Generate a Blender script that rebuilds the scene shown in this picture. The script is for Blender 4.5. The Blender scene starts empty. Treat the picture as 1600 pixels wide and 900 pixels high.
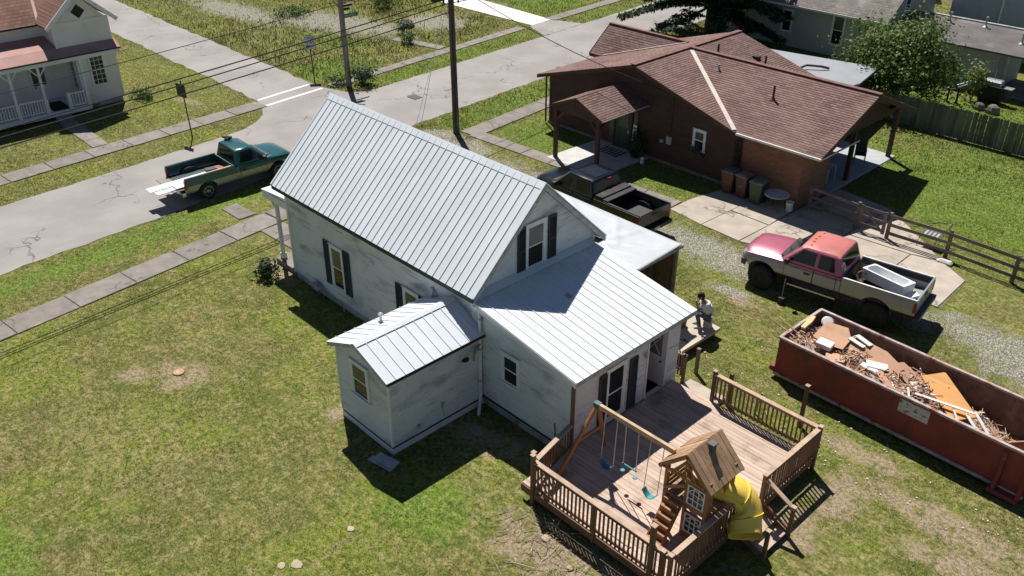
import bpy, bmesh, math, random
import numpy as np
from mathutils import Vector, Matrix, Quaternion
random.seed(7); RNG = np.random.default_rng(7)
scene = bpy.context.scene; col = scene.collection
PI = math.pi
# ---------------------------------------------------------------- camera
cam = bpy.data.cameras.new('camera'); cam_ob = bpy.data.objects.new('camera', cam); col.objects.link(cam_ob)
yaw, pitch, roll = math.radians(136.101), math.radians(30.708), math.radians(0.212)
fw = Vector((math.cos(yaw)*math.cos(pitch), math.sin(yaw)*math.cos(pitch), -math.sin(pitch)))
rt = Vector((math.sin(yaw), -math.cos(yaw), 0)); up = rt.cross(fw)
rt2 = math.cos(roll)*rt + math.sin(roll)*up; up2 = -math.sin(roll)*rt + math.cos(roll)*up
cam_ob.matrix_world = Matrix((( rt2.x, up2.x, -fw.x, 15.721), (rt2.y, up2.y, -fw.y, -13.684), (rt2.z, up2.z, -fw.z, 16.38), (0, 0, 0, 1)))
cam.sensor_width = 36; cam.lens = 1399.28*36/1600; cam.clip_start = .1; cam.clip_end = 2000
scene.camera = cam_ob
# ---------------------------------------------------------------- sky, sun, exposure
SUN_EL = math.radians(57.0); to_sun = Vector((-.479, .257, .839)).normalized()
world = bpy.data.worlds.new('World'); scene.world = world; world.use_nodes = True
wn = world.node_tree; bg = wn.nodes['Background']
sky = wn.nodes.new('ShaderNodeTexSky'); sky.sky_type = 'NISHITA'; sky.sun_disc = False
sky.sun_elevation = SUN_EL; sky.sun_rotation = math.atan2(to_sun.x, to_sun.y); sky.air_density = .7; sky.dust_density = .1; sky.ozone_density = 2.0
wn.links.new(sky.outputs[0], bg.inputs[0]); bg.inputs[1].default_value = .05
sun = bpy.data.lights.new('sun', 'SUN'); sun.energy = 5.0; sun.angle = math.radians(.5); sun.color = (1, .955, .88)
sun_ob = bpy.data.objects.new('sun', sun); col.objects.link(sun_ob); sun_ob.location = (0, 0, 40)
sun_ob.rotation_euler = to_sun.to_track_quat('Z', 'Y').to_euler()
vs = scene.view_settings; vs.view_transform = 'Standard'; vs.look = 'None'; vs.exposure = 0.36; vs.gamma = 1; vs.use_curve_mapping = False
scene.render.engine = 'CYCLES'
try: scene.cycles.max_bounces = 6; scene.cycles.transparent_max_bounces = 6
except Exception: pass
# ---------------------------------------------------------------- materials
def srgb(r, g, b):
    f = lambda c: (c/255/12.92 if c/255 <= .04045 else ((c/255+.055)/1.055)**2.4)
    return (f(r), f(g), f(b))
class NT:
    """small helper around a material node tree"""
    def __init__(s, name):
        s.m = bpy.data.materials.new(name); s.m.use_nodes = True; s.t = s.m.node_tree; s.b = s.t.nodes['Principled BSDF']
        s.pos = s.n('ShaderNodeNewGeometry').outputs['Position']
    def n(s, typ, **kw):
        x = s.t.nodes.new(typ)
        for k, v in kw.items(): setattr(x, k, v)
        return x
    def put(s, sock, v):
        if hasattr(v, 'links') or isinstance(v, bpy.types.NodeSocket): s.t.links.new(v, sock)
        elif isinstance(v, (tuple, list)) and len(v) == 3 and sock.type == 'RGBA': sock.default_value = (*v, 1)
        else: sock.default_value = v
    def math(s, op, a, b=0.0, clamp=False):
        x = s.n('ShaderNodeMath', operation=op, use_clamp=clamp); s.put(x.inputs[0], a); s.put(x.inputs[1], b); return x.outputs[0]
    def mapping(s, vec, scale=(1, 1, 1), loc=(0, 0, 0), rot=(0, 0, 0)):
        x = s.n('ShaderNodeMapping'); s.put(x.inputs[0], vec); x.inputs['Location'].default_value = loc; x.inputs['Rotation'].default_value = rot; x.inputs['Scale'].default_value = scale
        return x.outputs[0]
    def noise(s, scale, detail=3.0, vec=None, rough=.55, dist=0.0):
        x = s.n('ShaderNodeTexNoise'); s.put(x.inputs['Vector'], vec if vec is not None else s.pos)
        x.inputs['Scale'].default_value = scale; x.inputs['Detail'].default_value = detail; x.inputs['Roughness'].default_value = rough; x.inputs['Distortion'].default_value = dist
        return x.outputs['Fac']
    def ramp(s, fac, lo, hi):
        x = s.n('ShaderNodeMapRange'); x.interpolation_type = 'SMOOTHSTEP'; s.put(x.inputs[0], fac); x.inputs[1].default_value = lo; x.inputs[2].default_value = hi; return x.outputs[0]
    def mix(s, f, a, b, typ='MIX'):
        x = s.n('ShaderNodeMix', data_type='RGBA', blend_type=typ); s.put(x.inputs[0], f); s.put(x.inputs[6], a); s.put(x.inputs[7], b); return x.outputs[2]
    def bump(s, h, strength=.3, dist=.01):
        x = s.n('ShaderNodeBump'); s.put(x.inputs['Height'], h); x.inputs['Strength'].default_value = strength; x.inputs['Distance'].default_value = dist
        s.t.links.new(x.outputs[0], s.b.inputs['Normal'])
    def out(s, c, rough=.8, metal=0.0, spec=None):
        s.put(s.b.inputs['Base Color'], c); s.put(s.b.inputs['Roughness'], rough); s.b.inputs['Metallic'].default_value = metal
        if spec is not None: s.b.inputs['Specular IOR Level'].default_value = spec
        return s.m
def pm(name, base, rough=.8, metal=0.0, var=.18, scale=2.5, stain=None, bump=0.0, bscale=40, rnd=.12, stretch=(1, 1, 1), spec=None, coat=0.0, crack=0.0):
    """procedural material: noise-varied base colour, optional stains [(colour, scale, lo, hi, stretch)], per-object brightness, fine bump"""
    k = NT(name); vec = k.mapping(k.pos, stretch)
    n1 = k.noise(scale, 4, vec)
    c = k.mix(k.ramp(n1, .3, .7), tuple(max(0, b*(1-var)) for b in base), tuple(min(1, b*(1+var)) for b in base))
    fine = k.noise(scale*14, 2, vec)
    c = k.mix(k.math('MULTIPLY', k.ramp(fine, .3, .75), min(.5, var*1.4)), c, tuple(b*.62 for b in base))
    for st in (stain or []):
        sc, ssc, lo, hi = st[:4]; sv = k.mapping(k.pos, st[4] if len(st) > 4 else (1, 1, 1), (ssc*3.1, 1.7, .4))
        c = k.mix(k.ramp(k.noise(ssc, 5, sv, .6), lo, hi), c, sc)
    if crack:
        vo = k.n('ShaderNodeTexVoronoi', feature='DISTANCE_TO_EDGE'); vo.inputs['Scale'].default_value = crack; ns = k.n('ShaderNodeTexNoise'); k.put(ns.inputs['Vector'], k.pos); ns.inputs['Scale'].default_value = 1.3; ns.inputs['Detail'].default_value = 6
        av = k.n('ShaderNodeVectorMath', operation='SCALE'); k.put(av.inputs[0], ns.outputs['Color']); av.inputs['Scale'].default_value = 1.6; ad = k.n('ShaderNodeVectorMath', operation='ADD'); k.put(ad.inputs[0], k.pos); k.put(ad.inputs[1], av.outputs[0]); k.put(vo.inputs['Vector'], ad.outputs[0])
        c = k.mix(k.math('MULTIPLY', k.math('MULTIPLY', k.ramp(vo.outputs['Distance'], .02, .004), k.ramp(k.noise(.6, 2), .44, .56)), .8), c, tuple(b*.35 for b in base))
    if rnd:
        oi = k.n('ShaderNodeObjectInfo').outputs['Random']
        hsv = k.n('ShaderNodeHueSaturation'); k.put(hsv.inputs['Color'], c); k.put(hsv.inputs['Value'], k.math('ADD', k.math('MULTIPLY', oi, rnd*2), 1-rnd)); c = hsv.outputs[0]
    if bump: k.bump(k.noise(bscale, 3, vec), bump, .012)
    if coat: k.b.inputs['Coat Weight'].default_value = coat; k.b.inputs['Coat Roughness'].default_value = .06
    return k.out(c, rough, metal, spec)
def zbands(name, bands, rough=.35, metal=.0, coat=.6, dirt=None):
    """paint in horizontal bands of the vehicle: [(z_top, colour)...] by object z"""
    k = NT(name); oz = k.n('ShaderNodeSeparateXYZ'); k.put(oz.inputs[0], k.n('ShaderNodeTexCoord').outputs['Object'])
    c = bands[0][1]
    for (z, _), (_, nxt) in zip(bands[:-1], bands[1:]): c = k.mix(k.math('GREATER_THAN', oz.outputs[2], z), c, nxt)
    if dirt: c = k.mix(k.math('MULTIPLY', k.ramp(k.noise(2.2, 5), .48, .75), dirt[1]), c, dirt[0])
    k.b.inputs['Coat Weight'].default_value = coat; k.b.inputs['Coat Roughness'].default_value = .08
    return k.out(c, rough, metal)
# ---------------------------------------------------------------- mesh helpers
def V(*a): return Vector(a)
class MB:
    def __init__(s): s.v = []; s.f = []
    def add(s, vs, fs):
        o = len(s.v); s.v += [tuple(v) for v in vs]; s.f += [tuple(i+o for i in f) for f in fs]; return s
    def box(s, x0, x1, y0, y1, z0, z1):
        return s.add([(x0,y0,z0),(x1,y0,z0),(x1,y1,z0),(x0,y1,z0),(x0,y0,z1),(x1,y0,z1),(x1,y1,z1),(x0,y1,z1)], [(3,2,1,0),(4,5,6,7),(0,1,5,4),(1,2,6,5),(2,3,7,6),(3,0,4,7)])
    def obox(s, c, ax, ay, az):
        c, ax, ay, az = map(Vector, (c, ax, ay, az))
        q = [c+a*ax+b*ay+d*az for d in (-1, 1) for a, b in ((-1,-1),(1,-1),(1,1),(-1,1))]
        return s.add(q, [(3,2,1,0),(4,5,6,7),(0,1,5,4),(1,2,6,5),(2,3,7,6),(3,0,4,7)])
    def bar(s, a, b, w, h, upv=(0, 0, 1)):
        a, b = Vector(a), Vector(b); d = (b-a); t = d.normalized(); u = Vector(upv)
        if abs(t.dot(u)) > .98: u = Vector((1, 0, 0)) if abs(t.x) < .9 else Vector((0, 1, 0))
        sd = t.cross(u).normalized(); uu = sd.cross(t)
        return s.obox((a+b)/2, d/2, sd*w/2, uu*h/2)
    def pbox(s, c, u, n, a0, a1, b0, b1, d0, d1):
        """box in a wall frame: u along the wall, z up, n outward"""
        c, u, n = Vector(c), Vector(u), Vector(n); z = Vector((0, 0, 1))
        return s.obox(c+u*(a0+a1)/2+z*(b0+b1)/2+n*(d0+d1)/2, u*(a1-a0)/2, n*(d1-d0)/2, z*(b1-b0)/2)
    def tube(s, a, b, r, n=8, r2=None, cap=True):
        a, b = Vector(a), Vector(b); t = (b-a).normalized(); q = t.to_track_quat('Z', 'Y'); r2 = r if r2 is None else r2
        vs = [a+q@Vector((r*math.cos(2*PI*i/n), r*math.sin(2*PI*i/n), 0)) for i in range(n)]+[b+q@Vector((r2*math.cos(2*PI*i/n), r2*math.sin(2*PI*i/n), 0)) for i in range(n)]
        fs = [(i, (i+1) % n, n+(i+1) % n, n+i) for i in range(n)]
        if cap: fs += [tuple(range(n-1, -1, -1)), tuple(range(n, 2*n))]
        return s.add(vs, fs)
    def path(s, pts, r, n=6):
        for a, b in zip(pts[:-1], pts[1:]): s.tube(a, b, r, n)
        return s
    def sweep(s, pts, r, n=6):
        """one continuous tube through points"""
        pts = [Vector(p) for p in pts]; vs = []; o = None
        for i, p in enumerate(pts):
            t = (pts[min(i+1, len(pts)-1)]-pts[max(i-1, 0)]).normalized()
            if o is None: o = t.orthogonal().normalized()
            o = (o-t*o.dot(t)).normalized(); w = t.cross(o); rr = r[i] if isinstance(r, (list, tuple)) else r
            vs += [p+(o*math.cos(2*PI*j/n)+w*math.sin(2*PI*j/n))*rr for j in range(n)]
        m = len(pts); fs = [(i*n+j, i*n+(j+1) % n, (i+1)*n+(j+1) % n, (i+1)*n+j) for i in range(m-1) for j in range(n)]
        fs += [tuple(range(n-1, -1, -1)), tuple(range((m-1)*n, m*n))]
        return s.add(vs, fs)
    def prism(s, poly, z0, z1):
        n = len(poly); vs = [(p[0], p[1], z0) for p in poly]+[(p[0], p[1], z1) for p in poly]
        return s.add(vs, [tuple(range(n-1, -1, -1)), tuple(range(n, 2*n))]+[(i, (i+1) % n, n+(i+1) % n, n+i) for i in range(n)])
    def extr(s, poly, vec):
        n = len(poly); poly = [Vector(p) for p in poly]; vec = Vector(vec)
        return s.add(poly+[p+vec for p in poly], [tuple(range(n-1, -1, -1)), tuple(range(n, 2*n))]+[(i, (i+1) % n, n+(i+1) % n, n+i) for i in range(n)])
    def lathe(s, prof, n=16, c=(0, 0, 0), axis='Z'):
        vs = []
        for r, z in prof:
            for i in range(n):
                a = 2*PI*i/n; p = (r*math.cos(a), r*math.sin(a), z)
                if axis == 'Y': p = (p[0], p[2], p[1])
                vs.append((p[0]+c[0], p[1]+c[1], p[2]+c[2]))
        m = len(prof); fs = [(i*n+j, i*n+(j+1) % n, (i+1)*n+(j+1) % n, (i+1)*n+j) for i in range(m-1) for j in range(n)]
        fs += [tuple(range(n-1, -1, -1)), tuple(range((m-1)*n, m*n))]
        return s.add(vs, fs)
    def loft(s, secs, cap=True, closed=True):
        n = len(secs[0]); vs = [p for sec in secs for p in sec]; e = n if closed else n-1
        fs = [(i*n+j, i*n+(j+1) % n, (i+1)*n+(j+1) % n, (i+1)*n+j) for i in range(len(secs)-1) for j in range(e)]
        if cap: fs += [tuple(range(n-1, -1, -1)), tuple(range((len(secs)-1)*n, len(secs)*n))]
        return s.add(vs, fs)
    def courses(s, poly, vdir, n, step, lip, phase=0.0):
        """cover a planar convex polygon with overlapping courses (clapboards, shingles): vdir points up the surface"""
        poly = [Vector(p) for p in poly]; vd = Vector(vdir).normalized(); n = Vector(n).normalized(); o = poly[0]
        pv = [(p-o).dot(vd) for p in poly]; lo, hi = min(pv), max(pv); k = lo-phase
        def clip(P, val, keep_above):
            out = []
            for i in range(len(P)):
                a, b = P[i], P[(i+1) % len(P)]; da, db = (a-o).dot(vd)-val, (b-o).dot(vd)-val
                if not keep_above: da, db = -da, -db
                if da >= -1e-7: out.append(a)
                if (da > 1e-7 and db < -1e-7) or (da < -1e-7 and db > 1e-7): out.append(a+(b-a)*(da/(da-db)))
            return out
        while k < hi-1e-5:
            P = clip(clip(poly, k, True), k+step, False) if True else poly
            if len(P) >= 3:
                disp = [p+n*(lip*(1-((p-o).dot(vd)-k)/step)+.001) for p in P]
                s.add(disp, [tuple(range(len(P)))])
                for i in range(len(P)):
                    a, b = P[i], P[(i+1) % len(P)]
                    if abs((a-o).dot(vd)-k) < 1e-4 and abs((b-o).dot(vd)-k) < 1e-4 and (a-b).length > 1e-4:
                        j = (i+1) % len(P); s.add([disp[i], disp[j], b+n*.0005, a+n*.0005], [(0, 1, 2, 3)])
            k += step
        return s
    def mesh(s, name, org=(0, 0, 0), fix=True):
        me = bpy.data.meshes.new(name); o = Vector(org)
        me.from_pydata([(a-o.x, b-o.y, c-o.z) for a, b, c in s.v], [], s.f)
        if fix and len(s.f) < 20000:
            bm = bmesh.new(); bm.from_mesh(me); bmesh.ops.recalc_face_normals(bm, faces=bm.faces); bm.to_mesh(me); bm.free()
        me.update(); return me
    def build(s, name, m, parent=None, smooth=False, bevel=0.0, sub=0, org=None):
        if org is None: org = root_org(parent)
        o = bpy.data.objects.new(name, s.mesh(name, org)); col.objects.link(o); o.data.materials.append(m)
        if parent is not None: o.parent = parent
        else: o.location = org
        if bevel: b = o.modifiers.new('bevel', 'BEVEL'); b.width = bevel; b.segments = 2; b.limit_method = 'ANGLE'
        if sub: b = o.modifiers.new('subdivision', 'SUBSURF'); b.levels = b.render_levels = sub
        if smooth:
            for p in o.data.polygons: p.use_smooth = True
        return o
ORG = {}
def root_org(p):
    if p is None: return (0, 0, 0)
    while p.parent is not None: p = p.parent
    return ORG.get(p.name, (0, 0, 0))
def tag(o, label, cat, group=None):
    o['label'] = label; o['category'] = cat
    if group: o['group'] = group
    return o
def thing(name, label, cat, loc=(0, 0, 0), rz=0.0, group=None, world=True):
    """Empty at the thing's base; world=True: parts are given in world coordinates (rz must be 0)"""
    o = bpy.data.objects.new(name, None); col.objects.link(o); o.location = loc; o.rotation_euler = (0, 0, rz); o.empty_display_size = .2
    ORG[o.name] = tuple(loc) if world else (0, 0, 0)
    return tag(o, label, cat, group)
def single(mb, name, m, label, cat, group=None, loc=(0, 0, 0), **kw):
    o = mb.build(name, m, None, org=loc, **kw); return tag(o, label, cat, group)
def local(mb, name, m, label, cat, group=None, loc=(0, 0, 0), **kw):
    o = mb.build(name, m, None, org=(0, 0, 0), **kw); o.location = loc; return tag(o, label, cat, group)
def struct(o): o['kind'] = 'structure'; return o
def stuff(o): o['kind'] = 'stuff'; return o
def piece(me, name, parent, loc, rot=(0, 0, 0), scale=(1, 1, 1), m=None):
    """a copy sharing mesh data, placed at a world location inside a thing"""
    o = bpy.data.objects.new(name, me); col.objects.link(o); g = root_org(parent)
    o.parent = parent; o.location = Vector(loc)-Vector(g); o.rotation_euler = rot; o.scale = scale
    return o
def boolean(o, cutters):
    """cut meshes out of o and apply"""
    cs = []
    for i, c in enumerate(cutters):
        me = c.mesh('cutter'); co = bpy.data.objects.new('cutter', me); col.objects.link(co); cs.append(co); co.matrix_world = o.matrix_world
        co.parent = o.parent
        b = o.modifiers.new('cut', 'BOOLEAN'); b.operation = 'DIFFERENCE'; b.object = co; b.solver = 'EXACT'
    dg = bpy.context.evaluated_depsgraph_get(); dg.update()
    me = bpy.data.meshes.new_from_object(o.evaluated_get(dg)); o.modifiers.clear(); old = o.data; o.data = me; bpy.data.meshes.remove(old)
    for co in cs: me2 = co.data; bpy.data.objects.remove(co); bpy.data.meshes.remove(me2)
    return o
# ---------------------------------------------------------------- ground: one sheet with lawn, dry patches, bare soil and gravel
BLOBS = dict(
 lush=[(5.0,25.5,9.5,6.2,0),(-13.6,17.2,2.4,2.6,0),(-6.2,17.0,1.9,1.25,0),(-18.6,18.5,1.3,5.5,.1),(-27.2,22.5,1.0,9.0,.09),(3.2,35.5,8,3.3,0),(-30.5,15.6,2.2,3.2,0),(-33,37.0,6,3,0),(-27.6,39.0,1.4,5.5,.08),(-6,36,6,3,0),(-16.9,-3.0,.8,7,.1),(-3.6,-12.0,1.2,.9,0),(2.2,-3.6,1.6,1.0,.5),(-36,18.5,4,1.5,.3)],
 dirt=[(-7.4,-5.55,.85,.8,.5),(-8.4,-6.6,.6,.35,.5),(-10.9,.05,1.15,.5,-.3),(5.4,-2.45,1.5,.75,0),(1.5,-.75,1.7,.55,.2),(11.6,5.3,2.3,.55,-.05),(9.2,4.3,.75,1.0,.3),(8.9,6.2,1.2,.4,0),(-2.5,-3.1,.35,.5,.2),(4.9,-2.9,.8,.5,.4),(8.9,2.4,.7,1.1,0),(2.0,10.6,.55,.4,0),(6.6,-3.2,1.3,.5,.1),(12.6,4.2,1.4,.5,.2),(-31.0,6.4,1.1,.35,.3),(6.4,-1.9,1.6,.35,.0)],
 gravel=[(-1.0,12.85,3.2,1.05,-.12),(9.9,14.3,2.6,1.15,-.1),(11.6,13.6,2.6,1.3,0),(-8.5,12.3,6.5,1.5,0),(-15.4,13.0,1.6,1.1,0),(4.6,13.9,3.4,.9,.1),(-39.5,22.0,6.2,2.3,.25),(-47.5,18.5,6.0,1.6,.1),(-35.0,27.2,2.6,2.4,.2),(1.4,10.9,.9,.35,.2),(-36.0,33.5,2.0,1.0,0),(-17.3,13.2,1.5,.9,0)],
 straw=[(2.7,-2.35,.35,1.0,.9),(3.9,9.6,2.0,.5,-.35),(5.4,10.5,1.4,.35,-.2),(-40.0,16.5,7,2.4,.1),(-31.5,19.5,2.6,1.6,.4),(-35.0,2.0,1.0,3.5,.6),(6.9,4.9,.5,.7,0),(-36,29,2.2,3.4,.2),(-5.5,-8.2,3.2,1.3,.3),(-9.2,-4.0,2.4,1.0,-.3)])
def lawn_nodes(k, fine=True):
    """returns (colour, gravel mask, dirt mask) sockets: shared by the soil sheet and the blades"""
    wob = k.math('ADD', k.math('MULTIPLY', k.math('SUBTRACT', k.noise(1.1, 5, rough=.7), .5), 2.2), k.math('MULTIPLY', k.math('SUBTRACT', k.noise(9, 3, rough=.7), .5), 1.1))
    def blobs(lst):
        acc = None
        for cx, cy, rx, ry, a in lst:
            x = k.n('ShaderNodeMapping', vector_type='TEXTURE'); k.put(x.inputs[0], k.pos)
            x.inputs['Location'].default_value = (cx, cy, 0); x.inputs['Rotation'].default_value = (0, 0, a); x.inputs['Scale'].default_value = (rx, ry, 1e4)
            ln = k.n('ShaderNodeVectorMath', operation='LENGTH'); k.put(ln.inputs[0], x.outputs[0])
            acc = ln.outputs['Value'] if acc is None else k.math('MINIMUM', acc, ln.outputs['Value'])
        return k.ramp(k.math('ADD', acc, wob), 1.25, .62)
    lush, dirt, gravel, straw = (blobs(BLOBS[n]) for n in ('lush', 'dirt', 'gravel', 'straw'))
    n_big, n_mid, n_sm, n_f = k.noise(.2, 3), k.noise(.8, 6, rough=.7), k.noise(6.5, 5, rough=.72), k.noise(42, 3, rough=.65)
    n_pt, n_dk = k.noise(2.4, 6, k.mapping(k.pos, loc=(13, 7, 0)), rough=.72), k.noise(2.0, 6, k.mapping(k.pos, loc=(-5, 31, 0)), rough=.72)
    c = k.mix(k.ramp(n_mid, .38, .62), (.105, .128, .030), (.195, .185, .058))
    c = k.mix(k.ramp(n_big, .42, .62), c, k.mix(k.ramp(n_sm, .4, .6), (.110, .140, .026), (.190, .190, .050)))
    c = k.mix(k.math('MULTIPLY', k.ramp(k.noise(.33, 4, k.mapping(k.pos, loc=(41, 3, 0)), rough=.6), .50, .64), .75), c, k.mix(k.ramp(n_sm, .4, .6), (.125, .108, .040), (.205, .175, .075)))
    c = k.mix(k.math('MULTIPLY', k.ramp(k.noise(.28, 4, k.mapping(k.pos, loc=(7, 57, 0)), rough=.6), .49, .62), .8), c, k.mix(k.ramp(n_sm, .4, .6), (.135, .180, .020), (.225, .255, .040)))
    c = k.mix(k.math('MULTIPLY', lush, .8), c, k.mix(k.ramp(n_sm, .38, .62), (.080, .170, .016), (.160, .250, .032)))
    tan = k.math('MULTIPLY', k.ramp(n_pt, .49, .60), k.math('SUBTRACT', 1.0, k.math('MULTIPLY', lush, .75)))
    tan = k.math('MAXIMUM', tan, k.math('MULTIPLY', straw, k.ramp(n_pt, .40, .58)))
    c = k.mix(k.math('MULTIPLY', tan, .72), c, k.mix(k.ramp(n_sm, .4, .6), (.24, .195, .085), (.36, .31, .155)))
    c = k.mix(k.math('MULTIPLY', k.ramp(n_dk, .52, .63), .62), c, (.062, .098, .017))
    c = k.mix(k.math('MULTIPLY', k.ramp(n_sm, .53, .64), .62), c, k.mix(k.ramp(n_mid, .45, .55), (.27, .275, .075), (.38, .33, .15)))
    c = k.mix(k.math('MULTIPLY', k.ramp(n_sm, .475, .36), .72), c, (.046, .068, .013))
    n_g = k.noise(15, 4, rough=.75); c = k.mix(k.math('MULTIPLY', k.ramp(n_g, .47, .38), .6), c, (.042, .060, .013)); c = k.mix(k.math('MULTIPLY', k.ramp(n_g, .54, .63), .5), c, (.36, .33, .15))
    if fine: c = k.mix(k.math('MULTIPLY', k.ramp(n_f, .46, .62), .45), c, (.050, .056, .014))
    return c, gravel, dirt, n_sm, n_f
def ground_material():
    k = NT('lawn_soil'); c, gravel, dirt, n_sm, n_f = lawn_nodes(k)
    vor = k.n('ShaderNodeTexVoronoi'); k.put(vor.inputs['Vector'], k.pos); vor.inputs['Scale'].default_value = 22
    soil = k.mix(k.ramp(n_f, .3, .7), (.14, .095, .052), (.29, .215, .135))
    soil = k.mix(k.ramp(n_sm, .52, .7), soil, (.36, .285, .185))
    sc = k.n('ShaderNodeSeparateColor'); k.put(sc.inputs[0], vor.outputs['Color'])
    stone = k.mix(sc.outputs[0], (.22, .205, .19), (.56, .53, .50)); stone = k.mix(k.ramp(vor.outputs['Distance'], .35, .7), stone, (.13, .115, .10))
    c = k.mix(k.math('MULTIPLY', dirt, k.ramp(k.noise(3.2, 6, k.mapping(k.pos, loc=(3, 19, 0)), rough=.72), .38, .52)), c, k.mix(k.ramp(k.noise(11, 4, rough=.7), .42, .58), soil, (.33, .27, .19)))
    c = k.mix(k.math('MULTIPLY', gravel, k.ramp(n_sm, .66, .44)), c, stone)
    h = k.math('ADD', k.math('MULTIPLY', n_f, .6), k.math('MULTIPLY', n_sm, 1.4)); k.bump(h, .55, .03)
    return k.out(c, .95, 0, .1)
def blade_material():
    k = NT('grass_blades'); c, gravel, dirt, n_sm, n_f = lawn_nodes(k, False)
    c = k.mix(k.ramp(k.noise(60, 1), .35, .65), k.mix(.30, c, (.08, .12, .012)), k.mix(.35, c, (.42, .40, .15)))
    k.out(c, .75, 0, .15)
    tr = k.n('ShaderNodeBsdfTranslucent'); k.put(tr.inputs[0], c); mx = k.n('ShaderNodeMixShader'); mx.inputs[0].default_value = .42
    k.t.links.new(k.b.outputs[0], mx.inputs[1]); k.t.links.new(tr.outputs[0], mx.inputs[2])
    k.t.links.new(mx.outputs[0], k.t.nodes['Material Output'].inputs[0]); return k.m
M = {}
M['ground'] = ground_material(); M['blades'] = blade_material()
M['weeds'] = pm('tall_weeds', (.11, .15, .028), .8, var=.4, scale=1.2, rnd=0)
def road_material():
    k = NT('asphalt'); v = k.mapping(k.pos, (1, 1, 1))
    c = k.mix(k.ramp(k.noise(.35, 4), .35, .68), (.285, .265, .254), (.355, .333, .32))
    c = k.mix(k.math('MULTIPLY', k.ramp(k.noise(90, 2), .35, .7), .3), c, (.22, .21, .2))
    c = k.mix(k.math('MULTIPLY', k.ramp(k.noise(1.6, 5, k.mapping(k.pos, (2.2, .25, 1), rot=(0, 0, .1))), .52, .72), .35), c, (.25, .235, .225))
    vor = k.n('ShaderNodeTexVoronoi', feature='DISTANCE_TO_EDGE'); vor.inputs['Scale'].default_value = .22
    wv = k.n('ShaderNodeVectorMath', operation='ADD'); k.put(wv.inputs[0], k.pos)
    ns = k.n('ShaderNodeTexNoise'); k.put(ns.inputs['Vector'], k.pos); ns.inputs['Scale'].default_value = .9; ns.inputs['Detail'].default_value = 6
    sc = k.n('ShaderNodeVectorMath', operation='SCALE'); k.put(sc.inputs[0], ns.outputs['Color']); sc.inputs['Scale'].default_value = 2.2; k.put(wv.inputs[1], sc.outputs[0]); k.put(vor.inputs['Vector'], wv.outputs[0])
    crack = k.math('MULTIPLY', k.ramp(vor.outputs['Distance'], .012, .002), k.ramp(k.noise(.5, 2), .45, .6))
    c = k.mix(k.math('MULTIPLY', crack, .75), c, (.09, .085, .08)); k.bump(k.noise(60, 2), .25, .01)
    return k.out(c, .9, 0, .2)
M['road'] = road_material()
M['concrete'] = pm('old_concrete', (.225, .198, .178), .9, var=.16, scale=1.7, stain=[((.17, .155, .14), 1.1, .55, .75), ((.38, .33, .26), 2.6, .62, .75)], bump=.3, bscale=50, rnd=.10, crack=.4)
M['concrete_pale'] = pm('pale_concrete', (.42, .365, .305), .9, var=.12, scale=1.3, stain=[((.30, .26, .21), .9, .56, .74), ((.2, .175, .145), 3.5, .68, .8)], bump=.25, bscale=50, rnd=.06, crack=.35)
M['concrete_new'] = pm('new_white_concrete', (.74, .73, .71), .9, var=.05, scale=.6, rnd=.03)
M['paint_white'] = pm('road_paint', (.68, .68, .66), .8, var=.12, scale=3, stain=[((.36, .34, .33), 5, .56, .66)], rnd=0)
g = MB(); n = 40
xs = np.linspace(-260, 190, n); ys = np.linspace(-190, 260, n)
g.add([(x, y, 0) for y in ys for x in xs], [(j*n+i, j*n+i+1, (j+1)*n+i+1, (j+1)*n+i) for j in range(n-1) for i in range(n-1)])
struct(g.build('ground', M['ground']))
# ---- roads
near_e = lambda y: -18.35-.088*y; far_e = lambda y: -24.25-.087*y
EXC = []      # polygons kept free of grass
def sheet(name, poly, m, z, parent=None, exclude=True):
    o = MB().add([(x, y, z) for x, y in poly], [tuple(range(len(poly)))]).build(name, m, parent)
    if exclude: EXC.append(poly)
    return o
def wob(a, b, n, amp, seed=0):
    """ragged edge between two points"""
    r = random.Random(seed); a, b = Vector(a), Vector(b); d = (b-a).normalized(); p = Vector((-d.y, d.x)); out = []; ph = [r.uniform(0, 6) for _ in range(4)]
    for i in range(n+1):
        t = i/n; s = (b-a).length*t; w = sum(math.sin(s*f+ph[j]) for j, f in enumerate((.7, 1.9, 4.3, 9.1)))*amp/2.5
        out.append(tuple(a+(b-a)*t+p*(w if 0 < i < n else 0)))
    return out
road = wob((near_e(-70), -70), (near_e(130), 130), 420, .07, 1)+[(far_e(130), 130)]+wob((far_e(130), 130), (far_e(15.2), 15.2), 230, .05, 2)[1:]+[(far_e(14.6)-.12, 14.5), (far_e(13.8)-.6, 13.75), (-27.6, 13.25)]+wob((-28.2, 13.1), (-160, 14.2), 260, .10, 3)+[(-160, 9.6)]+wob((-160, 9.6), (-28.6, 9.25), 260, .10, 4)[1:]+[(-27.4, 8.95), (-26.2, 8.3), (-25.4, 7.4), (far_e(6.5)-.1, 6.4)]+wob((far_e(5.6), 5.6), (far_e(-70), -70), 160, .06, 5)[1:]
struct(sheet('road', road, M['road'], .012))
for a, b in (((-28.42, 9.3), (-28.88, 12.85)), ((-27.3, 9.0), (-27.78, 13.05))):
    d = (Vector(b)-Vector(a)).normalized(); p = Vector((-d.y, d.x))*.11
    pts = wob(Vector(a)+p, Vector(b)+p, 14, .015, 3)+wob(Vector(b)-p, Vector(a)-p, 14, .015, 4)
    struct(sheet('crosswalk_line', pts, M['paint_white'], .016, exclude=False))
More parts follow.
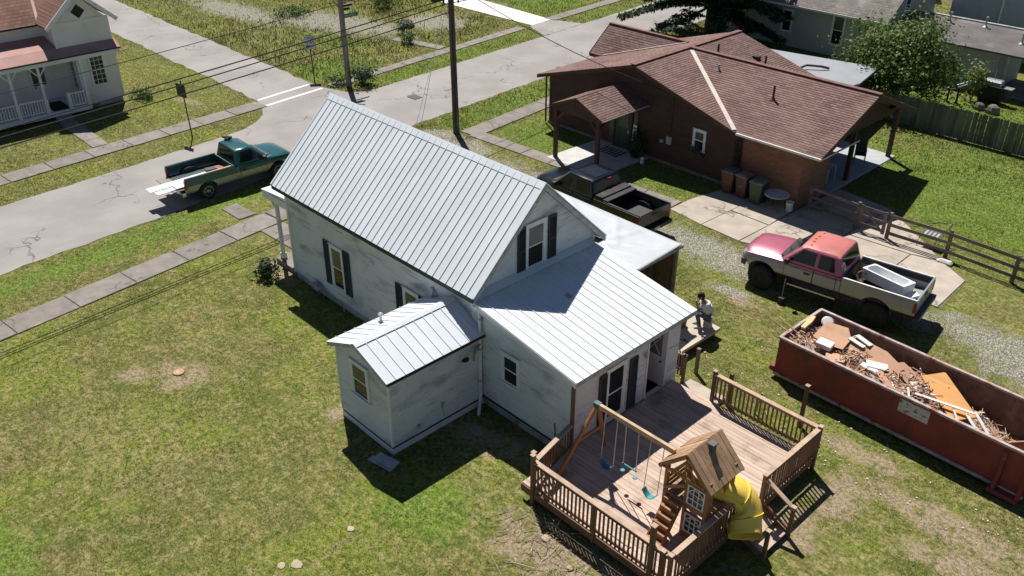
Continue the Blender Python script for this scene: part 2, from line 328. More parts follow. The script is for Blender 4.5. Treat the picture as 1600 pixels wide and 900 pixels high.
# ---- sidewalks: slab by slab
def slabs(name, a, b, w, length, m, z=.045, gap=.03, seed=0, skip=()):
    r = random.Random(seed); a, b = Vector((*a, 0)), Vector((*b, 0)); d = b-a; n = max(1, round(d.length/length)); L = d.length/n; t = d.normalized(); ang = math.atan2(t.y, t.x)
    p = Vector((-t.y, t.x, 0))*w/2; EXC.append([tuple((q)[:2]) for q in (a-p, b-p, b+p, a+p)])
    bed = MB(); bed.add([a-p*.98+V(0,0,.010), b-p*.98+V(0,0,.010), b+p*.98+V(0,0,.010), a+p*.98+V(0,0,.010)], [(0, 1, 2, 3)])
    root = struct(bed.build(name, M['joint']))
    me = MB().box(-L/2+gap/2, L/2-gap/2, -w/2, w/2, -.06, 0).mesh('slab'); me.materials.append(m)
    for i in range(n):
        if i in skip: continue
        c = a+t*(L*(i+.5)); o = piece(me, 'slab', root, (c.x, c.y, z+r.uniform(-.008, .008)), (r.uniform(-.006, .006), r.uniform(-.004, .004), ang+r.uniform(-.006, .006)), (1, r.uniform(.96, 1), 1))
        b_ = o.modifiers.new('bevel', 'BEVEL'); b_.width = .012; b_.segments = 1
    return root
M['joint'] = pm('joint_soil', (.14, .13, .06), .95, var=.4, scale=6, rnd=0)
slabs('near_sidewalk', (-12.75, -17.0), (-15.0, 2.2), 1.22, 2.1, M['concrete'], seed=1)
slabs('near_sidewalk', (-15.03, 2.25), (-15.6, 7.4), 1.22, 2.1, M['concrete'], seed=11)
slabs('near_sidewalk', (-16.55, 14.3), (-21.5, 62.0), 1.1, 2.0, M['concrete'], seed=2)
slabs('far_sidewalk', (-25.7, -16.0), (-27.72, 9.1), 1.15, 2.0, M['concrete'], seed=3)
slabs('far_sidewalk', (-27.72, 13.6), (-29.45, 30.6), .8, 1.8, M['concrete'], seed=4)
slabs('far_sidewalk', (-29.7, 33.7), (-32.5, 66.0), .95, 2.0, M['concrete'], seed=5)
slabs('lot_path', (-29.3, 23.3), (-33.3, 22.4), .8, 1.5, M['concrete'], seed=6)
slabs('house_path', (-14.3, 1.75), (-11.95, 1.85), 1.1, 1.2, M['concrete'], seed=7)
slabs('kerb_pad', (-17.25, 1.45), (-15.75, 1.48), .78, 1.5, M['concrete'], seed=8)
slabs('villa_path', (-27.65, .27), (-32.3, .35), .8, 1.2, M['concrete'], seed=9)
slabs('brown_house_path', (-16.4, 14.62), (-4.3, 15.25), .85, 1.75, M['concrete'], seed=10)
struct(sheet('white_driveway', [(-29.4, 31.6), (-29.65, 33.75), (-38.5, 34.2), (-46.5, 34.4), (-46.5, 31.6), (-38.6, 31.4)], M['concrete_new'], .03))
struct(sheet('driveway_apron', [(far_e(30.3)-.02, 30.3), (far_e(34.6)-.02, 34.6), (-29.64, 33.72), (-29.38, 31.3)], M['road'], .022))
# concrete yard by the trash bins and gate, poured in bays
yard = struct(MB().add([(x, y, .010) for x, y in [(-4.3,14.7),(-.6,14.35),(1.2,14.9),(7.1,15.2),(6.9,17.8),(5.7,18.6),(3.6,20.4),(2.2,21.6),(-.4,21.9),(-.6,18.55),(-3.9,18.35),(-4.3,16.1)]], [tuple(range(12))]).build('concrete_yard', M['joint']))
EXC.append([(-4.3,14.7),(-.6,14.35),(1.2,14.9),(7.1,15.2),(6.9,17.8),(5.7,18.6),(3.6,20.4),(2.2,21.6),(-.4,21.9),(-.6,18.55),(-3.9,18.35),(-4.3,16.1)])
for i, poly in enumerate([[(-4.25,14.75),(-2.5,14.5),(-2.35,18.35),(-3.85,18.3),(-4.25,16.1)],[(-2.46,14.5),(-.62,14.4),(-.55,16.4),(-2.4,16.45)],[(-2.39,16.5),(-.55,16.45),(-.62,18.5),(-2.31,18.35)],[(-.57,14.4),(1.18,14.93),(1.85,14.95),(2.0,18.0),(-.5,18.2)],[(1.9,14.96),(4.6,15.08),(4.55,18.2),(2.05,18.0)],[(4.65,15.08),(6.95,15.2),(6.85,17.7),(5.7,18.5),(4.6,18.2)],[(-.5,18.26),(2.0,18.06),(2.1,21.5),(-.35,21.8)],[(2.06,18.06),(4.55,18.26),(5.6,18.58),(3.6,20.3),(2.16,21.45)]]):
    MB().prism(poly, -.05, .03+.006*(i % 3)).build('slab', M['concrete_pale'], yard, bevel=.012)
# small scattered fixed bits are added further down
# ---------------------------------------------------------------- building materials
M['wood_dark'] = pm('dark_stained_wood', (.155, .082, .045), .8, var=.3, scale=3, stretch=(1, 1, .3), bump=.2, rnd=.15)
M['wood_old'] = pm('old_grey_brown_wood', (.20, .15, .11), .85, var=.3, scale=4, rnd=.2)
M['clap'] = pm('white_clapboard', (.68, .71, .73), .75, var=.06, scale=1.2, stain=[((.25, .29, .30), .55, .50, .74, (1, 1, 2.6)), ((.36, .40, .41), 3.0, .55, .72, (.35, .35, 5)), ((.28, .31, .29), .33, .56, .78, (1, 1, 1.6)), ((.20, .23, .24), 5.0, .64, .74, (.5, .5, 3))], bump=.12, bscale=30, rnd=.02)
M['trim'] = pm('white_trim', (.74, .76, .77), .6, var=.05, scale=2, stain=[((.45, .45, .43), 2.2, .62, .8)], rnd=.04)
M['trim_old'] = pm('weathered_trim', (.42, .44, .44), .8, var=.2, scale=2.5, stain=[((.2, .2, .19), 3, .55, .75)], rnd=.05)
M['metal_roof'] = pm('galvalume_sheet', (.71, .765, .81), .42, metal=.0, var=.03, scale=.7, rnd=.03, spec=.6)
M['metal_white'] = pm('white_metal_sheet', (.66, .70, .75), .4, metal=.0, var=.04, scale=.8, stain=[((.58, .58, .57), 1.4, .62, .85)], rnd=.02, spec=.6)
M['black_trim'] = pm('black_trim', (.02, .021, .023), .6, var=.2, rnd=.1)
M['shutter'] = pm('charcoal_shutter', (.024, .030, .036), .65, var=.2, rnd=.08)
M['foundation'] = pm('block_foundation', (.40, .41, .40), .9, var=.15, scale=2, stain=[((.16, .16, .14), 1.5, .5, .7)], bump=.3)
def glass(name, c, rough=.06):
    k = NT(name); cc = k.mix(k.ramp(k.noise(1.7, 2), .35, .7), tuple(x*.6 for x in c), c); return k.out(cc, rough, 0, .4)
M['glass'] = glass('dark_window_glass', (.022, .026, .030)); M['glass_reflect'] = glass('glass_reflection_tone', (.115, .115, .085), .18); M['glass_pale'] = glass('glass_over_curtain', (.30, .31, .30), .2)  # olive tone of the upper panes is a reflection painted into the glass
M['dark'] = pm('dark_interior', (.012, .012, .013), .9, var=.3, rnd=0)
M['galv'] = pm('galvanised', (.42, .43, .44), .45, metal=.6, var=.15, rnd=.1)
M['pipe_grey'] = pm('grey_painted_pipe', (.30, .33, .35), .55, var=.15, rnd=.1)
M['pipe_white'] = pm('white_pipe', (.78, .79, .80), .5, var=.06, rnd=.03)
def window(root, c, u, n, w, h, upper='glass_reflect', lower='glass', case='trim', cw=.085, grid=None, sill=True, name='window', storm=True):
    """double-hung window on a wall: casing (> sashes, panes, sill)"""
    mb = MB(); a = w/2
    mb.pbox(c, u, n, -a-cw, -a, -cw*.2, h+cw, .0, .045).pbox(c, u, n, a, a+cw, -cw*.2, h+cw, .0, .045).pbox(c, u, n, -a, a, h, h+cw, .0, .047)
    mb.pbox(c, u, n, -a-cw-.02, a+cw+.02, h+cw, h+cw+.03, .0, .065)
    win = mb.build(name, M[case], root)
    if sill: MB().pbox(c, u, n, -a-cw-.03, a+cw+.03, -.055, 0, .0, .085).build('sill', M[case], win)
    hm = h*.5
    for (b0, b1, d, mt) in ((hm, h, .018, upper), (0, hm+.03, .006, lower)):
        s = MB(); f = .04
        s.pbox(c, u, n, -a, -a+f, b0, b1, d, d+.022).pbox(c, u, n, a-f, a, b0, b1, d, d+.022).pbox(c, u, n, -a+f, a-f, b0, b0+f, d, d+.021).pbox(c, u, n, -a+f, a-f, b1-f, b1, d, d+.021)
        if grid:
            gx, gy = grid
            for i in range(1, gx): x = -a+w*i/gx; s.pbox(c, u, n, x-.012, x+.012, b0+f, b1-f, d+.004, d+.018)
            for j in range(1, gy): z = b0+(b1-b0)*j/gy; s.pbox(c, u, n, -a+f, a-f, z-.012, z+.012, d+.005, d+.017)
        s.build('sash', M['trim'], win)
        q = MB().pbox(c, u, n, -a+f*.5, a-f*.5, b0+f*.5, b1-f*.5, d-.004, d+.008); q.build('pane', M[mt], win)
    return win
def shutter(root, c, u, n, w, h, m='shutter'):
    mb = MB(); f = .045
    mb.pbox(c, u, n, -w/2, -w/2+f, 0, h, .012, .05).pbox(c, u, n, w/2-f, w/2, 0, h, .012, .05)
    for z in (0, h*.48, h-f*1.3): mb.pbox(c, u, n, -w/2+f, w/2-f, z, z+f*1.3, .012, .048)
    k = int(h/.055); C, U, N = Vector(c), Vector(u), Vector(n)
    for i in range(k):
        z = f+(h-2*f)*(i+.5)/k; mb.obox(C+V(0, 0, z)+N*.028, U*(w/2-f), (N*.014+V(0, 0, -.018)), (N*.003+V(0, 0, .003)))
    return mb.build('shutter', M[m], root)
def ribbed_panel(run, w, pan_t=.012, rib_h=.023, rib_w=.027):
    """metal roof panel in local space: x across, y up the slope (0..run), z normal"""
    mb = MB(); mb.box(0, w-.0015, 0, run, 0, pan_t); r = rib_w/2
    mb.extr([(-r, 0, pan_t*.5), (r, 0, pan_t*.5), (r*.55, 0, pan_t+rib_h), (-r*.55, 0, pan_t+rib_h)], (0, run, 0))
    return mb.mesh('panel')
def roof_panels(parent, eave0, along, upslope, length, run, count, m, jitter=0.0):
    a = Vector(along).normalized(); u = Vector(upslope).normalized(); nn = a.cross(u).normalized(); w = length/count
    if nn.z < 0: nn = -nn; a = -a; eave0 = Vector(eave0)-a*length
    me = ribbed_panel(run, w); me.materials.append(m); rot = Matrix((a, u, nn)).transposed().to_euler()
    for i in range(count): piece(me, 'panel', parent, Vector(eave0)+a*w*i+nn*(.004), rot)
# ---------------------------------------------------------------- the white house
H = thing('white_house', 'white clapboard house with ribbed pale metal roofs and charcoal shutters, in the middle', 'house', (-5.0, 2.7, 0))
L_, W_, zE, zR = 10.48, 5.443, 3.641, 6.222
yw0, yw1, xf, xr = .27, 5.17, -10.08, -.28       # wall planes
EX, EY, EZ = V(1, 0, 0), V(0, 1, 0), V(0, 0, 1)
slope = (zR-zE)/(W_/2)
roof_z = lambda y: zE+slope*min(y, W_-y)
z_wt = roof_z(yw0)-.10                       # wall top under the roof
w = MB(); cs = .13
w.courses([(xf, yw0, .30), (xr, yw0, .30), (xr, yw0, z_wt), (xf, yw0, z_wt)], EZ, -EY, cs, .020)
w.courses([(xf, yw1, .30), (xr, yw1, .30), (xr, yw1, z_wt), (xf, yw1, z_wt)], EZ, EY, cs, .014)
for x, nn in ((xr, EX), (xf, -EX)):
    w.courses([(x, yw0, .30), (x, yw1, .30), (x, yw1, z_wt), (x, W_/2, roof_z(W_/2)-.12), (x, yw0, z_wt)], EZ, nn, cs, .018)
w.build('wall', M['clap'], H)
MB().box(xf+.03, xr-.03, yw0+.03, yw1-.03, -.05, .30).build('foundation', M['foundation'], H)
for x, y in ((xf, yw0), (xf, yw1), (xr, yw0), (xr, yw1)): MB().box(x-.05, x+.05, y-.045, y+.045, .28, z_wt-.02).build('corner_board', M['trim'], H)
# roof deck, fascia and panels
n_l = V(0, -slope, 1).normalized(); up_l = V(0, 1, slope).normalized(); up_r = V(0, -1, slope).normalized(); run = math.hypot(W_/2, zR-zE)
rd = MB(); th = .075
for sgn in (0, 1):
    e0, e1 = (0, W_/2) if sgn == 0 else (W_, W_/2)
    rd.extr([(-L_, e0, zE), (0, e0, zE), (0, e1, zR), (-L_, e1, zR)], (0, 0, -th))
roof = rd.build('roof', M['trim_old'], H)
roof_panels(roof, (-L_, -.02, zE), EX, up_l, L_, run, 36, M['metal_roof'])
roof_panels(roof, (-L_, W_+.02, zE), EX, up_r, L_, run, 36, M['metal_roof'])
rc = MB()
for s_ in (-1, 1): rc.extr([(-L_-.02, W_/2, zR+.062), (.02, W_/2, zR+.062), (.02, W_/2+s_*.17, zR+.062-.17*slope), (-L_-.02, W_/2+s_*.17, zR+.062-.17*slope)], (0, 0, -.012))
rc.build('ridge_cap', M['metal_roof'], roof, bevel=.004)
for x0, x1 in ((-.045, .03), (-L_-.03, -L_+.045)):
    for s_, y0 in ((1, 0), (-1, W_)):
        MB().extr([(x0, y0-s_*.03, zE+.047), (x1, y0-s_*.03, zE+.047), (x1, W_/2, zR+.057), (x0, W_/2, zR+.057)], (0, 0, -.02)).build('rake_trim', M['metal_roof'], roof)
for x in (.0, -L_):     # barge boards under the rakes
    for s_, y0 in ((1, 0), (-1, W_)):
        MB().extr([(x-.015, y0, zE-.02), (x+.015, y0, zE-.02), (x+.015, W_/2, zR-.02), (x-.015, W_/2, zR-.02)], (0, 0, -.16)).build('barge_board', M['trim_old'], roof)
for y in (-.025, W_+.025): MB().box(-L_+.02, -.02, y-.012, y+.012, zE-.13, zE-.01).build('fascia', M['black_trim'], roof)  # black paints in the eave shadow together with the dark underlayment
for y0, y1 in ((.0, yw0), (yw1, W_)): MB().box(-L_+.05, -.05, y0, y1, zE-.16, zE-.13).build('soffit', M['trim_old'], roof)
# left wall windows, gable window
window(H, (-7.18, yw0-.012, .80), EX, -EY, .60, 1.52); shutter(H, (-7.74, yw0-.012, .76), EX, -EY, .36, 1.68); shutter(H, (-6.60, yw0-.012, .76), EX, -EY, .36, 1.68)
window(H, (-3.18, yw0-.012, 1.0), EX, -EY, .62, 1.36); shutter(H, (-3.75, yw0-.012, .95), EX, -EY, .36, 1.5); shutter(H, (-2.6, yw0-.012, .95), EX, -EY, .36, 1.5)
window(H, (xr+.012, 2.62, 3.62), EY, EX, .66, 1.32, lower='dark', upper='glass_reflect'); shutter(H, (xr+.012, 2.05, 3.52), EY, EX, .31, 1.5); shutter(H, (xr+.012, 3.30, 3.52), EY, EX, .33, 1.5)
# ---- rear addition with a lean-to roof
xa1, ya0, ya1 = 3.5, .22, 4.85; zH, zLo, xLo = 3.50, 2.86, 3.80; az = lambda x: zH+(zLo-zH)*x/xLo
w = MB(); DZ = .45
w.courses([(xr, ya0, .30), (xa1, ya0, .30), (xa1, ya0, az(xa1)-.12), (xr, ya0, az(xr)-.12)], EZ, -EY, cs, .020)
w.courses([(xr, ya1, .30), (xa1, ya1, .30), (xa1, ya1, az(xa1)-.12), (xr, ya1, az(xr)-.12)], EZ, EY, cs, .012)
zt = az(xa1)-.12; d0, d1, dh = 3.38, 4.22, 2.45
w.courses([(xa1, ya0, .30), (xa1, d0, .30), (xa1, d0, zt), (xa1, ya0, zt)], EZ, EX, cs, .006)
w.courses([(xa1, d1, .30), (xa1, ya1, .30), (xa1, ya1, zt), (xa1, d1, zt)], EZ, EX, cs, .006)
w.courses([(xa1, d0, dh), (xa1, d1, dh), (xa1, d1, zt), (xa1, d0, zt)], EZ, EX, cs, .006)
w.build('addition_wall', M['clap'], H)
MB().box(xr, xa1-.03, ya0+.03, ya1-.03, -.05, .30).build('foundation', M['foundation'], H)
MB().box(xr+.3, xa1+.0, ya0-.03, ya0+.0, .30, .36).build('sill_strip', M['black_trim'], H)
ar = MB().extr([(-.26, .0, az(-.26)), (xLo, .0, zLo), (xLo, 5.05, zLo), (-.26, 5.05, az(-.26))], (0, 0, -.07)).build('addition_roof', M['trim_old'], H)
roof_panels(ar, (xLo+.03, 0, zLo-.002), EY, V(-1, 0, (zH-zLo)/xLo).normalized(), 5.05, math.hypot(xLo+.24, (zH-zLo)*1.06), 18, M['metal_white'])
for y in (-.012, 5.062): MB().extr([(-.1, y-.012, az(-.1)+.012), (xLo+.03, y-.012, zLo+.012), (xLo+.03, y+.012, zLo+.012), (-.1, y+.012, az(-.1)+.012)], (0, 0, -.15)).build('barge_board', M['trim'], ar)
MB().box(xLo+.005, xLo+.03, 0, 5.05, zLo-.14, zLo-.01).build('fascia', M['trim_old'], ar)
MB().extr([(-.27, .02, az(-.27)+.10), (-.27, 5.03, az(-.27)+.10), (-.02, 5.03, az(-.02)+.052), (-.02, .02, az(-.02)+.052)], (0, 0, -.012)).build('wall_flashing', M['metal_roof'], ar)
MB().obox((1.28, 2.42, az(1.28)+.035), (.09, 0, -.015), (0, .06, 0), (0, 0, .012)).build('vent_patch', pm('faded_patch', (.45, .36, .33), .8), ar)
window(H, (1.26, ya0-.012, 1.36), EX, -EY, .56, .88, upper='glass', lower='dark')
window(H, (xa1+.008, 1.98, .62), EY, EX, .66, 1.62, upper='glass', lower='glass'); shutter(H, (xa1+.008, 1.44, .55), EY, EX, .30, 1.70); shutter(H, (xa1+.008, 2.72, .50), EY, EX, .34, 1.70)
dr = MB(); dr.box(xa1-.10, xa1+.04, d0-.06, d0+.0, DZ, dh).box(xa1-.10, xa1+.04, d1, d1+.06, DZ, dh).box(xa1-.10, xa1+.04, d0-.06, d1+.06, dh, dh+.07).box(xa1-.1, xa1+.05, d0, d1, .30, DZ-.01)
fr = dr.build('door_frame', M['trim'], H)
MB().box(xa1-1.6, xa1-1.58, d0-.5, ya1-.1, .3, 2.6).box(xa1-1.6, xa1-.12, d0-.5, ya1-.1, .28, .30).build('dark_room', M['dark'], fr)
sd = MB().obox((xa1-.33, d1-.05, 1.42), (.40, .02, 0), (.001, -.02, 0), (0, 0, .95)).build('door', M['trim'], H)
MB().obox((xa1-.33, d1-.08, 1.85), (.24, .012, 0), (0, -.012, 0), (0, 0, .36)).build('pane', M['glass_pale'], sd)
MB().bar((xa1-.33-.2, d1-.10, 1.55), (xa1-.33+.2, d1-.10, 2.15), .02, .02).bar((xa1-.33+.2, d1-.10, 1.55), (xa1-.33-.2, d1-.10, 2.15), .02, .02).build('lattice', M['trim'], sd)
MB().tube((xa1-.06, d1-.11, 1.35), (xa1-.06, d1-.16, 1.35), .028).build('handle', M['black_trim'], sd)
wl = MB().lathe([(.05, 0), (.06, .05), (.02, .16)], 10, (xa1+.09, 3.18, 2.02)).build('wall_lamp', M['galv'], H)
MB().tube((3.54, .25, .40), (3.54, .25, zLo-.2), .055, 8).build('corner_post', M['wood_dark'] if 'wood_dark' in M else pm('corner_post_wood', (.16, .085, .045), .8), H)
# ---- side bump-out with its own little gable
xb0, xb1, yb = -2.30, .04, -3.05; zbE, zbR, xm = 2.56, 3.10, -1.13
w = MB(); bz = lambda x: zbE+(zbR-zbE)*(1-abs(x-xm)/1.30)
w.courses([(xb0, yb, .26), (xb1, yb, .26), (xb1, yb, bz(xb1)-.08), (xm, yb, zbR-.1), (xb0, yb, bz(xb0)-.08)], EZ, -EY, cs, .020)
w.courses([(xb1, yb, .26), (xb1, yw0, .26), (xb1, yw0, bz(xb1)-.08), (xb1, yb, bz(xb1)-.08)], EZ, EX, cs, .020)
w.courses([(xb0, yb, .26), (xb0, yw0, .26), (xb0, yw0, bz(xb0)-.08), (xb0, yb, bz(xb0)-.08)], EZ, -EX, cs, .012)
w.build('side_wall', M['clap'], H)
MB().box(xb0-.02, xb1+.02, yb-.02, yw0-.02, -.02, .19).build('skirt_board', M['trim'], H); MB().box(xb0-.012, xb1+.012, yb-.012, yw0-.02, .19, .265).build('sill_strip', M['black_trim'], H)
for x, y in ((xb0, yb), (xb1, yb)): MB().box(x-.03, x+.03, y-.03, y+.03, .26, bz(x)-.1).build('corner_board', M['trim'], H)
br = MB(); sb = (zbR-zbE)/1.30
for x in (xm-1.34, xm+1.34): br.extr([(x, yb-.16, bz(x)), (xm, yb-.16, zbR), (xm, yw0, zbR), (x, yw0, bz(x))], (0, 0, -.05))
broof = br.build('side_roof', M['trim_old'], H)
for s_ in (-1, 1): roof_panels(broof, (xm-s_*1.36, yb-.18, zbE-.02), EY, V(s_, 0, sb).normalized(), yw0-yb+.16, math.hypot(1.36, 1.36*sb), 11, M['metal_white'])
rc = MB()
for s_ in (-1, 1): rc.extr([(xm, yb-.19, zbR+.05), (xm, yw0-.02, zbR+.05), (xm+s_*.13, yw0-.02, zbR+.05-.13*sb), (xm+s_*.13, yb-.19, zbR+.05-.13*sb)], (0, 0, -.01))
rc.build('ridge_cap', M['metal_white'], broof)
for s_ in (-1, 1): MB().extr([(xm+s_*1.34, yb-.175, bz(xm+1.34)+.005), (xm, yb-.175, zbR+.005), (xm, yb-.15, zbR+.005), (xm+s_*1.34, yb-.15, bz(xm+1.34)+.005)], (0, 0, -.11)).build('barge_board', M['trim_old'], broof)
for s_ in (-1, 1): MB().box(xm+s_*1.345-.012, xm+s_*1.345+.012, yb-.14, yw0-.03, zbE-.12, zbE-.03).build('fascia', M['black_trim'], broof)
MB().tube((-1.95, -1.75, 2.7), (-1.95, -1.75, 3.02), .04, 10).lathe([(.075, 3.02), (.075, 3.06), (.02, 3.09)], 10, (-1.95, -1.75, 0)).lathe([(.10, 2.76), (.05, 2.84)], 10, (-1.95, -1.75, 0)).build('vent_pipe', M['galv'], broof)
window(H, (-1.22, yb-.012, 1.28), EX, -EY, .66, 1.02)
# ---- services on the walls
ds = MB().sweep([(.02, -.03, 3.48), (.06, .10, 3.30), (.09, .12, 3.1), (.09, .12, .45), (.16, .02, .22), (.45, -.30, .09)], .048, 8).build('downspout', M['pipe_white'], H)
for z in (.9, 2.0, 3.0): MB().box(.03, .15, .06, .18, z, z+.03).build('bracket', M['galv'], ds)
gm = MB().box(-8.62, -8.3, .02, .22, .26, .52).tube((-8.46, .12, .52), (-8.46, .12, .66), .05).lathe([(.09, 0), (.11, .05), (.05, .1)], 12, (-8.25, .1, .38)).build('gas_meter', M['pipe_grey'], H, bevel=.02)
MB().sweep([(-8.3, .14, .30), (-7.9, .16, .25), (-7.0, .17, .24), (-6.95, .17, .1), (-6.95, .17, -.02)], .022).build('gas_pipe', M['pipe_grey'], gm)
MB().lathe([(.11, 0), (.12, .05), (.04, .09)], 14, (.05, -.42, 1.85)).build('meter_socket', M['black_trim'], H)
MB().sweep([(.12, -.15, 1.75), (.12, -.12, 1.95), (.14, -.02, 2.15), (.12, .1, 2.2)], .028, 6).build('service_hook', pm('old_brass', (.30, .28, .17), .6, .3), H)
MB().box(.05, .10, .10, .19, 2.45, 3.0).build('breaker_box', M['pipe_grey'], H)
MB().box(.06, .09, -1.35, -1.25, .72, .86).sweep([(.08, -1.3, .72), (.09, -1.3, .55), (.14, -1.3, .42)], .012).box(.06, .10, -2.22, -2.12, .5, .56).sweep([(.08, -2.2, .5), (.08, -2.1, .38)], .01).build('outlet', M['pipe_grey'], H)
MB().sweep([(3.0, .17, .1), (3.0, .18, .75), (2.98, .18, 1.0)], .013).build('cable', M['black_trim'], H)
MB().bar((-2.05, .19, 3.0), (-1.75, .19, 2.72), .05, .03).bar((-2.05, .19, 2.7), (-1.6, .19, 2.9), .04, .03).box(-2.12, -2.02, .16, .25, 2.72, 3.05).build('broken_bracket', M['trim_old'], H)
MB().sweep([(-5.2, .2, 2.65), (-5.05, .18, 2.72), (-4.95, .2, 2.62)], .015).build('wire_stub', M['pipe_grey'], H)
# ---- front porch
pr_ = MB().extr([(-11.9, .30, 2.93), (xf, .30, 3.10), (xf, 5.1, 3.10), (-11.9, 5.1, 2.93)], (0, 0, -.06)).build('porch_roof', M['metal_white'], H)
MB().box(-11.88, xf, .32, .40, 2.62, 2.88).box(-11.88, -11.80, .42, 5.05, 2.62, 2.86).build('fascia', M['trim'], pr_)
for y in (.55, 2.0, 3.4, 4.9):
    p = MB().box(-11.45, -11.32, y-.06, y+.06, .2, 2.62).box(-11.48, -11.29, y-.09, y+.09, .2, .42).box(-11.48, -11.29, y-.09, y+.09, 2.5, 2.62).build('porch_post', M['trim'], H, bevel=.01)
    MB().bar((-11.5, y, 2.25), (-11.82, y, 2.6), .05, .06).build('brace', M['trim_old'], p)
MB().box(-11.6, xf+.02, .35, 5.1, -.05, .2).build('porch_floor', M['concrete'], H)
EXC.append([(-11.7, .3), (3.5, .25), (3.5, 4.9), (-11.7, 5.2)]); EXC.append([(xb0, yb), (xb1, yb), (xb1, .3), (xb0, .3)])
# ---------------------------------------------------------------- lean-to carport on the far side
CP = thing('carport', 'lean-to carport with creased white sheet roof between white house and black pickup', 'carport', (-3.0, 7.0, 0))
mb = MB(); nx, ny = 90, 30; c00, c10, c01, c11 = V(-7.5, 5.45, 3.0), V(1.32, 5.52, 2.96), V(-7.8, 8.15, 2.84), V(1.12, 7.97, 2.88); vs_ = []
rr = random.Random(5); folds = [(rr.uniform(-5, 1.2), rr.uniform(5.5, 8), rr.uniform(-1, 1), rr.uniform(.035, .06)) for _ in range(14)]
for j in range(ny+1):
    for i in range(nx+1):
        s_, t_ = i/nx, j/ny; p = (c00*(1-s_)+c10*s_)*(1-t_)+(c01*(1-s_)+c11*s_)*t_; dz = 0
        for fx, fy, fa, am in folds:
            dd = abs((p.x-fx)*math.sin(fa*1.5)+(p.y-fy)*math.cos(fa*1.5)); dz += am*max(0, 1-dd/.16)*max(0, 1-((p.x-fx)**2+(p.y-fy)**2)/4.5)
        e = min(1, 6*min(s_, 1-s_), 6*min(t_, 1-t_)); vs_.append((p.x, p.y, p.z+dz*e))
mb.add(vs_, [(j*(nx+1)+i, j*(nx+1)+i+1, (j+1)*(nx+1)+i+1, (j+1)*(nx+1)+i) for j in range(ny) for i in range(nx)])
cr = mb.build('roof', pm('creased_sheet_metal', (.52, .545, .57), .34, .0, var=.05, scale=1.5, stain=[((.60, .61, .62), 1.2, .55, .8)], rnd=0, spec=.8), CP, smooth=True)
cr.modifiers.new('thickness', 'SOLIDIFY').thickness = .02
MB().box(1.10, 1.16, 5.5, 8.0, 2.74, 2.85).bar((-7.7, 8.08, 2.76), (1.1, 7.93, 2.80), .06, .10).bar((-7.5, 5.5, 2.88), (1.2, 5.56, 2.85), .06, .1).build('roof_edge', pm('edge_metal', (.33, .33, .33), .5), CP)
for x in (-7.4, -4.6, -1.8, 1.02):
    for y in (5.62, 7.85): MB().box(x-.05, x+.05, y-.05, y+.05, 0, 2.72).build('post', M['wood_old'] if 'wood_old' in M else M['trim_old'], CP)
bm_ = MB().box(-.07, .07, -.011, .011, .05, 2.66).mesh('board'); bm_.materials.append(pm('old_brown_boards', (.17, .105, .05), .85, var=.3, scale=4, stretch=(1, 1, .2), stain=[((.40, .27, .12), 5, .58, .7, (1, 1, .12))], rnd=.35))
for i in range(58): piece(bm_, 'board', CP, (-7.5+i*.148, 7.90, 0), (0, 0, random.uniform(-.02, .02)), (1, 1, random.uniform(.98, 1.0)))
for nm, bx, cc in (('storage_box', (-.5, .1, 6.6, 7.3, 0, .6), (.05, .05, .055)), ('tool_chest', (-.2, .5, 5.9, 6.4, 0, .9), (.03, .03, .035))):
    single(MB().box(*bx).box(bx[0]-.02, bx[1]+.02, bx[2]-.02, bx[3]+.02, bx[5], bx[5]+.05), nm, pm(nm+'_dark', cc, .6), 'dark %s standing in the shade under the carport roof' % nm.replace('_', ' '), 'storage', loc=((bx[0]+bx[1])/2, (bx[2]+bx[3])/2, 0), bevel=.015)
MB().tube((-2.6, 5.95, 2.9), (-2.6, 5.95, 3.2), .05).build('vent_pipe', M['black_trim'], CP)
# ---------------------------------------------------------------- brown house
def brick_mat(name, c1, c2, mortar, axes, bw, bh, msize, rough=.9, bias=0.0, stain=None):
    """axes: which world axes run along / up the pattern"""
    k = NT(name); sp = k.n('ShaderNodeSeparateXYZ'); k.put(sp.inputs[0], k.pos); cb = k.n('ShaderNodeCombineXYZ')
    ix = 'xyz'.index; k.put(cb.inputs[0], sp.outputs[ix(axes[0])]); k.put(cb.inputs[1], sp.outputs[ix(axes[1])])
    b = k.n('ShaderNodeTexBrick'); k.put(b.inputs['Vector'], cb.outputs[0]); k.put(b.inputs['Color1'], c1); k.put(b.inputs['Color2'], c2); k.put(b.inputs['Mortar'], mortar)
    b.inputs['Scale'].default_value = 1; b.inputs['Brick Width'].default_value = bw; b.inputs['Row Height'].default_value = bh; b.inputs['Mortar Size'].default_value = msize; b.inputs['Bias'].default_value = bias; b.inputs['Mortar Smooth'].default_value = .3
    c = k.mix(k.math('MULTIPLY', k.ramp(k.noise(.6, 4), .4, .7), .35), b.outputs['Color'], tuple(x*1.35 for x in c2))
    c = k.mix(k.math('MULTIPLY', k.ramp(k.noise(45, 2), .4, .7), .35), c, tuple(x*.5 for x in c1))
    for sc, ssc, lo, hi in (stain or []): c = k.mix(k.ramp(k.noise(ssc, 5), lo, hi), c, sc)
    return k.out(c, rough, 0, .2)
S1, S2, SM = (.160, .094, .082), (.250, .162, .146), (.075, .045, .040)
M['shingle_x'] = brick_mat('brown_shingles_x', S1, S2, SM, 'xy', .32, .132, .012)     # courses run along x
M['shingle_y'] = brick_mat('brown_shingles_y', S1, S2, SM, 'yx', .32, .137, .012)
M['brown'] = pm('brown_siding', (.078, .039, .031), .8, var=.2, scale=1.6, stretch=(1, 1, 3), bump=.2, bscale=25, stain=[((.075, .035, .027), 1.4, .55, .75)], rnd=.03)
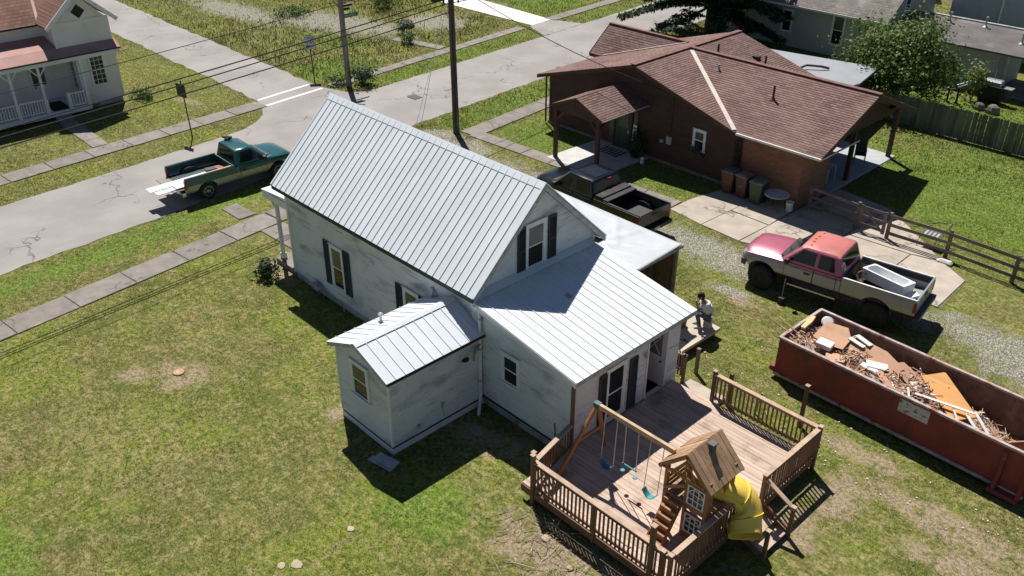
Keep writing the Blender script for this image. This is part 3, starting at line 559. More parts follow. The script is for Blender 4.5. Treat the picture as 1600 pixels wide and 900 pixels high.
M['brown_dark'] = pm('dark_brown_trim', (.085, .040, .030), .75, var=.2, rnd=.08)
M['bricks'] = brick_mat('red_brown_bricks', (.22, .095, .055), (.30, .15, .085), (.16, .11, .085), 'xz', .23, .078, .010)
M['flash'] = pm('pale_flashing', (.60, .50, .46), .5, var=.12, rnd=.02)
M['gutter'] = pm('pale_gutter', (.66, .64, .60), .5, var=.15, scale=3, rnd=.02)
B = thing('brown_house', 'long brown single-storey house with brown shingle roof and gabled entrance porch', 'house', (-8.0, 22.0, 0))
w = MB(); cs2 = .19; yF = 18.5
w.courses([(-15.0, yF, .0), (-3.5, yF, .0), (-3.5, yF, 2.62), (-9.3, yF, 4.25), (-15.0, yF, 2.58)], EZ, -EY, cs2, .022)
w.courses([(-15.0, yF, 0), (-15.0, 26, 0), (-15.0, 26, 2.58), (-15.0, yF, 2.58)], EZ, -EX, cs2, .022)
w.courses([(-4.2, 20.9, 0), (-4.2, 26, 0), (-4.2, 26, 2.9), (-4.2, 20.9, 2.9)], EZ, EX, cs2, .02)
w.courses([(-15.0, 26, 0), (-4.2, 26, 0), (-4.2, 26, 2.62), (-9.3, 26, 4.25), (-15.0, 26, 2.58)], EZ, EY, cs2, .02)
w.courses([(-15.45, 22.55, 0), (-15.45, 25.25, 0), (-15.45, 25.25, 2.7), (-15.45, 23.9, 3.95), (-15.45, 22.55, 2.7)], EZ, -EX, cs2, .02)
w.courses([(-.32, 18.6, 2.62), (-.32, 25.8, 2.62), (-.32, 22.2, 4.22)], EZ, EX, cs2, .02)
w.build('wall', M['brown'], B)
MB().box(-3.5, -.62, 18.52, 20.9, .0, 2.72).build('brick_wall', M['bricks'], B)
MB().box(-15.05, -.6, 18.46, 18.5, 0, .14).build('plinth', pm('grey_plinth', (.2, .16, .13), .9), B)
def slope_part(name, poly, vdir, mname, parent=None, step=.14):
    a, b_, c = Vector(poly[0]), Vector(poly[1]), Vector(poly[2]); n = (b_-a).cross(c-a).normalized(); n = n if n.z > 0 else -n
    o = MB().courses(poly, vdir, n, step, .014).build(name, M[mname], parent or B); MB().extr([Vector(p)-n*.004 for p in poly], V(0, 0, -.10)).build('roof_deck', M['brown_dark'], o); return o
ax = V(1, 0, .297).normalized(); zA = lambda x: 4.4-.2895*(x+9.3)
slope_part('roof', [(-9.3, 17.95, 4.4), (-9.3, 26.4, 4.4), (-15.35, 26.4, 2.60), (-15.35, 17.95, 2.60)], V(1, 0, .297), 'shingle_y')
slope_part('roof', [(-9.3, 17.95, 4.4), (-3.62, 17.95, 2.755), (-9.3, 22.2, 4.4)], V(-1, 0, .2895), 'shingle_y')
slope_part('roof', [(-9.3, 22.2, 4.4), (-3.6, 26.4, 2.75), (-9.3, 26.4, 4.4)], V(-1, 0, .2895), 'shingle_y')
slope_part('roof', [(-3.6, 18.0, 2.75), (.4, 18.0, 2.75), (.4, 22.2, 4.4), (-9.3, 22.2, 4.4)], V(0, 1, .393), 'shingle_x')
slope_part('roof', [(-9.3, 22.2, 4.4), (.4, 22.2, 4.4), (.4, 26.4, 2.75), (-3.6, 26.4, 2.75)], V(0, -1, .393), 'shingle_x')
slope_part('roof', [(-15.75, 22.3, 2.75), (-14.9, 22.3, 2.75), (-10.5, 23.9, 4.05), (-15.75, 23.9, 4.05)], V(0, 1, .8125), 'shingle_x')
slope_part('roof', [(-15.75, 25.5, 2.75), (-14.9, 25.5, 2.75), (-10.5, 23.9, 4.05), (-15.75, 23.9, 4.05)], V(0, -1, .8125), 'shingle_x')
rc = MB().bar((-9.3, 17.93, 4.425), (-9.3, 26.42, 4.425), .26, .035).bar((-9.2, 22.2, 4.425), (.42, 22.2, 4.425), .26, .035).bar((-15.77, 23.9, 4.07), (-10.6, 23.9, 4.07), .2, .03)
rc.build('ridge_cap', pm('ridge_shingle', (.19, .095, .078), .9, var=.25, scale=4, rnd=0), B)
MB().bar((-3.72, 18.04, 2.815), (-9.0, 21.95, 4.345), .20, .03).build('valley_flashing', M['flash'], B)
MB().bar((-14.8, 22.32, 2.82), (-10.6, 23.8, 4.06), .09, .03).build('valley_flashing', M['flash'], B)
MB().bar((-3.55, 17.95, 2.70), (.4, 17.95, 2.70), .10, .09).build('gutter', M['gutter'], B)
MB().bar((.40, 17.95, 2.70), (.42, 21.0, 2.72), .05, .06).build('drip_edge', M['flash'], B)
for a, b_ in (((-15.35, 17.94, 2.52), (-9.3, 17.94, 4.31)), ((-9.3, 17.94, 4.31), (-3.6, 17.94, 2.66)), ((.40, 18.0, 2.64), (.40, 22.2, 4.30)), ((.40, 22.2, 4.30), (.40, 26.4, 2.64)), ((-15.38, 17.95, 2.5), (-15.38, 26.4, 2.5)), ((-15.77, 22.3, 2.68), (-15.77, 23.9, 3.98)), ((-15.75, 22.28, 2.68), (-15.1, 22.28, 2.68))):
    MB().bar(a, b_, .03, .17).build('fascia', M['brown_dark'], B)
MB().tube((-15.1, 18.35, .1), (-15.1, 18.35, 2.45), .045).build('downspout', M['brown_dark'], B)
for x, y, h, m_ in ((-8.35, 23.2, .42, 'black_trim'), (-6.9, 21.2, .28, 'galv'), (-3.45, 20.35, .62, 'brown_dark'), (-6.6, 24.7, .62, 'black_trim')):
    zz = min(4.4-.393*abs(22.2-y), 9) if x > -7.5 or y < 22.2 else zA(x)
    MB().tube((x, y, zz-.05), (x, y, zz+h), .05, 10).lathe([(.14, zz-.02), (.06, zz+.08)], 10, (x, y, 0)).build('vent_pipe', M[m_], B)
MB().box(-7.3, -7.0, 24.6, 24.9, 3.72, 3.92).build('box_vent', M['black_trim'], B)
# entrance porch
pz = lambda x: 3.28-.43*abs(x+10.17)
for s_ in (-1, 1):
    poly = [(-10.17, 15.15, 3.28), (-10.17, 18.4, 3.28), (-10.17+s_*1.58, 18.4, 2.60), (-10.17+s_*1.58, 15.15, 2.60)]
    slope_part('porch_roof', poly, V(-s_, 0, .43), 'shingle_y')
    MB().bar((-10.17, 15.13, 3.22), (-10.17+s_*1.6, 15.13, 2.54), .03, .14).build('fascia', M['brown_dark'], B)
    MB().bar((-10.17+s_*1.6, 15.13, 2.56), (-10.17+s_*1.6, 18.4, 2.56), .04, .05).build('drip_edge', M['flash'], B)
MB().courses([(-11.6, 15.2, 2.42), (-8.75, 15.2, 2.42), (-8.75, 15.2, 2.58), (-10.17, 15.2, 3.18), (-11.6, 15.2, 2.58)], EZ, -EY, .16, .015).build('porch_gable', M['brown'], B)
MB().box(-11.6, -11.46, 15.2, 18.45, 2.40, 2.56).box(-8.9, -8.76, 15.2, 18.45, 2.40, 2.56).box(-11.6, -8.76, 15.22, 15.36, 2.40, 2.56).build('beam', M['brown_dark'], B)
for x in (-11.48, -8.9):
    p = MB().box(x-.085, x+.085, 15.22, 15.39, .05, 2.42).build('porch_post', M['brown'], B, bevel=.012)
    MB().bar((x, 15.34, 1.95), (x, 15.8, 2.42), .09, .09).bar((x+.05*(1 if x < -10 else -1), 15.3, 1.95), (x+.5*(1 if x < -10 else -1), 15.3, 2.42), .09, .09).build('brace', M['brown_dark'], p)
MB().prism([(-11.75, 15.0), (-8.55, 15.0), (-8.4, 18.45), (-11.6, 18.45)], -.05, .06).build('porch_slab', pm('pale_porch_slab', (.52, .51, .50), .85, var=.07, rnd=0), B, bevel=.015)
EXC += [[(-11.75, 15.0), (-8.55, 15.0), (-8.4, 18.5), (-11.6, 18.5)], [(-15.4, 18.45), (-.55, 18.45), (-.55, 27.3), (-15.4, 27.3)]]
dm = MB().pbox((-10.02, yF-.02, .06), EX, -EY, -.47, .47, 0, 2.03, .0, .05).build('door', pm('dark_green_door', (.018, .030, .030), .5), B)
MB().pbox((-10.02, yF-.07, 1.15), EX, -EY, -.26, .30, .0, .72, .0, .012).build('pane', M['glass_reflect'], dm); MB().pbox((-10.02, yF-.07, .9), EX, -EY, .34, .40, 0, .16, 0, .05).build('handle', M['galv'], dm)
for a in (-.26, 0, .26): MB().pbox((-10.02, yF-.07, .2), EX, -EY, a-.09, a+.09, 0, .75, 0, .012).build('door_panel', dm.data.materials[0], dm)
fm = MB().pbox((-10.02, yF-.02, .06), EX, -EY, -.56, -.47, 0, 2.13, 0, .08).pbox((-10.02, yF-.02, .06), EX, -EY, .47, .56, 0, 2.13, 0, .08).pbox((-10.02, yF-.02, .06), EX, -EY, -.56, .56, 2.05, 2.15, 0, .079).build('door_frame', M['black_trim'], B)
for a in (-.73, .73): MB().pbox((-10.02+a, yF-.02, .3), EX, -EY, -.12, .12, 0, 1.75, 0, .03).build('sidelight', M['glass_reflect'], fm)
bw = window(B, (-5.68, yF-.03, 1.22), EX, -EY, .52, .86, upper='glass_reflect', lower='glass')
MB().box(-6.05, -5.3, yF-.26, yF-.04, .98, 1.14).build('flower_box', M['brown_dark'], bw)
MB().box(-7.42, -7.12, yF-.14, yF-.03, 1.05, 1.42).build('meter_box', M['galv'], B, bevel=.02); MB().lathe([(.10, 0), (.10, .12), (.05, .16)], 12, (-7.68, yF-.1, 1.05)).build('meter', M['galv'], B)
MB().tube((-7.27, yF-.07, 1.42), (-7.27, yF-.07, 3.45), .026).sweep([(-7.27, yF-.07, 3.45), (-7.3, yF-.14, 3.52), (-7.36, yF-.18, 3.42)], .03).build('service_mast', M['brown_dark'], B)
# back patio under the roof
MB().prism([(-4.1, 20.95), (-.42, 20.95), (-.42, 27.2), (-4.1, 27.2)], -.05, .05).build('patio_slab', pm('blue_grey_slab', (.40, .42, .43), .85, var=.08, rnd=0), B, bevel=.02)
for y in (22.85, 26.9): MB().box(-.75, -.57, y-.09, y+.09, .05, 2.66).build('patio_post', M['brown_dark'], B)
MB().box(-.78, -.55, 18.6, 27.0, 2.50, 2.68).build('patio_beam', M['brown_dark'], B)
for y in (22.4, 26.45): MB().bar((-.66, y-.02, 2.1), (-.66, y+.42 if y < 24 else y-.5, 2.5), .10, .1).build('brace', M['brown_dark'], B)
fr_ = MB().prism([(-15.4, 27.1), (-13.6, 30.4), (-4.3, 32.2), (-3.7, 29.0), (-4.0, 26.9)], 2.32, 2.42).build('flat_roof', pm('grey_roof_sheet', (.27, .285, .31), .6, var=.08, scale=.7, rnd=0), B)
MB().prism([(-15.0, 27.2), (-13.5, 30.1), (-4.6, 31.8), (-4.1, 29.0), (-4.3, 27.0)], 0, 2.3).build('shed_wall', M['brown'], fr_)
MB().sweep([(-7.0, 28.5, 2.5), (-6.8, 29.2, 2.62), (-6.2, 29.6, 2.6), (-5.9, 29.9, 2.5)], .06, 6).build('stove_pipe', M['black_trim'], fr_)
EXC.append([(-15.4, 26), (-13.6, 30.4), (-4.3, 32.2), (-3.7, 26)])
# porch things
sg = thing('porch_sign', 'tall white sign board with dark lettering leaning by the brown porch door', 'sign', (-9.25, 18.3, .06))
MB().obox((-9.22, 18.30, .78), (.115, 0, 0), (0, .012, 0), (0, .05, .70)).build('board', pm('sign_white', (.70, .70, .69), .7, rnd=0), sg)
lt = MB()
for i, (a, b_) in enumerate(((-.06, .05), (-.05, .06), (-.065, .045), (-.05, .05), (-.06, .06), (-.05, .05))):
    z = 1.30-i*.16; yy = 18.282+.071*(z-.78)-.004; lt.box(-9.22+a, -9.22+a+.025, yy-.004, yy, z-.055, z+.055).box(-9.22+b_-.025, -9.22+b_, yy-.004, yy, z-.055, z+.04).box(-9.22+a, -9.22+b_, yy-.005, yy-.001, z-.01+.03*(i % 2), z+.015+.03*(i % 2))
lt.build('lettering', M['black_trim'], sg)
dmat = thing('door_mat', 'striped dark door mat in front of the brown porch door', 'mat', (-10.0, 17.7, .06))
MB().box(-10.75, -9.45, 17.3, 18.1, .062, .075).build('mat', pm('mat_brown', (.06, .035, .03), .95), dmat)
for i in range(6): MB().box(-10.7+i*.21, -10.6+i*.21, 17.28, 18.12, .076, .082).build('stripe', pm('mat_pale', (.45, .42, .40), .95) if i == 0 else bpy.data.materials['mat_pale'], dmat)
# ---------------------------------------------------------------- white villa across the street
M['villa'] = pm('cream_clapboard', (.76, .75, .71), .75, var=.05, scale=1, stain=[((.60, .59, .56), 1.2, .6, .8)], rnd=.02)
M['villa_roof'] = brick_mat('rusty_brown_shingles', (.20, .105, .075), (.30, .175, .13), (.11, .06, .05), 'yz', .3, .13, .014)
M['porch_red'] = pm('faded_red_roofing', (.42, .245, .215), .85, var=.1, scale=1, stain=[((.52, .33, .29), .9, .5, .75)], rnd=0)
VL = thing('white_villa', 'white villa with gabled wing, reddish porch roof and balustraded porch at top left', 'house', (-36.5, -1.5, 0))
xv = -33.5; w = MB(); c3 = .125
w.courses([(xv, 2.0, .25), (xv, 4.0, .25), (xv, 4.0, 3.4), (xv, 2.0, 3.4)], EZ, EX, c3, .014)
w.courses([(xv, 1.2, 3.3), (xv, 4.0, 3.3), (xv, 4.0, 4.5), (xv, 2.6, 5.95), (xv, 1.2, 4.5)], EZ, EX, c3, .014)
w.courses([(xv, 2.0, .25), (-35.2, 2.0, .25), (-35.2, 2.0, 3.5), (xv, 2.0, 3.5)], EZ, -EY, c3, .014)
w.courses([(-35.2, -9, .25), (-35.2, 2.0, .25), (-35.2, 2.0, 4.4), (-35.2, -9, 4.4)], EZ, EX, c3, .014)
w.courses([(xv, 1.2, 3.3), (-35.2, 1.2, 3.3), (-35.2, 1.2, 4.5), (xv, 1.2, 4.5)], EZ, -EY, c3, .014)
w.courses([(xv, 4.0, .25), (-42, 4.0, .25), (-42, 4.0, 4.4), (xv, 4.0, 4.4)], EZ, EY, c3, .014)
w.build('wall', M['villa'], VL)
MB().box(-42, xv-.05, -9, 3.95, -.02, .25).build('foundation', M['foundation'], VL)
for y in (2.0, 4.0): MB().box(xv-.02, xv+.03, y-.07, y+.05, .25, 3.25).build('corner_board', M['trim'], VL)
for y in (1.2, 4.0): MB().box(xv-.02, xv+.03, y-.06, y+.05, 3.3, 4.45).build('corner_board', M['trim'], VL)
MB().box(xv-.03, xv+.035, 1.15, 4.05, 4.42, 4.62).build('frieze_board', M['trim'], VL)
def vroof(name, poly, m): return MB().extr(poly, (0, 0, -.09)).build(name, M[m], VL)
vroof('roof', [(xv+.35, .85, 4.5), (xv+.35, 2.6, 6.12), (-39, 2.6, 6.12), (-39, .85, 4.5)], 'villa_roof'); vroof('roof', [(xv+.35, 4.38, 4.5), (xv+.35, 2.6, 6.12), (-39, 2.6, 6.12), (-39, 4.38, 4.5)], 'villa_roof')
vroof('roof', [(-34.8, -9.3, 4.42), (-34.8, 1.1, 4.42), (-38.6, 2.4, 7.2), (-38.6, -9.3, 7.2)], 'villa_roof')
MB().bar((-34.75, -9.3, 4.40), (-34.75, 1.0, 4.40), .09, .1).build('gutter', M['black_trim'], VL)
MB().bar((-34.85, 1.0, 4.52), (-37.5, 1.75, 6.35), .14, .05).build('valley_flashing', pm('rust_flashing', (.42, .26, .2), .6), VL)
for s_ in (-1, 1): MB().bar((xv+.33, 2.6, 6.06), (xv+.33, 2.6+s_*1.8, 4.42), .05, .2).build('barge_board', M['trim'], VL)
dv = MB().obox((xv+.02, 2.6, 5.05), (.02, 0, 0), (0, .24, .24), (0, -.24, .24)).build('gable_vent', M['trim'], VL); MB().obox((xv+.045, 2.6, 5.05), (.012, 0, 0), (0, .18, .18), (0, -.18, .18)).build('pane', M['glass'], dv)
MB().extr([(-32.85, -9.2, 3.08), (-32.85, 4.15, 3.08), (-33.55, 4.15, 3.42), (-33.55, -9.2, 3.42)], (0, 0, -.05)).build('porch_roof', M['porch_red'], VL)
MB().extr([(-33.55, -9.2, 3.42), (-33.55, 1.2, 3.42), (-35.2, 1.2, 3.72), (-35.2, -9.2, 3.72)], (0, 0, -.05)).build('porch_roof', M['porch_red'], VL)
MB().box(-32.9, -32.82, -9.2, 4.15, 3.0, 3.07).build('gutter', M['black_trim'], VL); MB().box(-33.1, -32.92, -9.1, 4.1, 2.78, 3.0).build('porch_beam', M['trim'], VL)
MB().box(-35.2, -32.8, -9.2, 2.0, .18, .40).build('porch_floor', M['trim'], VL); MB().box(-34.6, -33.0, -.02+.15, 1.0, .40, .41).build('porch_rug', M['dark'], VL)
MB().box(-32.75, -32.2, .05, .8, 0, .2).build('porch_step', M['concrete'], VL)
for y in (-4.6, -3.1, -1.55, -.15, 1.95):
    p = MB().box(-33.05, -32.93, y-.06, y+.06, .4, 2.8).box(-33.08, -32.9, y-.09, y+.09, .4, 1.15).build('porch_column', M['trim'], VL, bevel=.008)
    if y < 1.5:
        MB().bar((-33, y+.03, 2.3), (-33, y+.38, 2.76), .035, .05).bar((-33, y-.03, 2.3), (-33, y-.38, 2.76), .035, .05).build('bracket', M['trim'], p)
bal = MB().box(-.02, .02, -.022, .022, 0, .62).mesh('baluster'); bal.materials.append(M['trim'])
for y0, y1 in ((-4.5, -3.2), (-3.0, -1.65), (-1.45, -.25), (1.0, 1.85)):
    rl = MB().box(-33.03, -32.95, y0, y1, 1.12, 1.18).box(-33.02, -32.96, y0, y1, .48, .53).build('railing', M['trim'], VL); nb = int((y1-y0)/.13)
    for i in range(nb): piece(bal, 'baluster', rl, (-32.99, y0+(i+.5)*(y1-y0)/nb, .51))
MB().box(-33.1, -32.88, .92, 1.08, .4, 1.25).build('newel', M['trim'], VL)
window(VL, (xv+.014, 2.95, 1.15), EY, EX, .72, 1.55, 'glass', 'glass', 'trim', grid=(3, 3)); window(VL, (-34.35, 2.0-.014, .95), -EX, -EY, .62, 1.75, 'glass', 'glass', 'trim', grid=(3, 3))
window(VL, (-35.186, -2.6, 1.1), EY, EX, .8, 1.6, 'glass', 'glass', 'trim'); window(VL, (-35.186, -5.4, 1.1), EY, EX, .8, 1.6, 'glass', 'glass', 'trim')
vd = MB().box(-35.2, -35.14, -.05, .85, .4, 2.5).build('door', M['trim'], VL); MB().box(-35.15, -35.12, .08, .72, 1.25, 2.35).build('pane', M['glass_reflect'], vd); MB().box(-35.15, -35.10, .1, .16, 1.1, 1.2).build('handle', M['black_trim'], vd)
EXC.append([(-42, -9.2), (-32.2, -9.2), (-32.8, 4.1), (-42, 4.1)])
# ---------------------------------------------------------------- houses beyond, top right
M['grey_side'] = pm('grey_green_siding', (.40, .43, .415), .75, var=.06, stain=[((.32, .345, .33), 1, .55, .75)], rnd=.02)
M['old_shingle'] = brick_mat('old_grey_brown_shingles', (.20, .175, .16), (.30, .265, .24), (.13, .11, .10), 'xy', .34, .15, .012, stain=[((.40, .37, .34), .8, .58, .75)])
M['dark_felt'] = pm('dark_roofing_felt', (.125, .112, .112), .9, var=.2, scale=1, stain=[((.22, .205, .20), .7, .52, .75)], rnd=0)
GH = thing('grey_house', 'grey-green sided house with low extension roof beyond the privacy fence', 'house', (-10, 42, 0))
yg = 40.3; w = MB()
w.courses([(-20, yg, 0), (-8.0, yg, 0), (-8.0, yg, 2.85), (-20, yg, 2.85)], EZ, -EY, .15, .012)
w.courses([(-8.0, yg, 0), (-8.0, 47, 0), (-8.0, 47, 2.85), (-8.0, 43.6, 5.3), (-8.0, yg, 2.85)], EZ, EX, .15, .012)
w.courses([(-4.5, 40.2, 0), (-1.1, 40.2, 0), (-1.1, 40.2, 2.35), (-4.5, 40.2, 2.35)], EZ, -EY, .15, .012)
w.courses([(-1.1, 40.2, 0), (-1.1, 44, 0), (-1.1, 44, 2.35), (-1.1, 40.2, 2.35)], EZ, EX, .15, .012)
w.courses([(-8.0, 41.6, 0), (-4.5, 41.6, 0), (-4.5, 41.6, 2.35), (-8.0, 41.6, 2.35)], EZ, -EY, .15, .012)
w.build('wall', M['grey_side'], GH)
for poly in ([(-20, 39.9, 2.75), (-7.7, 39.9, 2.75), (-7.7, 43.6, 5.45), (-20, 43.6, 5.45)], [(-20, 47.3, 2.75), (-7.7, 47.3, 2.75), (-7.7, 43.6, 5.45), (-20, 43.6, 5.45)]): MB().extr(poly, (0, 0, -.12)).build('roof', M['old_shingle'], GH)
MB().bar((-20, 39.86, 2.66), (-7.68, 39.86, 2.66), .06, .12).build('gutter', M['trim'], GH)
MB().extr([(-8.0, 41.2, 2.44), (-4.7, 41.2, 2.44), (-4.7, 39.7, 2.40), (.4, 39.7, 2.40), (1.9, 39.7, 2.40), (1.9, 43.4, 2.95), (-7.0, 43.4, 2.95), (-8.0, 43.4, 2.95)], (0, 0, -.10)).build('extension_roof', M['dark_felt'], GH)
MB().bar((-6.9, 43.4, 2.98), (1.9, 43.4, 2.98), .2, .06).build('ridge_cap', M['trim_old'], GH)
window(GH, (-14.55, yg-.014, .95), EX, -EY, .62, 1.3, 'glass', 'glass', 'trim'); window(GH, (-10.95, yg-.014, .75), EX, -EY, .72, 1.75, 'glass_reflect', 'glass', 'trim'); window(GH, (-7.985, 42.8, 2.9), EY, EX, .6, .8, 'glass', 'glass', 'trim')
for x, y in ((-6.3, 41.7), (-5.2, 42.6), (-3.2, 42.8), (-.6, 41.4)):
    zz = 2.4+(y-39.7)*.149; MB().tube((x, y, zz), (x, y, zz+.5), .05).lathe([(.17, zz), (.06, zz+.1)], 10, (x, y, 0)).lathe([(.08, zz+.5), (.08, zz+.58)], 10, (x, y, 0)).build('vent_pipe', M['galv'], GH)
for x in (-.6, .9, 1.7): MB().box(x-.06, x+.06, 40.0, 40.12, 0, 2.3).build('porch_post', M['trim_old'], GH)
MB().box(-1.0, 2.6, 40.0, 43.5, -.02, .12).build('porch_floor', M['concrete'], GH)
EXC += [[(-20, 40.2), (2.6, 40.0), (2.6, 48), (-20, 48)]]
BH = thing('blue_grey_house', 'tall blue-grey sided house rising behind the dark extension roof at top right', 'house', (0, 50, 0))
MB().courses([(-7.2, 47.6, 0), (12, 47.6, 0), (12, 47.6, 6.0), (-7.2, 47.6, 6.0)], EZ, -EY, .16, .014).courses([(-7.2, 47.6, 0), (-7.2, 56, 0), (-7.2, 56, 6.0), (-7.2, 47.6, 6.0)], EZ, -EX, .16, .014).build('wall', pm('blue_grey_siding', (.44, .48, .53), .75, var=.05, rnd=0), BH)
for poly in ([(-7.6, 47.1, 5.9), (12.4, 47.1, 5.9), (12.4, 52, 8.8), (-7.6, 52, 8.8)], [(-7.6, 56.9, 5.9), (12.4, 56.9, 5.9), (12.4, 52, 8.8), (-7.6, 52, 8.8)]): MB().extr(poly, (0, 0, -.12)).build('roof', M['dark_felt'], BH)
for x, z in ((-5.3, 4.2), (-1.75, 3.3), (2.5, 3.3), (7, 3.3)): window(BH, (x, 47.585, z), EX, -EY, .8, 1.5, 'glass_reflect', 'glass_pale', 'trim')
MB().tube((-4.1, 47.5, .2), (-4.1, 47.5, 5.8), .06).build('downspout', M['pipe_white'], BH)
EXC.append([(-7.5, 47.5), (12.5, 47.5), (12.5, 57), (-7.5, 57)])
# ---------------------------------------------------------------- deck
M['deck_board'] = pm('weathered_deck_board', (.52, .395, .32), .8, var=.16, scale=2.2, stretch=(.35, 4, 4), bump=.25, bscale=14, stain=[((.32, .225, .175), 1.4, .52, .72), ((.62, .50, .41), 2.5, .62, .78)], rnd=.13)
M['rail'] = pm('brown_stained_rail', (.185, .10, .06), .75, var=.25, scale=3, stretch=(1, 1, .4), bump=.2, rnd=.14)
M['rail_top'] = pm('sunlit_rail_cap', (.46, .325, .235), .75, var=.2, scale=3, bump=.2, rnd=.1)  # caps paler than the rails: sunlight on top put into the colour
D = thing('deck', 'weathered brown timber deck with baluster railings behind the white house', 'deck', (5.85, 1.55, 0))
dx0, dx1, dy0, dy1, dz = 3.56, 8.22, -1.60, 4.68, .45
nb = 45; bwid = (dy1-dy0)/nb
bme = MB().box(-(dx1-dx0)/2, (dx1-dx0)/2, -bwid/2+.004, bwid/2-.004, -.028, 0).mesh('deck_board'); bme.materials.append(M['deck_board'])
for i in range(nb): piece(bme, 'deck_board', D, ((dx0+dx1)/2+random.uniform(-.008, .008), dy0+(i+.5)*bwid, dz+random.uniform(-.003, .003)), (0, 0, random.uniform(-.0006, .0006)))
fr = MB().box(dx0, dx1-.01, dy0-.035, dy0, .20, dz-.03).box(dx0, dx1-.01, dy1, dy1+.035, .20, dz-.03).box(dx1-.035, dx1, dy0, dy1, .20, dz-.03)
for x in (4.2, 5.2, 6.2, 7.2): fr.box(x-.02, x+.02, dy0, dy1, .20, dz-.032)
fr.build('rim_joist', M['rail'], D)
for x, y in ((4.2, -1.3), (6.2, -1.3), (8.0, -1.3), (8.0, 1.6), (8.0, 4.4), (6.2, 4.4), (4.6, 4.4)): MB().box(x-.07, x+.07, y-.07, y+.07, -.05, .22).build('footing', M['rail'], D)
balu = MB().box(-.019, .019, -.019, .019, 0, .86).mesh('baluster'); balu.materials.append(M['rail'])
def deck_rail(a, b_, zt=1.40, out=(0, 0)):
    a, b_ = Vector((*a, 0)), Vector((*b_, 0)); d = b_-a; ang = math.atan2(d.y, d.x); o = Vector((*out, 0))*.045
    r = MB().bar(a+V(0, 0, zt), b_+V(0, 0, zt), .135, .036).build('railing', M['rail_top'], D)
    MB().bar(a+o*.4+V(0, 0, zt-.075), b_+o*.4+V(0, 0, zt-.075), .035, .085).build('upper_rail', M['rail'], r); MB().bar(a+o*.4+V(0, 0, .60), b_+o*.4+V(0, 0, .60), .035, .085).build('lower_rail', M['rail'], r)
    nb = max(2, int(d.length/.125))
    for i in range(nb): piece(balu, 'baluster', r, a+d*((i+.5)/nb)+o+V(0, 0, .50), (0, random.uniform(-.01, .01), ang), (1, 1, random.uniform(.97, 1.0)))
    return r
deck_rail((3.98, -1.60), (8.15, -1.60), out=(0, -1)); deck_rail((8.2, -1.5), (8.2, .95), out=(1, 0)); deck_rail((8.2, 2.1), (8.2, 4.6), out=(1, 0)); deck_rail((4.95, 4.68), (8.15, 4.68), out=(0, 1))
deck_rail((3.95, -1.52), (3.62, .12), zt=1.36, out=(-1, 0))
def dpost(x, y, z0, z1, s=.095, cap=True, nm='post', m='rail'):
    p = MB().box(x-s/2, x+s/2, y-s/2, y+s/2, z0, z1).build(nm, M[m], D, bevel=.008)
    if cap: MB().box(x-s/2-.012, x+s/2+.012, y-s/2-.012, y+s/2+.012, z1, z1+.025).build('post_cap', M['rail_top'], p)
for x, y, z1 in ((3.97, -1.63, 1.60), (3.84, -1.48, 1.52), (8.22, -1.63, 1.46), (8.24, .98, 1.46), (8.24, 2.06, 1.46), (8.22, 4.68, 1.46), (4.92, 4.70, 1.48), (8.02, -1.63, 1.44)): dpost(x, y, .0, z1)
dpost(7.72, -1.66, 0, 2.0, .11); dpost(5.08, 5.35, -.05, 1.15, .10, False); dpost(7.04, 6.05, -.05, 1.42, .10, True); dpost(6.0, -1.63, .2, 1.38, .09, False)
# step landing by the back door and stairs beside the slide
st = MB()
for i, (x0, z) in enumerate(((8.28, .30), (8.62, .16))): st.box(x0, x0+.42, 1.02, 2.04, z-.04, z)
s0 = st.build('stair_tread', M['deck_board'], D)
for y in (1.0, 2.06): MB().bar((8.24, y, .42), (9.1, y, .02), .04, .2).build('stair_stringer', M['rail'], D)
for y in (.98, 2.08):
    dpost(9.08, y, -.03, .98, .09)
    if y > 1.5: MB().bar((8.24, y, 1.36), (9.12, y, .92), .12, .035).build('stair_handrail', M['rail_top'], D)
    if y > 1.5: MB().bar((8.24, y, .62), (9.1, y, .22), .04, .07).build('stair_rail', M['rail'], D)
EXC.append([(dx0, dy0), (dx1, dy0), (dx1, dy1), (dx0, dy1)])
slabp = thing('back_landing', 'low concrete landing slab beside the back corner of the white house', 'landing', (2.2, 6.6, 0))
MB().prism([(1.45, 4.95), (2.72, 4.95), (2.80, 8.22), (1.55, 8.30)], .24, .35).build('slab', pm('tan_slab', (.50, .42, .34), .9, var=.1, scale=1.2, rnd=0), slabp, bevel=.012)
MB().prism([(1.5, 5.0), (2.62, 5.0), (2.70, 8.1), (1.62, 8.18)], -.03, .23).build('base', pm('dark_slab_base', (.10, .085, .07), .9), slabp)
MB().box(3.62, 4.9, 4.78, 5.5, -.03, .12).build('lower_step', M['concrete_pale'], slabp, bevel=.01)
single(MB().box(3.43, 3.53, 5.95, 6.05, -.03, .90).box(3.42, 3.54, 5.94, 6.06, .90, .92), 'fence_post', M['wood_old'], 'short lone wooden post standing in grass beside the landing slab', 'post', loc=(3.48, 6, 0), bevel=.008)
dl = thing('short_railing', 'short brown baluster railing at the back corner of the house', 'railing', (3.4, 5.1, 0))
for x in (3.15, 3.55): MB().box(x-.045, x+.045, 5.15, 5.24, 0, 1.1).build('post', M['rail'], dl)
MB().box(3.1, 3.6, 5.15, 5.25, 1.06, 1.10).build('rail', M['rail_top'], dl); MB().box(3.1, 3.6, 5.17, 5.22, .5, .56).build('rail', M['rail'], dl)
for i in range(3): piece(balu, 'baluster', dl, (3.24+i*.1, 5.2, .30))
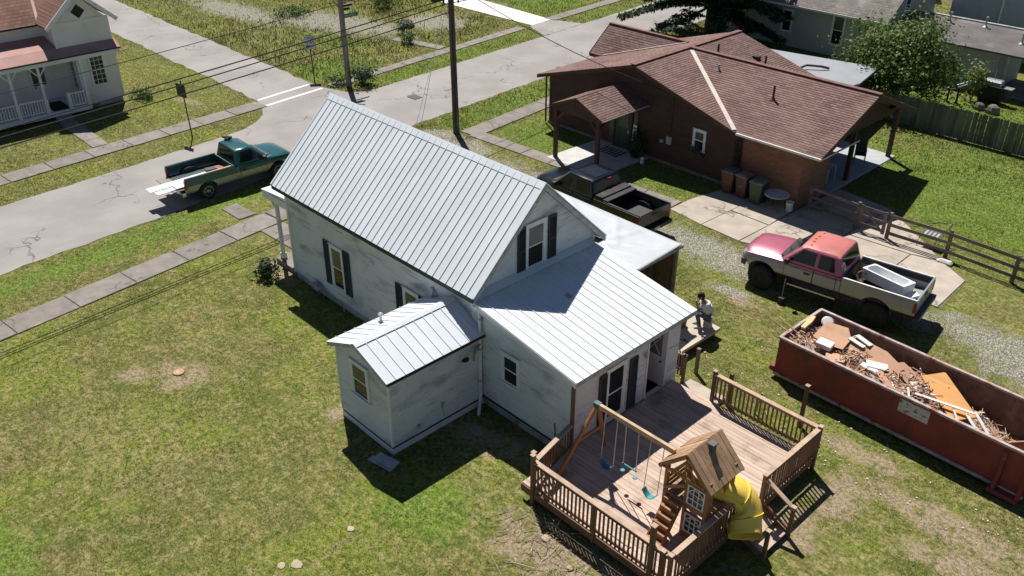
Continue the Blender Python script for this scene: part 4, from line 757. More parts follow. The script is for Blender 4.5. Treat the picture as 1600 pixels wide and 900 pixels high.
# ---------------------------------------------------------------- playset
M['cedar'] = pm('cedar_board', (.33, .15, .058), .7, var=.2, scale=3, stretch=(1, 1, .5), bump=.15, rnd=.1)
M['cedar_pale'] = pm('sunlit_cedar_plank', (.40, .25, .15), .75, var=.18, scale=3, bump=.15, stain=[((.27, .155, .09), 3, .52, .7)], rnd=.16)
M['yellow'] = pm('yellow_plastic', (.90, .64, .11), .45, var=.05, stain=[((.72, .56, .2), 2, .6, .8)], rnd=0)
M['teal'] = pm('teal_rubber', (.03, .26, .28), .5, var=.1, rnd=0); M['blue'] = pm('blue_rubber', (.035, .12, .26), .5, var=.1, rnd=0)
M['white_plastic'] = pm('white_plastic', (.74, .74, .72), .5, var=.05, rnd=0); M['chain'] = pm('chain_metal', (.42, .43, .42), .5, .5, rnd=0)
PS = thing('playset', 'wooden playhouse tower with plank roof, yellow slide and swing beam on the deck', 'playset', (7.45, .35, dz))
px0, px1, py0, py1 = 6.88, 8.02, -.12, .86; fz = 1.42; ez, rz_, pm_ = 2.30, 3.0, 7.45
for x in (px0, px1):
    for y in (py0, py1): MB().box(x-.045, x+.045, y-.045, y+.045, dz, 2.45).build('post', M['cedar'], PS, bevel=.006)
MB().box(7.42, 7.50, py0-.04, py0+.04, dz, 2.4).build('post', M['cedar'], PS)
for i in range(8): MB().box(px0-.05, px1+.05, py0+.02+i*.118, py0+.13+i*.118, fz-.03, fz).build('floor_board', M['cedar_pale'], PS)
for z0, z1 in ((dz+.02, 1.30), (1.36, 2.38)):          # boards either side of the windows, right half of the front
    zz = z0
    while zz < z1-.02: MB().box(7.50, px1-.045, py0-.018, py0+.004, zz, min(z1, zz+.132)).build('wall_board', M['cedar'], PS); zz += .137
for x in (px1+.0,):
    for i in range(5): MB().box(x-.004, x+.016, py0+.05+i*.16, py0+.205+i*.16, dz+.1, 1.30).build('wall_board', M['cedar'], PS)
    for i in (0, 4): MB().box(x-.004, x+.016, py0+.05+i*.16, py0+.205+i*.16, 1.38, 2.36).build('wall_board', M['cedar'], PS)
for i in range(3): MB().box(px0-.016, px0+.004, py0+.05, py1-.05, fz+.08+i*.15, fz+.2+i*.15).build('rail_board', M['cedar'], PS)
for z in (.72, 1.58):
    c = (7.74, py0-.022, z); ww, hh = .40, .50
    wf = MB().pbox(c, EX, -EY, -ww/2-.035, -ww/2, -.035, hh+.035, 0, .03).pbox(c, EX, -EY, ww/2, ww/2+.035, -.035, hh+.035, 0, .03).pbox(c, EX, -EY, -ww/2, ww/2, -.035, 0, 0, .03).pbox(c, EX, -EY, -ww/2, ww/2, hh, hh+.035, 0, .03)
    for a in (-ww/6, ww/6): wf.pbox(c, EX, -EY, a-.011, a+.011, 0, hh, .002, .026)
    for b_ in (hh*.30, hh*.62): wf.pbox(c, EX, -EY, -ww/2, ww/2, b_-.011, b_+.011, .003, .024)
    for i in range(6):
        t0, t1 = -ww/2+ww*i/6, -ww/2+ww*(i+1)/6; f_ = lambda t: hh*.66+.13*(1-(2*t/ww)**2); wf.bar((c[0]+t0, c[1]-.015, z+f_(t0)), (c[0]+t1, c[1]-.015, z+f_(t1)), .02, .022)
    wo = wf.build('window', M['white_plastic'], PS)
    MB().pbox(c, EX, -EY, -ww/2, ww/2, 0, hh, -.006, .001).build('pane', pm('dark_playhouse_pane', (.03, .03, .05), .3) if z < 1 else bpy.data.materials['dark_playhouse_pane'], wo)
ar_ = MB(); N_ = 8
for i in range(N_):
    f_ = lambda t: 2.10+.10*(1-(2*t-1)**2); t0, t1 = i/N_, (i+1)/N_; x0, x1 = px0+.05+.50*t0, px0+.05+.50*t1
    ar_.extr([(x0, py0-.05, f_(t0)), (x1, py0-.05, f_(t1)), (x1, py0-.05, f_(t1)+.10), (x0, py0-.05, f_(t0)+.10)], (0, .03, 0))
aw = ar_.build('arched_trim', M['white_plastic'], PS)
for i in range(3): MB().box(px0+.13+i*.15, px0+.22+i*.15, py0-.056, py0-.049, 2.14, 2.24).build('pane', bpy.data.materials['dark_playhouse_pane'], aw)
# plank roof
rl_, sl = py1+.18-(py0-.16), math.hypot(pm_+.0-6.74, rz_-ez)
for s_ in (-1, 1):
    a = V(pm_, 0, rz_); b_ = V(pm_+s_*.73, 0, ez-.02); d = (b_-a); nn = V(s_*(rz_-ez), 0, .73).normalized(); n_pl = 8
    for i in range(n_pl):
        y0 = py0-.17+i*(rl_/n_pl)
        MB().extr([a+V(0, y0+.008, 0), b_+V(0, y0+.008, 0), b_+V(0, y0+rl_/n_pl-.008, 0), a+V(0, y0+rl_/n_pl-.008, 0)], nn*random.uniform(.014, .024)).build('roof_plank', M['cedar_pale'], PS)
    for y in (py0-.15, py1+.14): MB().bar((pm_, y, rz_-.05), (pm_+s_*.72, y, ez-.07), .03, .09).build('rafter', M['cedar'], PS)
MB().bar((px0-.03, py0-.15, ez+.02), (px1+.02, py0-.15, ez+.02), .03, .08).box(pm_-.02, pm_+.02, py0-.16, py0-.13, ez, rz_-.08).bar((pm_-.36, py0-.15, ez), (pm_, py0-.15, rz_-.2), .025, .05).bar((pm_+.36, py0-.15, ez), (pm_, py0-.15, rz_-.2), .025, .05).build('gable_truss', M['cedar'], PS)
MB().box(pm_+.10, pm_+.24, .36, .50, 2.72, 3.02).box(pm_+.08, pm_+.26, .34, .52, 3.02, 3.05).build('chimney', pm('grey_chimney', (.10, .10, .10), .7), PS)
# ladder steps at the front left
for i in range(6):
    t = i/5; y = py0-.10-.55*(1-t); z = dz+.12+t*.88
    MB().box(px0+.10, px0+.52, y-.10, y+.05, z-.02, z+.02).box(px0+.12, px0+.50, y-.095, y-.075, z-.13, z-.02).build('step', M['cedar'], PS)
for x in (px0+.10, px0+.52): MB().bar((x, py0-.72, dz), (x, py0-.03, fz+.05), .035, .12).build('ladder_side', M['cedar'], PS)
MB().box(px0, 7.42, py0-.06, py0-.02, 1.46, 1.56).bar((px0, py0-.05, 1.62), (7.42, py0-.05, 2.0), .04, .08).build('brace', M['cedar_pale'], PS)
# slide: a trough swept along a turning path
path = [V(7.45, .62, 1.52), V(7.75, .84, 1.42), V(7.98, 1.02, 1.28), V(8.15, 1.12, 1.08), V(8.28, 1.10, .88), V(8.38, 1.02, .70), V(8.48, .92, .55), V(8.58, .82, .45)]
def smooth_path(P, n=4):
    out = []
    for i in range(len(P)-1):
        p0, p1, p2, p3 = P[max(0, i-1)], P[i], P[i+1], P[min(len(P)-1, i+2)]
        for j in range(n): t = j/n; out.append(.5*((2*p1)+(p2-p0)*t+(2*p0-5*p1+4*p2-p3)*t*t+(3*p1-p0-3*p2+p3)*t**3))
    return out+[P[-1]]
sp_ = smooth_path(path); secs = []
for i, p in enumerate(sp_):
    t = (sp_[min(i+1, len(sp_)-1)]-sp_[max(i-1, 0)]).normalized(); sd_ = t.cross(EZ).normalized(); un = sd_.cross(t); ring = []
    for j in range(9):
        a = PI*(j/8); ring.append(p-sd_*math.cos(a)*.38+un*(.24-.30*math.sin(a)**.6))
    for j in range(8, -1, -1):
        a = PI*(j/8); ring.append(p-sd_*math.cos(a)*.405+un*(.235-.33*math.sin(a)**.6))
    secs.append(ring)
MB().loft(secs).build('slide', M['yellow'], PS, smooth=True)
# covered upper half of the slide (tube hood)
secs = []
for i, p in enumerate(sp_[2:27]):
    t = (sp_[i+3]-sp_[i+1]).normalized(); sd_ = t.cross(EZ).normalized(); un = sd_.cross(t); ring = []
    for j in range(9): a = PI*(j/8); ring.append(p-sd_*math.cos(a)*.395+un*(.23+.26*math.sin(a)**.8))
    for j in range(8, -1, -1): a = PI*(j/8); ring.append(p-sd_*math.cos(a)*.375+un*(.22+.245*math.sin(a)**.8))
    secs.append(ring)
hood = MB().loft(secs).build('slide_hood', M['yellow'], PS, smooth=True)
for k_ in (7, 14):
    sc_ = secs[k_]; MB().loft([[q+(Vector(q)-sp_[k_+2])*.05 for q in secs[k_][:9]]+[Vector(q) for q in secs[k_][9:]], [q+(Vector(q)-sp_[k_+2])*.05+(sp_[k_+3]-sp_[k_+2]).normalized()*.03 for q in secs[k_][:9]]+[Vector(q)+(sp_[k_+3]-sp_[k_+2]).normalized()*.03 for q in secs[k_][9:]]]).build('slide_flange', M['yellow'], hood)
# swing beam and A-frame
bz_ = 2.52; bA, bB = V(4.46, .10, bz_), V(6.88, .10, bz_)
beam = MB().bar(bA, bB, .085, .135).build('swing_beam', pm('sunlit_beam', (.50, .34, .22), .7, var=.2, rnd=0), PS); MB().box(4.40, 4.56, .03, .17, bz_-.10, bz_+.08).build('beam_bracket', pm('green_bracket', (.03, .12, .10), .5), beam)  # pale beam tone carries the sunlight on its top face
for y in (-.78, 1.02): MB().bar((4.48, .10+(-.04 if y < 0 else .04), bz_-.02), (4.05, y, dz), .085, .085).build('a_frame_leg', M['cedar'], PS)
MB().bar((4.25, -.36, 1.45), (4.25, .58, 1.45), .05, .085).build('cross_bar', M['cedar'], PS)
def swing(label, x, kind, m, zs, sway=0.0, grp=None):
    s = thing('swing', label, 'swing', (x, .10, zs), 0, 'swings hanging from the playset beam'); g = .20
    if kind == 'belt':
        secs = []
        for i in range(13):
            t = i/12; xx = x-g+2*g*t; zz = zs+.16*((2*t-1)**2)*1.0; secs.append([(xx, .02+sway, zz), (xx, .18+sway, zz), (xx, .18+sway, zz+.018), (xx, .02+sway, zz+.018)])
        MB().loft(secs).build('seat', M[m], s); tops = zs+.16
    else:
        MB().tube((x-g-.03, .10+sway, zs), (x+g+.03, .10+sway, zs), .022).build('trapeze_bar', M[m], s); tops = zs
        for a in (-g-.05, g+.05): MB().lathe([(.05, -.01), (.065, 0), (.05, .01)], 10, (x+a*.8, .1+sway, zs-.22)).build('ring', M[m], s)
    for a in (-g, g): MB().sweep([(x+a, .10+sway, tops), (x+a*.98, .10, bz_-.07)], .011, 5).build('chain', M['chain'], s)
swing('blue belt swing nearest the house wall on the swing beam', 4.95, 'belt', 'blue', .80, -.05)
swing('teal trapeze bar swing in the middle of the swing beam', 5.62, 'bar', 'teal', 1.22)
swing('teal belt swing hanging nearest the playhouse tower', 6.38, 'belt', 'teal', .82, -.10)
single(MB().box(6.2, 6.9, -1.35, -1.28, dz+.002, dz+.03), 'loose_plank', M['deck_board'], 'short loose plank lying on the deck near the railing', 'plank', loc=(6.5, -1.3, dz), bevel=.003)
# ---------------------------------------------------------------- pickups (local space: +x forward, +y left, z up; origin between the axles on the ground)
M['tyre'] = pm('tyre_rubber', (.022, .022, .023), .85, var=.2, rnd=.05); M['car_glass'] = glass('tinted_car_glass', (.018, .022, .026), .04)
M['chrome'] = pm('chrome', (.62, .63, .65), .18, .9, var=.05, rnd=0); M['black_plastic'] = pm('black_plastic', (.022, .023, .024), .55, var=.15, rnd=0)
M['red_lens'] = pm('red_lens', (.33, .02, .02), .25, var=.1, rnd=0); M['clear_lens'] = pm('clear_lens', (.62, .62, .58), .15, var=.1, rnd=0); M['amber'] = pm('amber_lens', (.75, .22, .03), .3, rnd=0)
M['alloy'] = pm('steel_rim', (.45, .45, .46), .35, .7, var=.1, rnd=0); M['black_rim'] = pm('black_rim', (.03, .03, .03), .4, .3, rnd=0)
M['bedliner'] = pm('black_bedliner', (.028, .028, .03), .8, var=.3, scale=3, stain=[((.09, .075, .06), 2, .58, .75)], rnd=0)
def wheel(root, x, y, r, wd, rimm, out):
    wn_ = MB(); h = wd/2
    wn_.lathe([(r*.60, -h*.85), (r*.72, -h), (r*.93, -h*.95), (r, -h*.62), (r, h*.62), (r*.93, h*.95), (r*.72, h), (r*.60, h*.85)], 28, (x, y, r), 'Y')
    t = wn_.build('wheel', M['tyre'], root, smooth=True)
    tr = MB()
    for i in range(28):
        a = 2*PI*i/28
        for s_ in (-1, 1): tr.obox((x+(r+.004)*math.cos(a+s_*.05), y+s_*h*.33, r+(r+.004)*math.sin(a+s_*.05)), (-math.sin(a)*.024, 0, math.cos(a)*.024), (0, h*.27, 0), (math.cos(a)*.012, 0, math.sin(a)*.012))
    tr.build('tread', M['tyre'], t)
    yo = y+out*h*.80; rm = MB().lathe([(r*.62, -out*.06), (r*.64, out*.015), (r*.58, out*.02), (r*.55, -out*.03), (r*.2, -out*.035), (r*.16, out*.02), (.001, out*.03)], 24, (x, yo, r), 'Y')
    for i in range(8): a = 2*PI*i/8; rm.obox((x+r*.37*math.cos(a), yo-out*.012, r+r*.37*math.sin(a)), (r*.20*math.cos(a), 0, r*.20*math.sin(a)), (0, .018, 0), (-math.sin(a)*.028, 0, math.cos(a)*.028))
    rm.build('rim', rimm, t)
    return t
def pickup(label, loc, ang, P, paint, rimm, bed_in, name='pickup_truck'):
    T = thing(name, label, 'pickup truck', loc, ang, world=False); hw, zb, bz, hz, rz_ = P['hw'], P['zb'], P['belt'], P['hood'], P['roof']
    nose, tail, xc, xwt, xrt, xrb = P['nose'], P['tail'], P['cowl'], P['wtop'], P['rtop'], P['rbase']; af, ar, r, tw = P['af'], P['ar'], P['r'], P['tw']; ram = P.get('ram', 0)
    def sec(x, w_, b_, t_, cr, step=0.0):
        d_ = min(.20, .38*(t_-b_)); step = min(step, .3*d_)
        hp = [(0, b_), (w_*.88, b_), (w_*.975, b_+.10), (w_, b_+.32*(t_-b_)), (w_*.995, t_-d_-step), (w_*.955, t_-d_*.35-step), (w_*.84, t_-d_*.08-step), (w_*.66, t_-.0+step*.0), (w_*.3, t_+cr*.8), (0, t_+cr)]
        return [(x, y, z) for y, z in hp]+[(x, -y, z) for y, z in hp[-2:0:-1]]
    st = ram*.10; S_ = [sec(nose-.02, hw*.80, zb+.18, hz-.22, .0, 0), sec(nose-.10, hw*.90, zb+.10, hz-.11, .01, st*.6), sec(nose-.30, hw*.965, zb+.04, hz-.05, .02, st), sec(nose-.52*(nose-xc), hw*.99, zb, hz-.012, .03, st), sec(nose-.80*(nose-xc), hw, zb, hz+.012, .03, st), sec(xc-.02, hw, zb, bz+.02, .025, st*.5), sec(xc-.25, hw, zb, bz, .0, 0), sec(xrb+.25, hw, zb, bz, 0, 0), sec(xrb, hw*.985, zb, bz-.01, 0, 0)]
    body = MB().loft(S_).build('body', paint, T, smooth=True)
    cut = lambda x, s_: MB().tube((x, s_*(hw-.34), r+P.get('lift', .02)), (x, s_*(hw+.3), r+P.get('lift', .02)), P['arch'], 28)
    boolean(body, [cut(af, 1), cut(af, -1)])
    for p in body.data.polygons: p.use_smooth = True
    try: body.data.set_sharp_from_angle(angle=math.radians(38))
    except Exception: pass
    # bed
    bh = P['rail']; wt = .07; x0, x1 = tail, xrb-.025
    for s_ in (-1, 1):
        q = [(s_*(hw-wt), bh), (s_*(hw-.005), bh), (s_*hw, bh-.07), (s_*hw*1.004, zb+.45*(bh-zb)), (s_*hw*.98, zb+.10), (s_*(hw-.10), zb), (s_*(hw-wt-.06), zb)]
        sp = MB().extr([(x0, y, z) for y, z in q], (x1-x0, 0, 0)).build('bed_side', P.get('bed_paint', paint), T); boolean(sp, [cut(ar, s_)])
        MB().bar((x0+.02, s_*(hw-wt*.5), bh+.006), (x1-.01, s_*(hw-wt*.5), bh+.006), wt*1.05, .018).build('bed_rail', P.get('rail_m', paint), T, bevel=.005)
        MB().lathe([(r*1.02, -.18), (r*1.05, 0), (r*1.02, .0)], 20, (ar, s_*(hw-.23), r), 'Y').build('wheel_well', M['black_plastic'], T) if P.get('well', 1) else None
        wh = MB(); n_ = 10     # inner wheel hump in the bed
        ringa = [(ar+.42*math.cos(PI*i/n_), P['floor']+.22*math.sin(PI*i/n_)) for i in range(n_+1)]
        wh.extr([(x, s_*(hw-wt), z) for x, z in ringa], (0, -s_*.17, 0)).build('wheel_hump', bed_in, T)
        MB().box(x0+.04, x1-.02, s_*(hw-wt-.015)-.006, s_*(hw-wt-.015)+.006, P['floor'], bh-.03).build('bed_liner', bed_in, T)
        # wheels, lights, doors, mirror
        wheel(T, af, s_*(hw-tw/2-P.get('inset', .03)), r, tw, rimm, s_); wheel(T, ar, s_*(hw-tw/2-P.get('inset', .03)), r, tw, rimm, s_)
        MB().box(tail-.012, tail+.09, s_*(hw-.115) if s_ > 0 else -hw-.012, s_*(hw+.012) if s_ > 0 else -hw+.115, bh-.46, bh-.10).build('taillight', M['red_lens'], T, bevel=.01)
        hl = MB().extr([(nose-.005, s_*(hw*.50), hz-.42), (nose-.03, s_*(hw*.83), hz-.42), (nose-.05, s_*(hw*.84), hz-.26), (nose-.04, s_*(hw*.50), hz-.26)], (-.14, s_*.02, 0)).build('headlight', M['clear_lens'], T, bevel=.012)
        for i, (a, b_) in enumerate(P['doors']):
            d = MB().extr([(a+.012, s_*(hw-.002), zb+.15), (b_-.012, s_*(hw-.002), zb+.15), (b_-.012, s_*(hw-.003), bz-.17), (a+.012, s_*(hw-.003), bz-.17)], (0, s_*.011, 0)).build('door', paint, T, bevel=.006)
            if i == 0 or P.get('crew'): MB().box(a+.10, a+.30, s_*hw-.005 if s_ > 0 else -hw-.03, s_*hw+.03 if s_ > 0 else -hw+.005, bz-.29, bz-.23).build('handle', M['black_plastic'], d)
            for xx in (a, b_): MB().box(xx-.006, xx+.006, s_*(hw-.004)-.006, s_*(hw-.004)+.006, zb+.12, bz-.08).build('door_gap', M['black_plastic'], d)
        mr = MB().obox((xc-.32, s_*(hw+.13), bz+.07), (.07, 0, 0), (0, .085, 0), (0, 0, .085)).bar((xc-.30, s_*(hw-.05), bz+.03), (xc-.31, s_*(hw+.08), bz+.05), .05, .04).build('mirror', P.get('mirror_m', M['black_plastic']), T, bevel=.02)
        MB().box(af-P['arch']-.02, af+P['arch']+.02, s_*(hw-.30)-.01, s_*(hw-.30)+.01, r*.6, r+P['arch']*.8).build('inner_arch', M['black_plastic'], T)
    MB().box(x0+.02, x1-.0, -hw+wt, hw-wt, P['floor']-.05, P['floor']).build('bed_floor', bed_in, T)
    rb = MB()
    for i in range(9): y = -hw+.24+i*(2*hw-.48)/8; rb.box(x0+.08, x1-.06, y-.03, y+.03, P['floor'], P['floor']+.014)
    rb.build('floor_ribs', bed_in, T)
    MB().box(x1-.045, x1, -hw+wt, hw-wt, P['floor']-.05, bh-.02).build('bed_front', bed_in, T)
    if P.get('gate_down'): MB().obox((tail-.26, 0, P['floor']-.02), (.255, 0, 0), (0, hw-.09, 0), (0, 0, .025)).build('tailgate', paint, T, bevel=.01)
    else: 
        tg = MB().box(tail, tail+.06, -hw+.085, hw-.085, zb+.06, bh+.004).build('tailgate', P.get('bed_paint', paint), T, bevel=.012); MB().box(tail-.02, tail+.005, -.14, .14, bh-.18, bh-.11).build('handle', M['black_plastic'], tg)
    MB().box(x0+.05, x1, -.45, .45, zb-.18, P['floor']-.06).box(xrb, nose-.4, -.45, .45, zb-.16, zb+.12).build('chassis', M['black_plastic'], T)
    MB().tube((ar, -hw+.2, r), (ar, hw-.2, r), .07).tube((af, -hw+.2, r), (af, hw-.2, r), .06).build('axle', M['black_plastic'], T)
    # greenhouse
    w0, w1 = hw*.965, hw*P.get('tumble', .80); t_ = .02
    bx = [(xrb+.02, bz-.03), (xc-.02, bz-.02)]; tx = [(xrt, rz_), (xwt, rz_)]
    def ring(f):
        z = (bz-.03)*(1-f)+(rz_)*f; xa = (xrb+.02)*(1-f)+xrt*f; xb = (xc-.02)*(1-f)+xwt*f; w_ = w0*(1-f)+w1*f; return xa, xb, w_, z
    secs = []
    for f, sh in ((0, 0), (.5, 0), (.92, .0), (1.0, .05)):
        xa, xb, w_, z = ring(f); c_ = .07; w_ -= sh*.8; xa += sh*.6; xb -= sh*.9
        secs.append([(xa, -w_+c_, z), (xa, w_-c_, z), (xa+c_, w_, z), (xb-c_*1.6, w_, z), (xb, w_-c_*1.6, z), (xb, -w_+c_*1.6, z), (xb-c_*1.6, -w_, z), (xa+c_, -w_, z)])
    xa, xb, w_, z = ring(1.0); secs.append([(xa+.18, -w_+.2, z+.028), (xa+.18, w_-.2, z+.028), (xa+.2, w_-.18, z+.028), (xb-.26, w_-.18, z+.028), (xb-.22, w_-.24, z+.028), (xb-.22, -w_+.24, z+.028), (xb-.26, -w_+.18, z+.028), (xa+.2, -w_+.18, z+.028)])
    cab = MB().loft(secs).build('cab', paint, T, smooth=True)
    try: cab.data.set_sharp_from_angle(angle=math.radians(28))
    except Exception: pass
    def facequad(f0, f1, side, a0, a1, nm, o=.009):
        (xa0, xb0, w0_, z0), (xa1, xb1, w1_, z1) = ring(f0), ring(f1)
        if side == 'front': q = [(xb0, a0*w0_, z0), (xb0, a1*w0_, z0), (xb1, a1*w1_, z1), (xb1, a0*w1_, z1)]; off = V(1, 0, .5).normalized()
        elif side == 'rear': q = [(xa0, a0*w0_, z0), (xa0, a1*w0_, z0), (xa1, a1*w1_, z1), (xa1, a0*w1_, z1)]; off = V(-1, 0, .25).normalized()
        else:
            s_ = side; q = [(a0[0], s_*w0_, z0), (a1[0], s_*w0_, z0), (a1[1], s_*w1_, z1), (a0[1], s_*w1_, z1)]; off = V(0, s_, .3).normalized()
        q = [Vector(p) for p in q]; return MB().extr([p-off*.01 for p in q], off*(o+.01)).build(nm, M['car_glass'], T)
    facequad(.14, .90, 'front', -.86, .86, 'windshield'); facequad(.22, .86, 'rear', -.80, .80, 'rear_window')
    for s_ in (-1, 1):
        for (a0, a1) in P['side_win']: facequad(.12, .84, s_, a0, a1, 'side_window')
    MB().bar((xc-.03, -hw*.8, bz+.04), (xc-.03, hw*.8, bz+.04), .16, .02).build('cowl', M['black_plastic'], T)
    for s_ in (-.35, .3): MB().bar((xc-.02, s_-.25, bz+.075), (xc-.14, s_+.2, bz+.13), .015, .012).build('wiper', M['black_plastic'], T)
    # front end
    MB().box(nose-.03, nose+.015, -hw*.46, hw*.46, hz-.46, hz-.22).build('grille', P.get('grille_m', M['chrome']), T, bevel=.01); gr = MB()
    for i in range(4): gr.box(nose+.012, nose+.022, -hw*.44, hw*.44, hz-.45+i*.06, hz-.425+i*.06)
    gr.build('grille_slot', M['black_plastic'], T)
    MB().loft([[(nose-.10, s_*hw*.97, z) for z in (zb+.02, zb+.24)][::1]+[(nose-.24, s_*hw*.97, z) for z in (zb+.24, zb+.02)] if False else [(nose+.09-abs(s_)**3*.17, s_*hw*.97, zb+.02), (nose+.11-abs(s_)**3*.17, s_*hw*.97, zb+.13), (nose+.09-abs(s_)**3*.17, s_*hw*.97, zb+.25), (nose-.12-abs(s_)**3*.12, s_*hw*.97, zb+.25), (nose-.12-abs(s_)**3*.12, s_*hw*.97, zb+.02)] for s_ in [i/6-1 for i in range(13)]]).build('front_bumper', P.get('bump_m', M['chrome']), T)
    rbp = MB().box(tail-.17, tail-.0, -hw*.97, hw*.97, zb-.07, zb+.10).build('rear_bumper', P.get('rbump_m', M['chrome']), T, bevel=.02)
    MB().box(tail-.178, tail-.165, -.16, .16, zb-.05, zb+.06).build('plate', M['white_plastic'], rbp)
    return T
# --- green pickup at the kerb
GREEN = zbands('green_two_tone', [(.58, (.36, .335, .28)), (.80, (.36, .335, .28)), (9, (.007, .085, .087))], .25, .1, .7)
k_ = GREEN.node_tree
Pg = dict(hw=.965, zb=.46, belt=1.13, hood=1.10, roof=1.72, nose=2.50, tail=-2.68, cowl=1.30, wtop=.62, rtop=-.20, rbase=-.34, af=1.66, ar=-1.70, r=.355, tw=.24, arch=.46, rail=1.16, floor=.72, doors=[(-.15, 1.12)], side_win=[((-.10, .02), (.98, .52))], gate_down=1, tumble=.80, inset=.02)
TG = pickup('dark green pickup with a beige stripe parked on the street, tailgate down', (-19.35, 2.95, .012), math.radians(88.6), Pg, GREEN, M['alloy'], pm('green_bed', (.012, .055, .052), .6, var=.2))
def l2w(T, p): a = T.rotation_euler.z; return Vector(T.location)+V(p[0]*math.cos(a)-p[1]*math.sin(a), p[0]*math.sin(a)+p[1]*math.cos(a), p[2])
def lbox(name, m, label, cat, T, c, size, rz=0, tilt=0, group=None, bevel=.004):
    o = MB().box(-size[0]/2, size[0]/2, -size[1]/2, size[1]/2, 0, size[2]).build(name, m, None, bevel=bevel); o.location = l2w(T, c); o.rotation_euler = (0, tilt, T.rotation_euler.z+rz); return tag(o, label, cat, group)
for i, (x, y, z, ln, wd, rz) in enumerate(((-2.35, -.42, .752, 2.9, .62, .03), (-2.55, -.14, .776, 2.8, .5, -.01), (-1.9, -.55, .800, 2.2, .5, .0))):
    lbox('metal_sheet', M['metal_white'], ['wide white metal sheet at the bottom of the load in the green pickup', 'long white metal sheet reaching farthest out over the green tailgate', 'short white metal sheet on top of the load in the green pickup'][i], 'metal sheet', TG, (x, y, z), (ln, wd, .02), rz, -.015, 'white sheets in the green pickup')
lbox('yellow_board', pm('new_pine', (.62, .40, .17), .7, var=.1), 'fresh yellow pine board lying along the green pickup bed', 'board', TG, (-1.15, -.72, 1.02), (1.6, .15, .07), .02, 0)
lbox('red_toolbox', pm('red_tool', (.30, .05, .05), .5), 'small red tool case at the front of the green pickup bed', 'tool case', TG, (-.72, -.05, .735), (.30, .34, .18), .3)
lbox('tool_bag', pm('grey_bag', (.12, .11, .13), .9), 'dark grey tool bag beside the red case in the green pickup', 'tool bag', TG, (-1.05, .1, .735), (.42, .3, .16), -.2)
rb_ = thing('strap_bundle', 'small dark bundle of straps resting on the green pickup cab roof', 'bundle', l2w(TG, (.2, .66, 1.73)), world=False)
r2 = random.Random(3)
bd = MB()
for i in range(9): bd.obox((r2.uniform(-.14, .14), r2.uniform(-.1, .1), .05+r2.uniform(0, .09)), (r2.uniform(.05, .12), r2.uniform(-.05, .05), 0), (r2.uniform(-.03, .03), .05, 0), (0, .01, .04))
bd.build('straps', pm('dark_purple_straps', (.06, .04, .045), .8), rb_, bevel=.01)
# --- black pickup beside the carport
BLK = zbands('black_paint', [(.3, (.005, .005, .006)), (9, (.004, .005, .007))], .2, .0, .25)
Pb = dict(hw=.985, zb=.55, belt=1.26, hood=1.24, roof=1.86, nose=2.88, tail=-2.95, cowl=1.72, wtop=1.02, rtop=-.36, rbase=-.58, af=1.82, ar=-1.80, r=.40, tw=.27, arch=.50, rail=1.26, floor=.78, ram=1, crew=1, doors=[(.55, 1.55), (-.42, .52)], side_win=[((-.36, -.22), (.44, .44)), ((.54, .54), (1.44, .95))], tumble=.80, rbump_m=M['black_plastic'], bump_m=M['black_plastic'], grille_m=M['black_plastic'])
TB = pickup('black crew cab pickup with folded bed cover parked beside the carport', (-6.0, 12.08, .0), math.radians(180), Pb, BLK, M['black_rim'], M['bedliner'])
MB().box(-1.28, -.62, -.90, .90, 1.285, 1.36).box(-1.0, -.62, -.90, .90, 1.36, 1.42).build('folded_cover', M['bedliner'], TB, bevel=.015)
for s_ in (-1, 1): MB().box(-2.9, -.62, s_*.90-.035, s_*.90+.035, 1.275, 1.30).build('cover_rail', M['black_plastic'], TB)
MB().box(-.44, -.40, -.25, -.05, 1.70, 1.80).build('brake_light', M['red_lens'], TB)
MB().box(-.2, .75, -.42, .42, 1.888, 1.897).build('sunroof', M['car_glass'], TB)
lbox('pine_plank', pm('pale_plank', (.46, .28, .18), .8), 'narrow wooden plank lying in the black pickup bed', 'plank', TB, (-1.9, .35, .80), (1.1, .09, .05), .06)
lbox('rubber_mat', M['black_plastic'], 'black ribbed mat lying on the black pickup bed floor', 'mat', TB, (-2.1, -.25, .797), (.9, .8, .03), .03)
# --- pink and silver lifted pickup
PINK = zbands('pink_silver_two_tone', [(.88, (.115, .034, .020)), (1.30, (.37, .39, .445)), (1.345, (.33, .10, .15)), (9, (.47, .125, .185))], .34, .25, .7, dirt=((.30, .20, .17), .35))
kk = PINK.node_tree
SILV = zbands('silver_over_rust', [(.90, (.115, .034, .020)), (9, (.37, .39, .445))], .36, .35, .5, dirt=((.27, .25, .25), .35))
Pp = dict(bed_paint=SILV, hw=1.0, zb=.76, belt=1.46, hood=1.47, roof=2.05, nose=2.86, tail=-3.24, cowl=1.42, wtop=.78, rtop=-.56, rbase=-.76, af=2.0, ar=-2.0, r=.46, tw=.31, arch=.57, lift=.10, rail=1.46, floor=.98, ram=1, doors=[(.20, 1.22), (-.60, .18)], side_win=[((-.50, -.38), (.10, .10)), ((.22, .22), (1.10, .70))], tumble=.80, inset=-.03, rail_m=pm('worn_white_rail', (.66, .65, .64), .5), mirror_m=M['black_plastic'], rbump_m=pm('rusty_bumper', (.05, .055, .07), .45, .3), bump_m=pm('dull_bumper', (.10, .10, .11), .5, .3), grille_m=M['black_plastic'])
PNKROOF = None
TP = pickup('lifted pink and silver pickup with faded paint on the gravel drive', (3.80, 13.05, 0), math.radians(188.2), Pp, PINK, M['black_rim'], pm('dark_rusty_bed', (.05, .04, .035), .8, var=.3, stain=[((.16, .10, .07), 2, .52, .7)]))
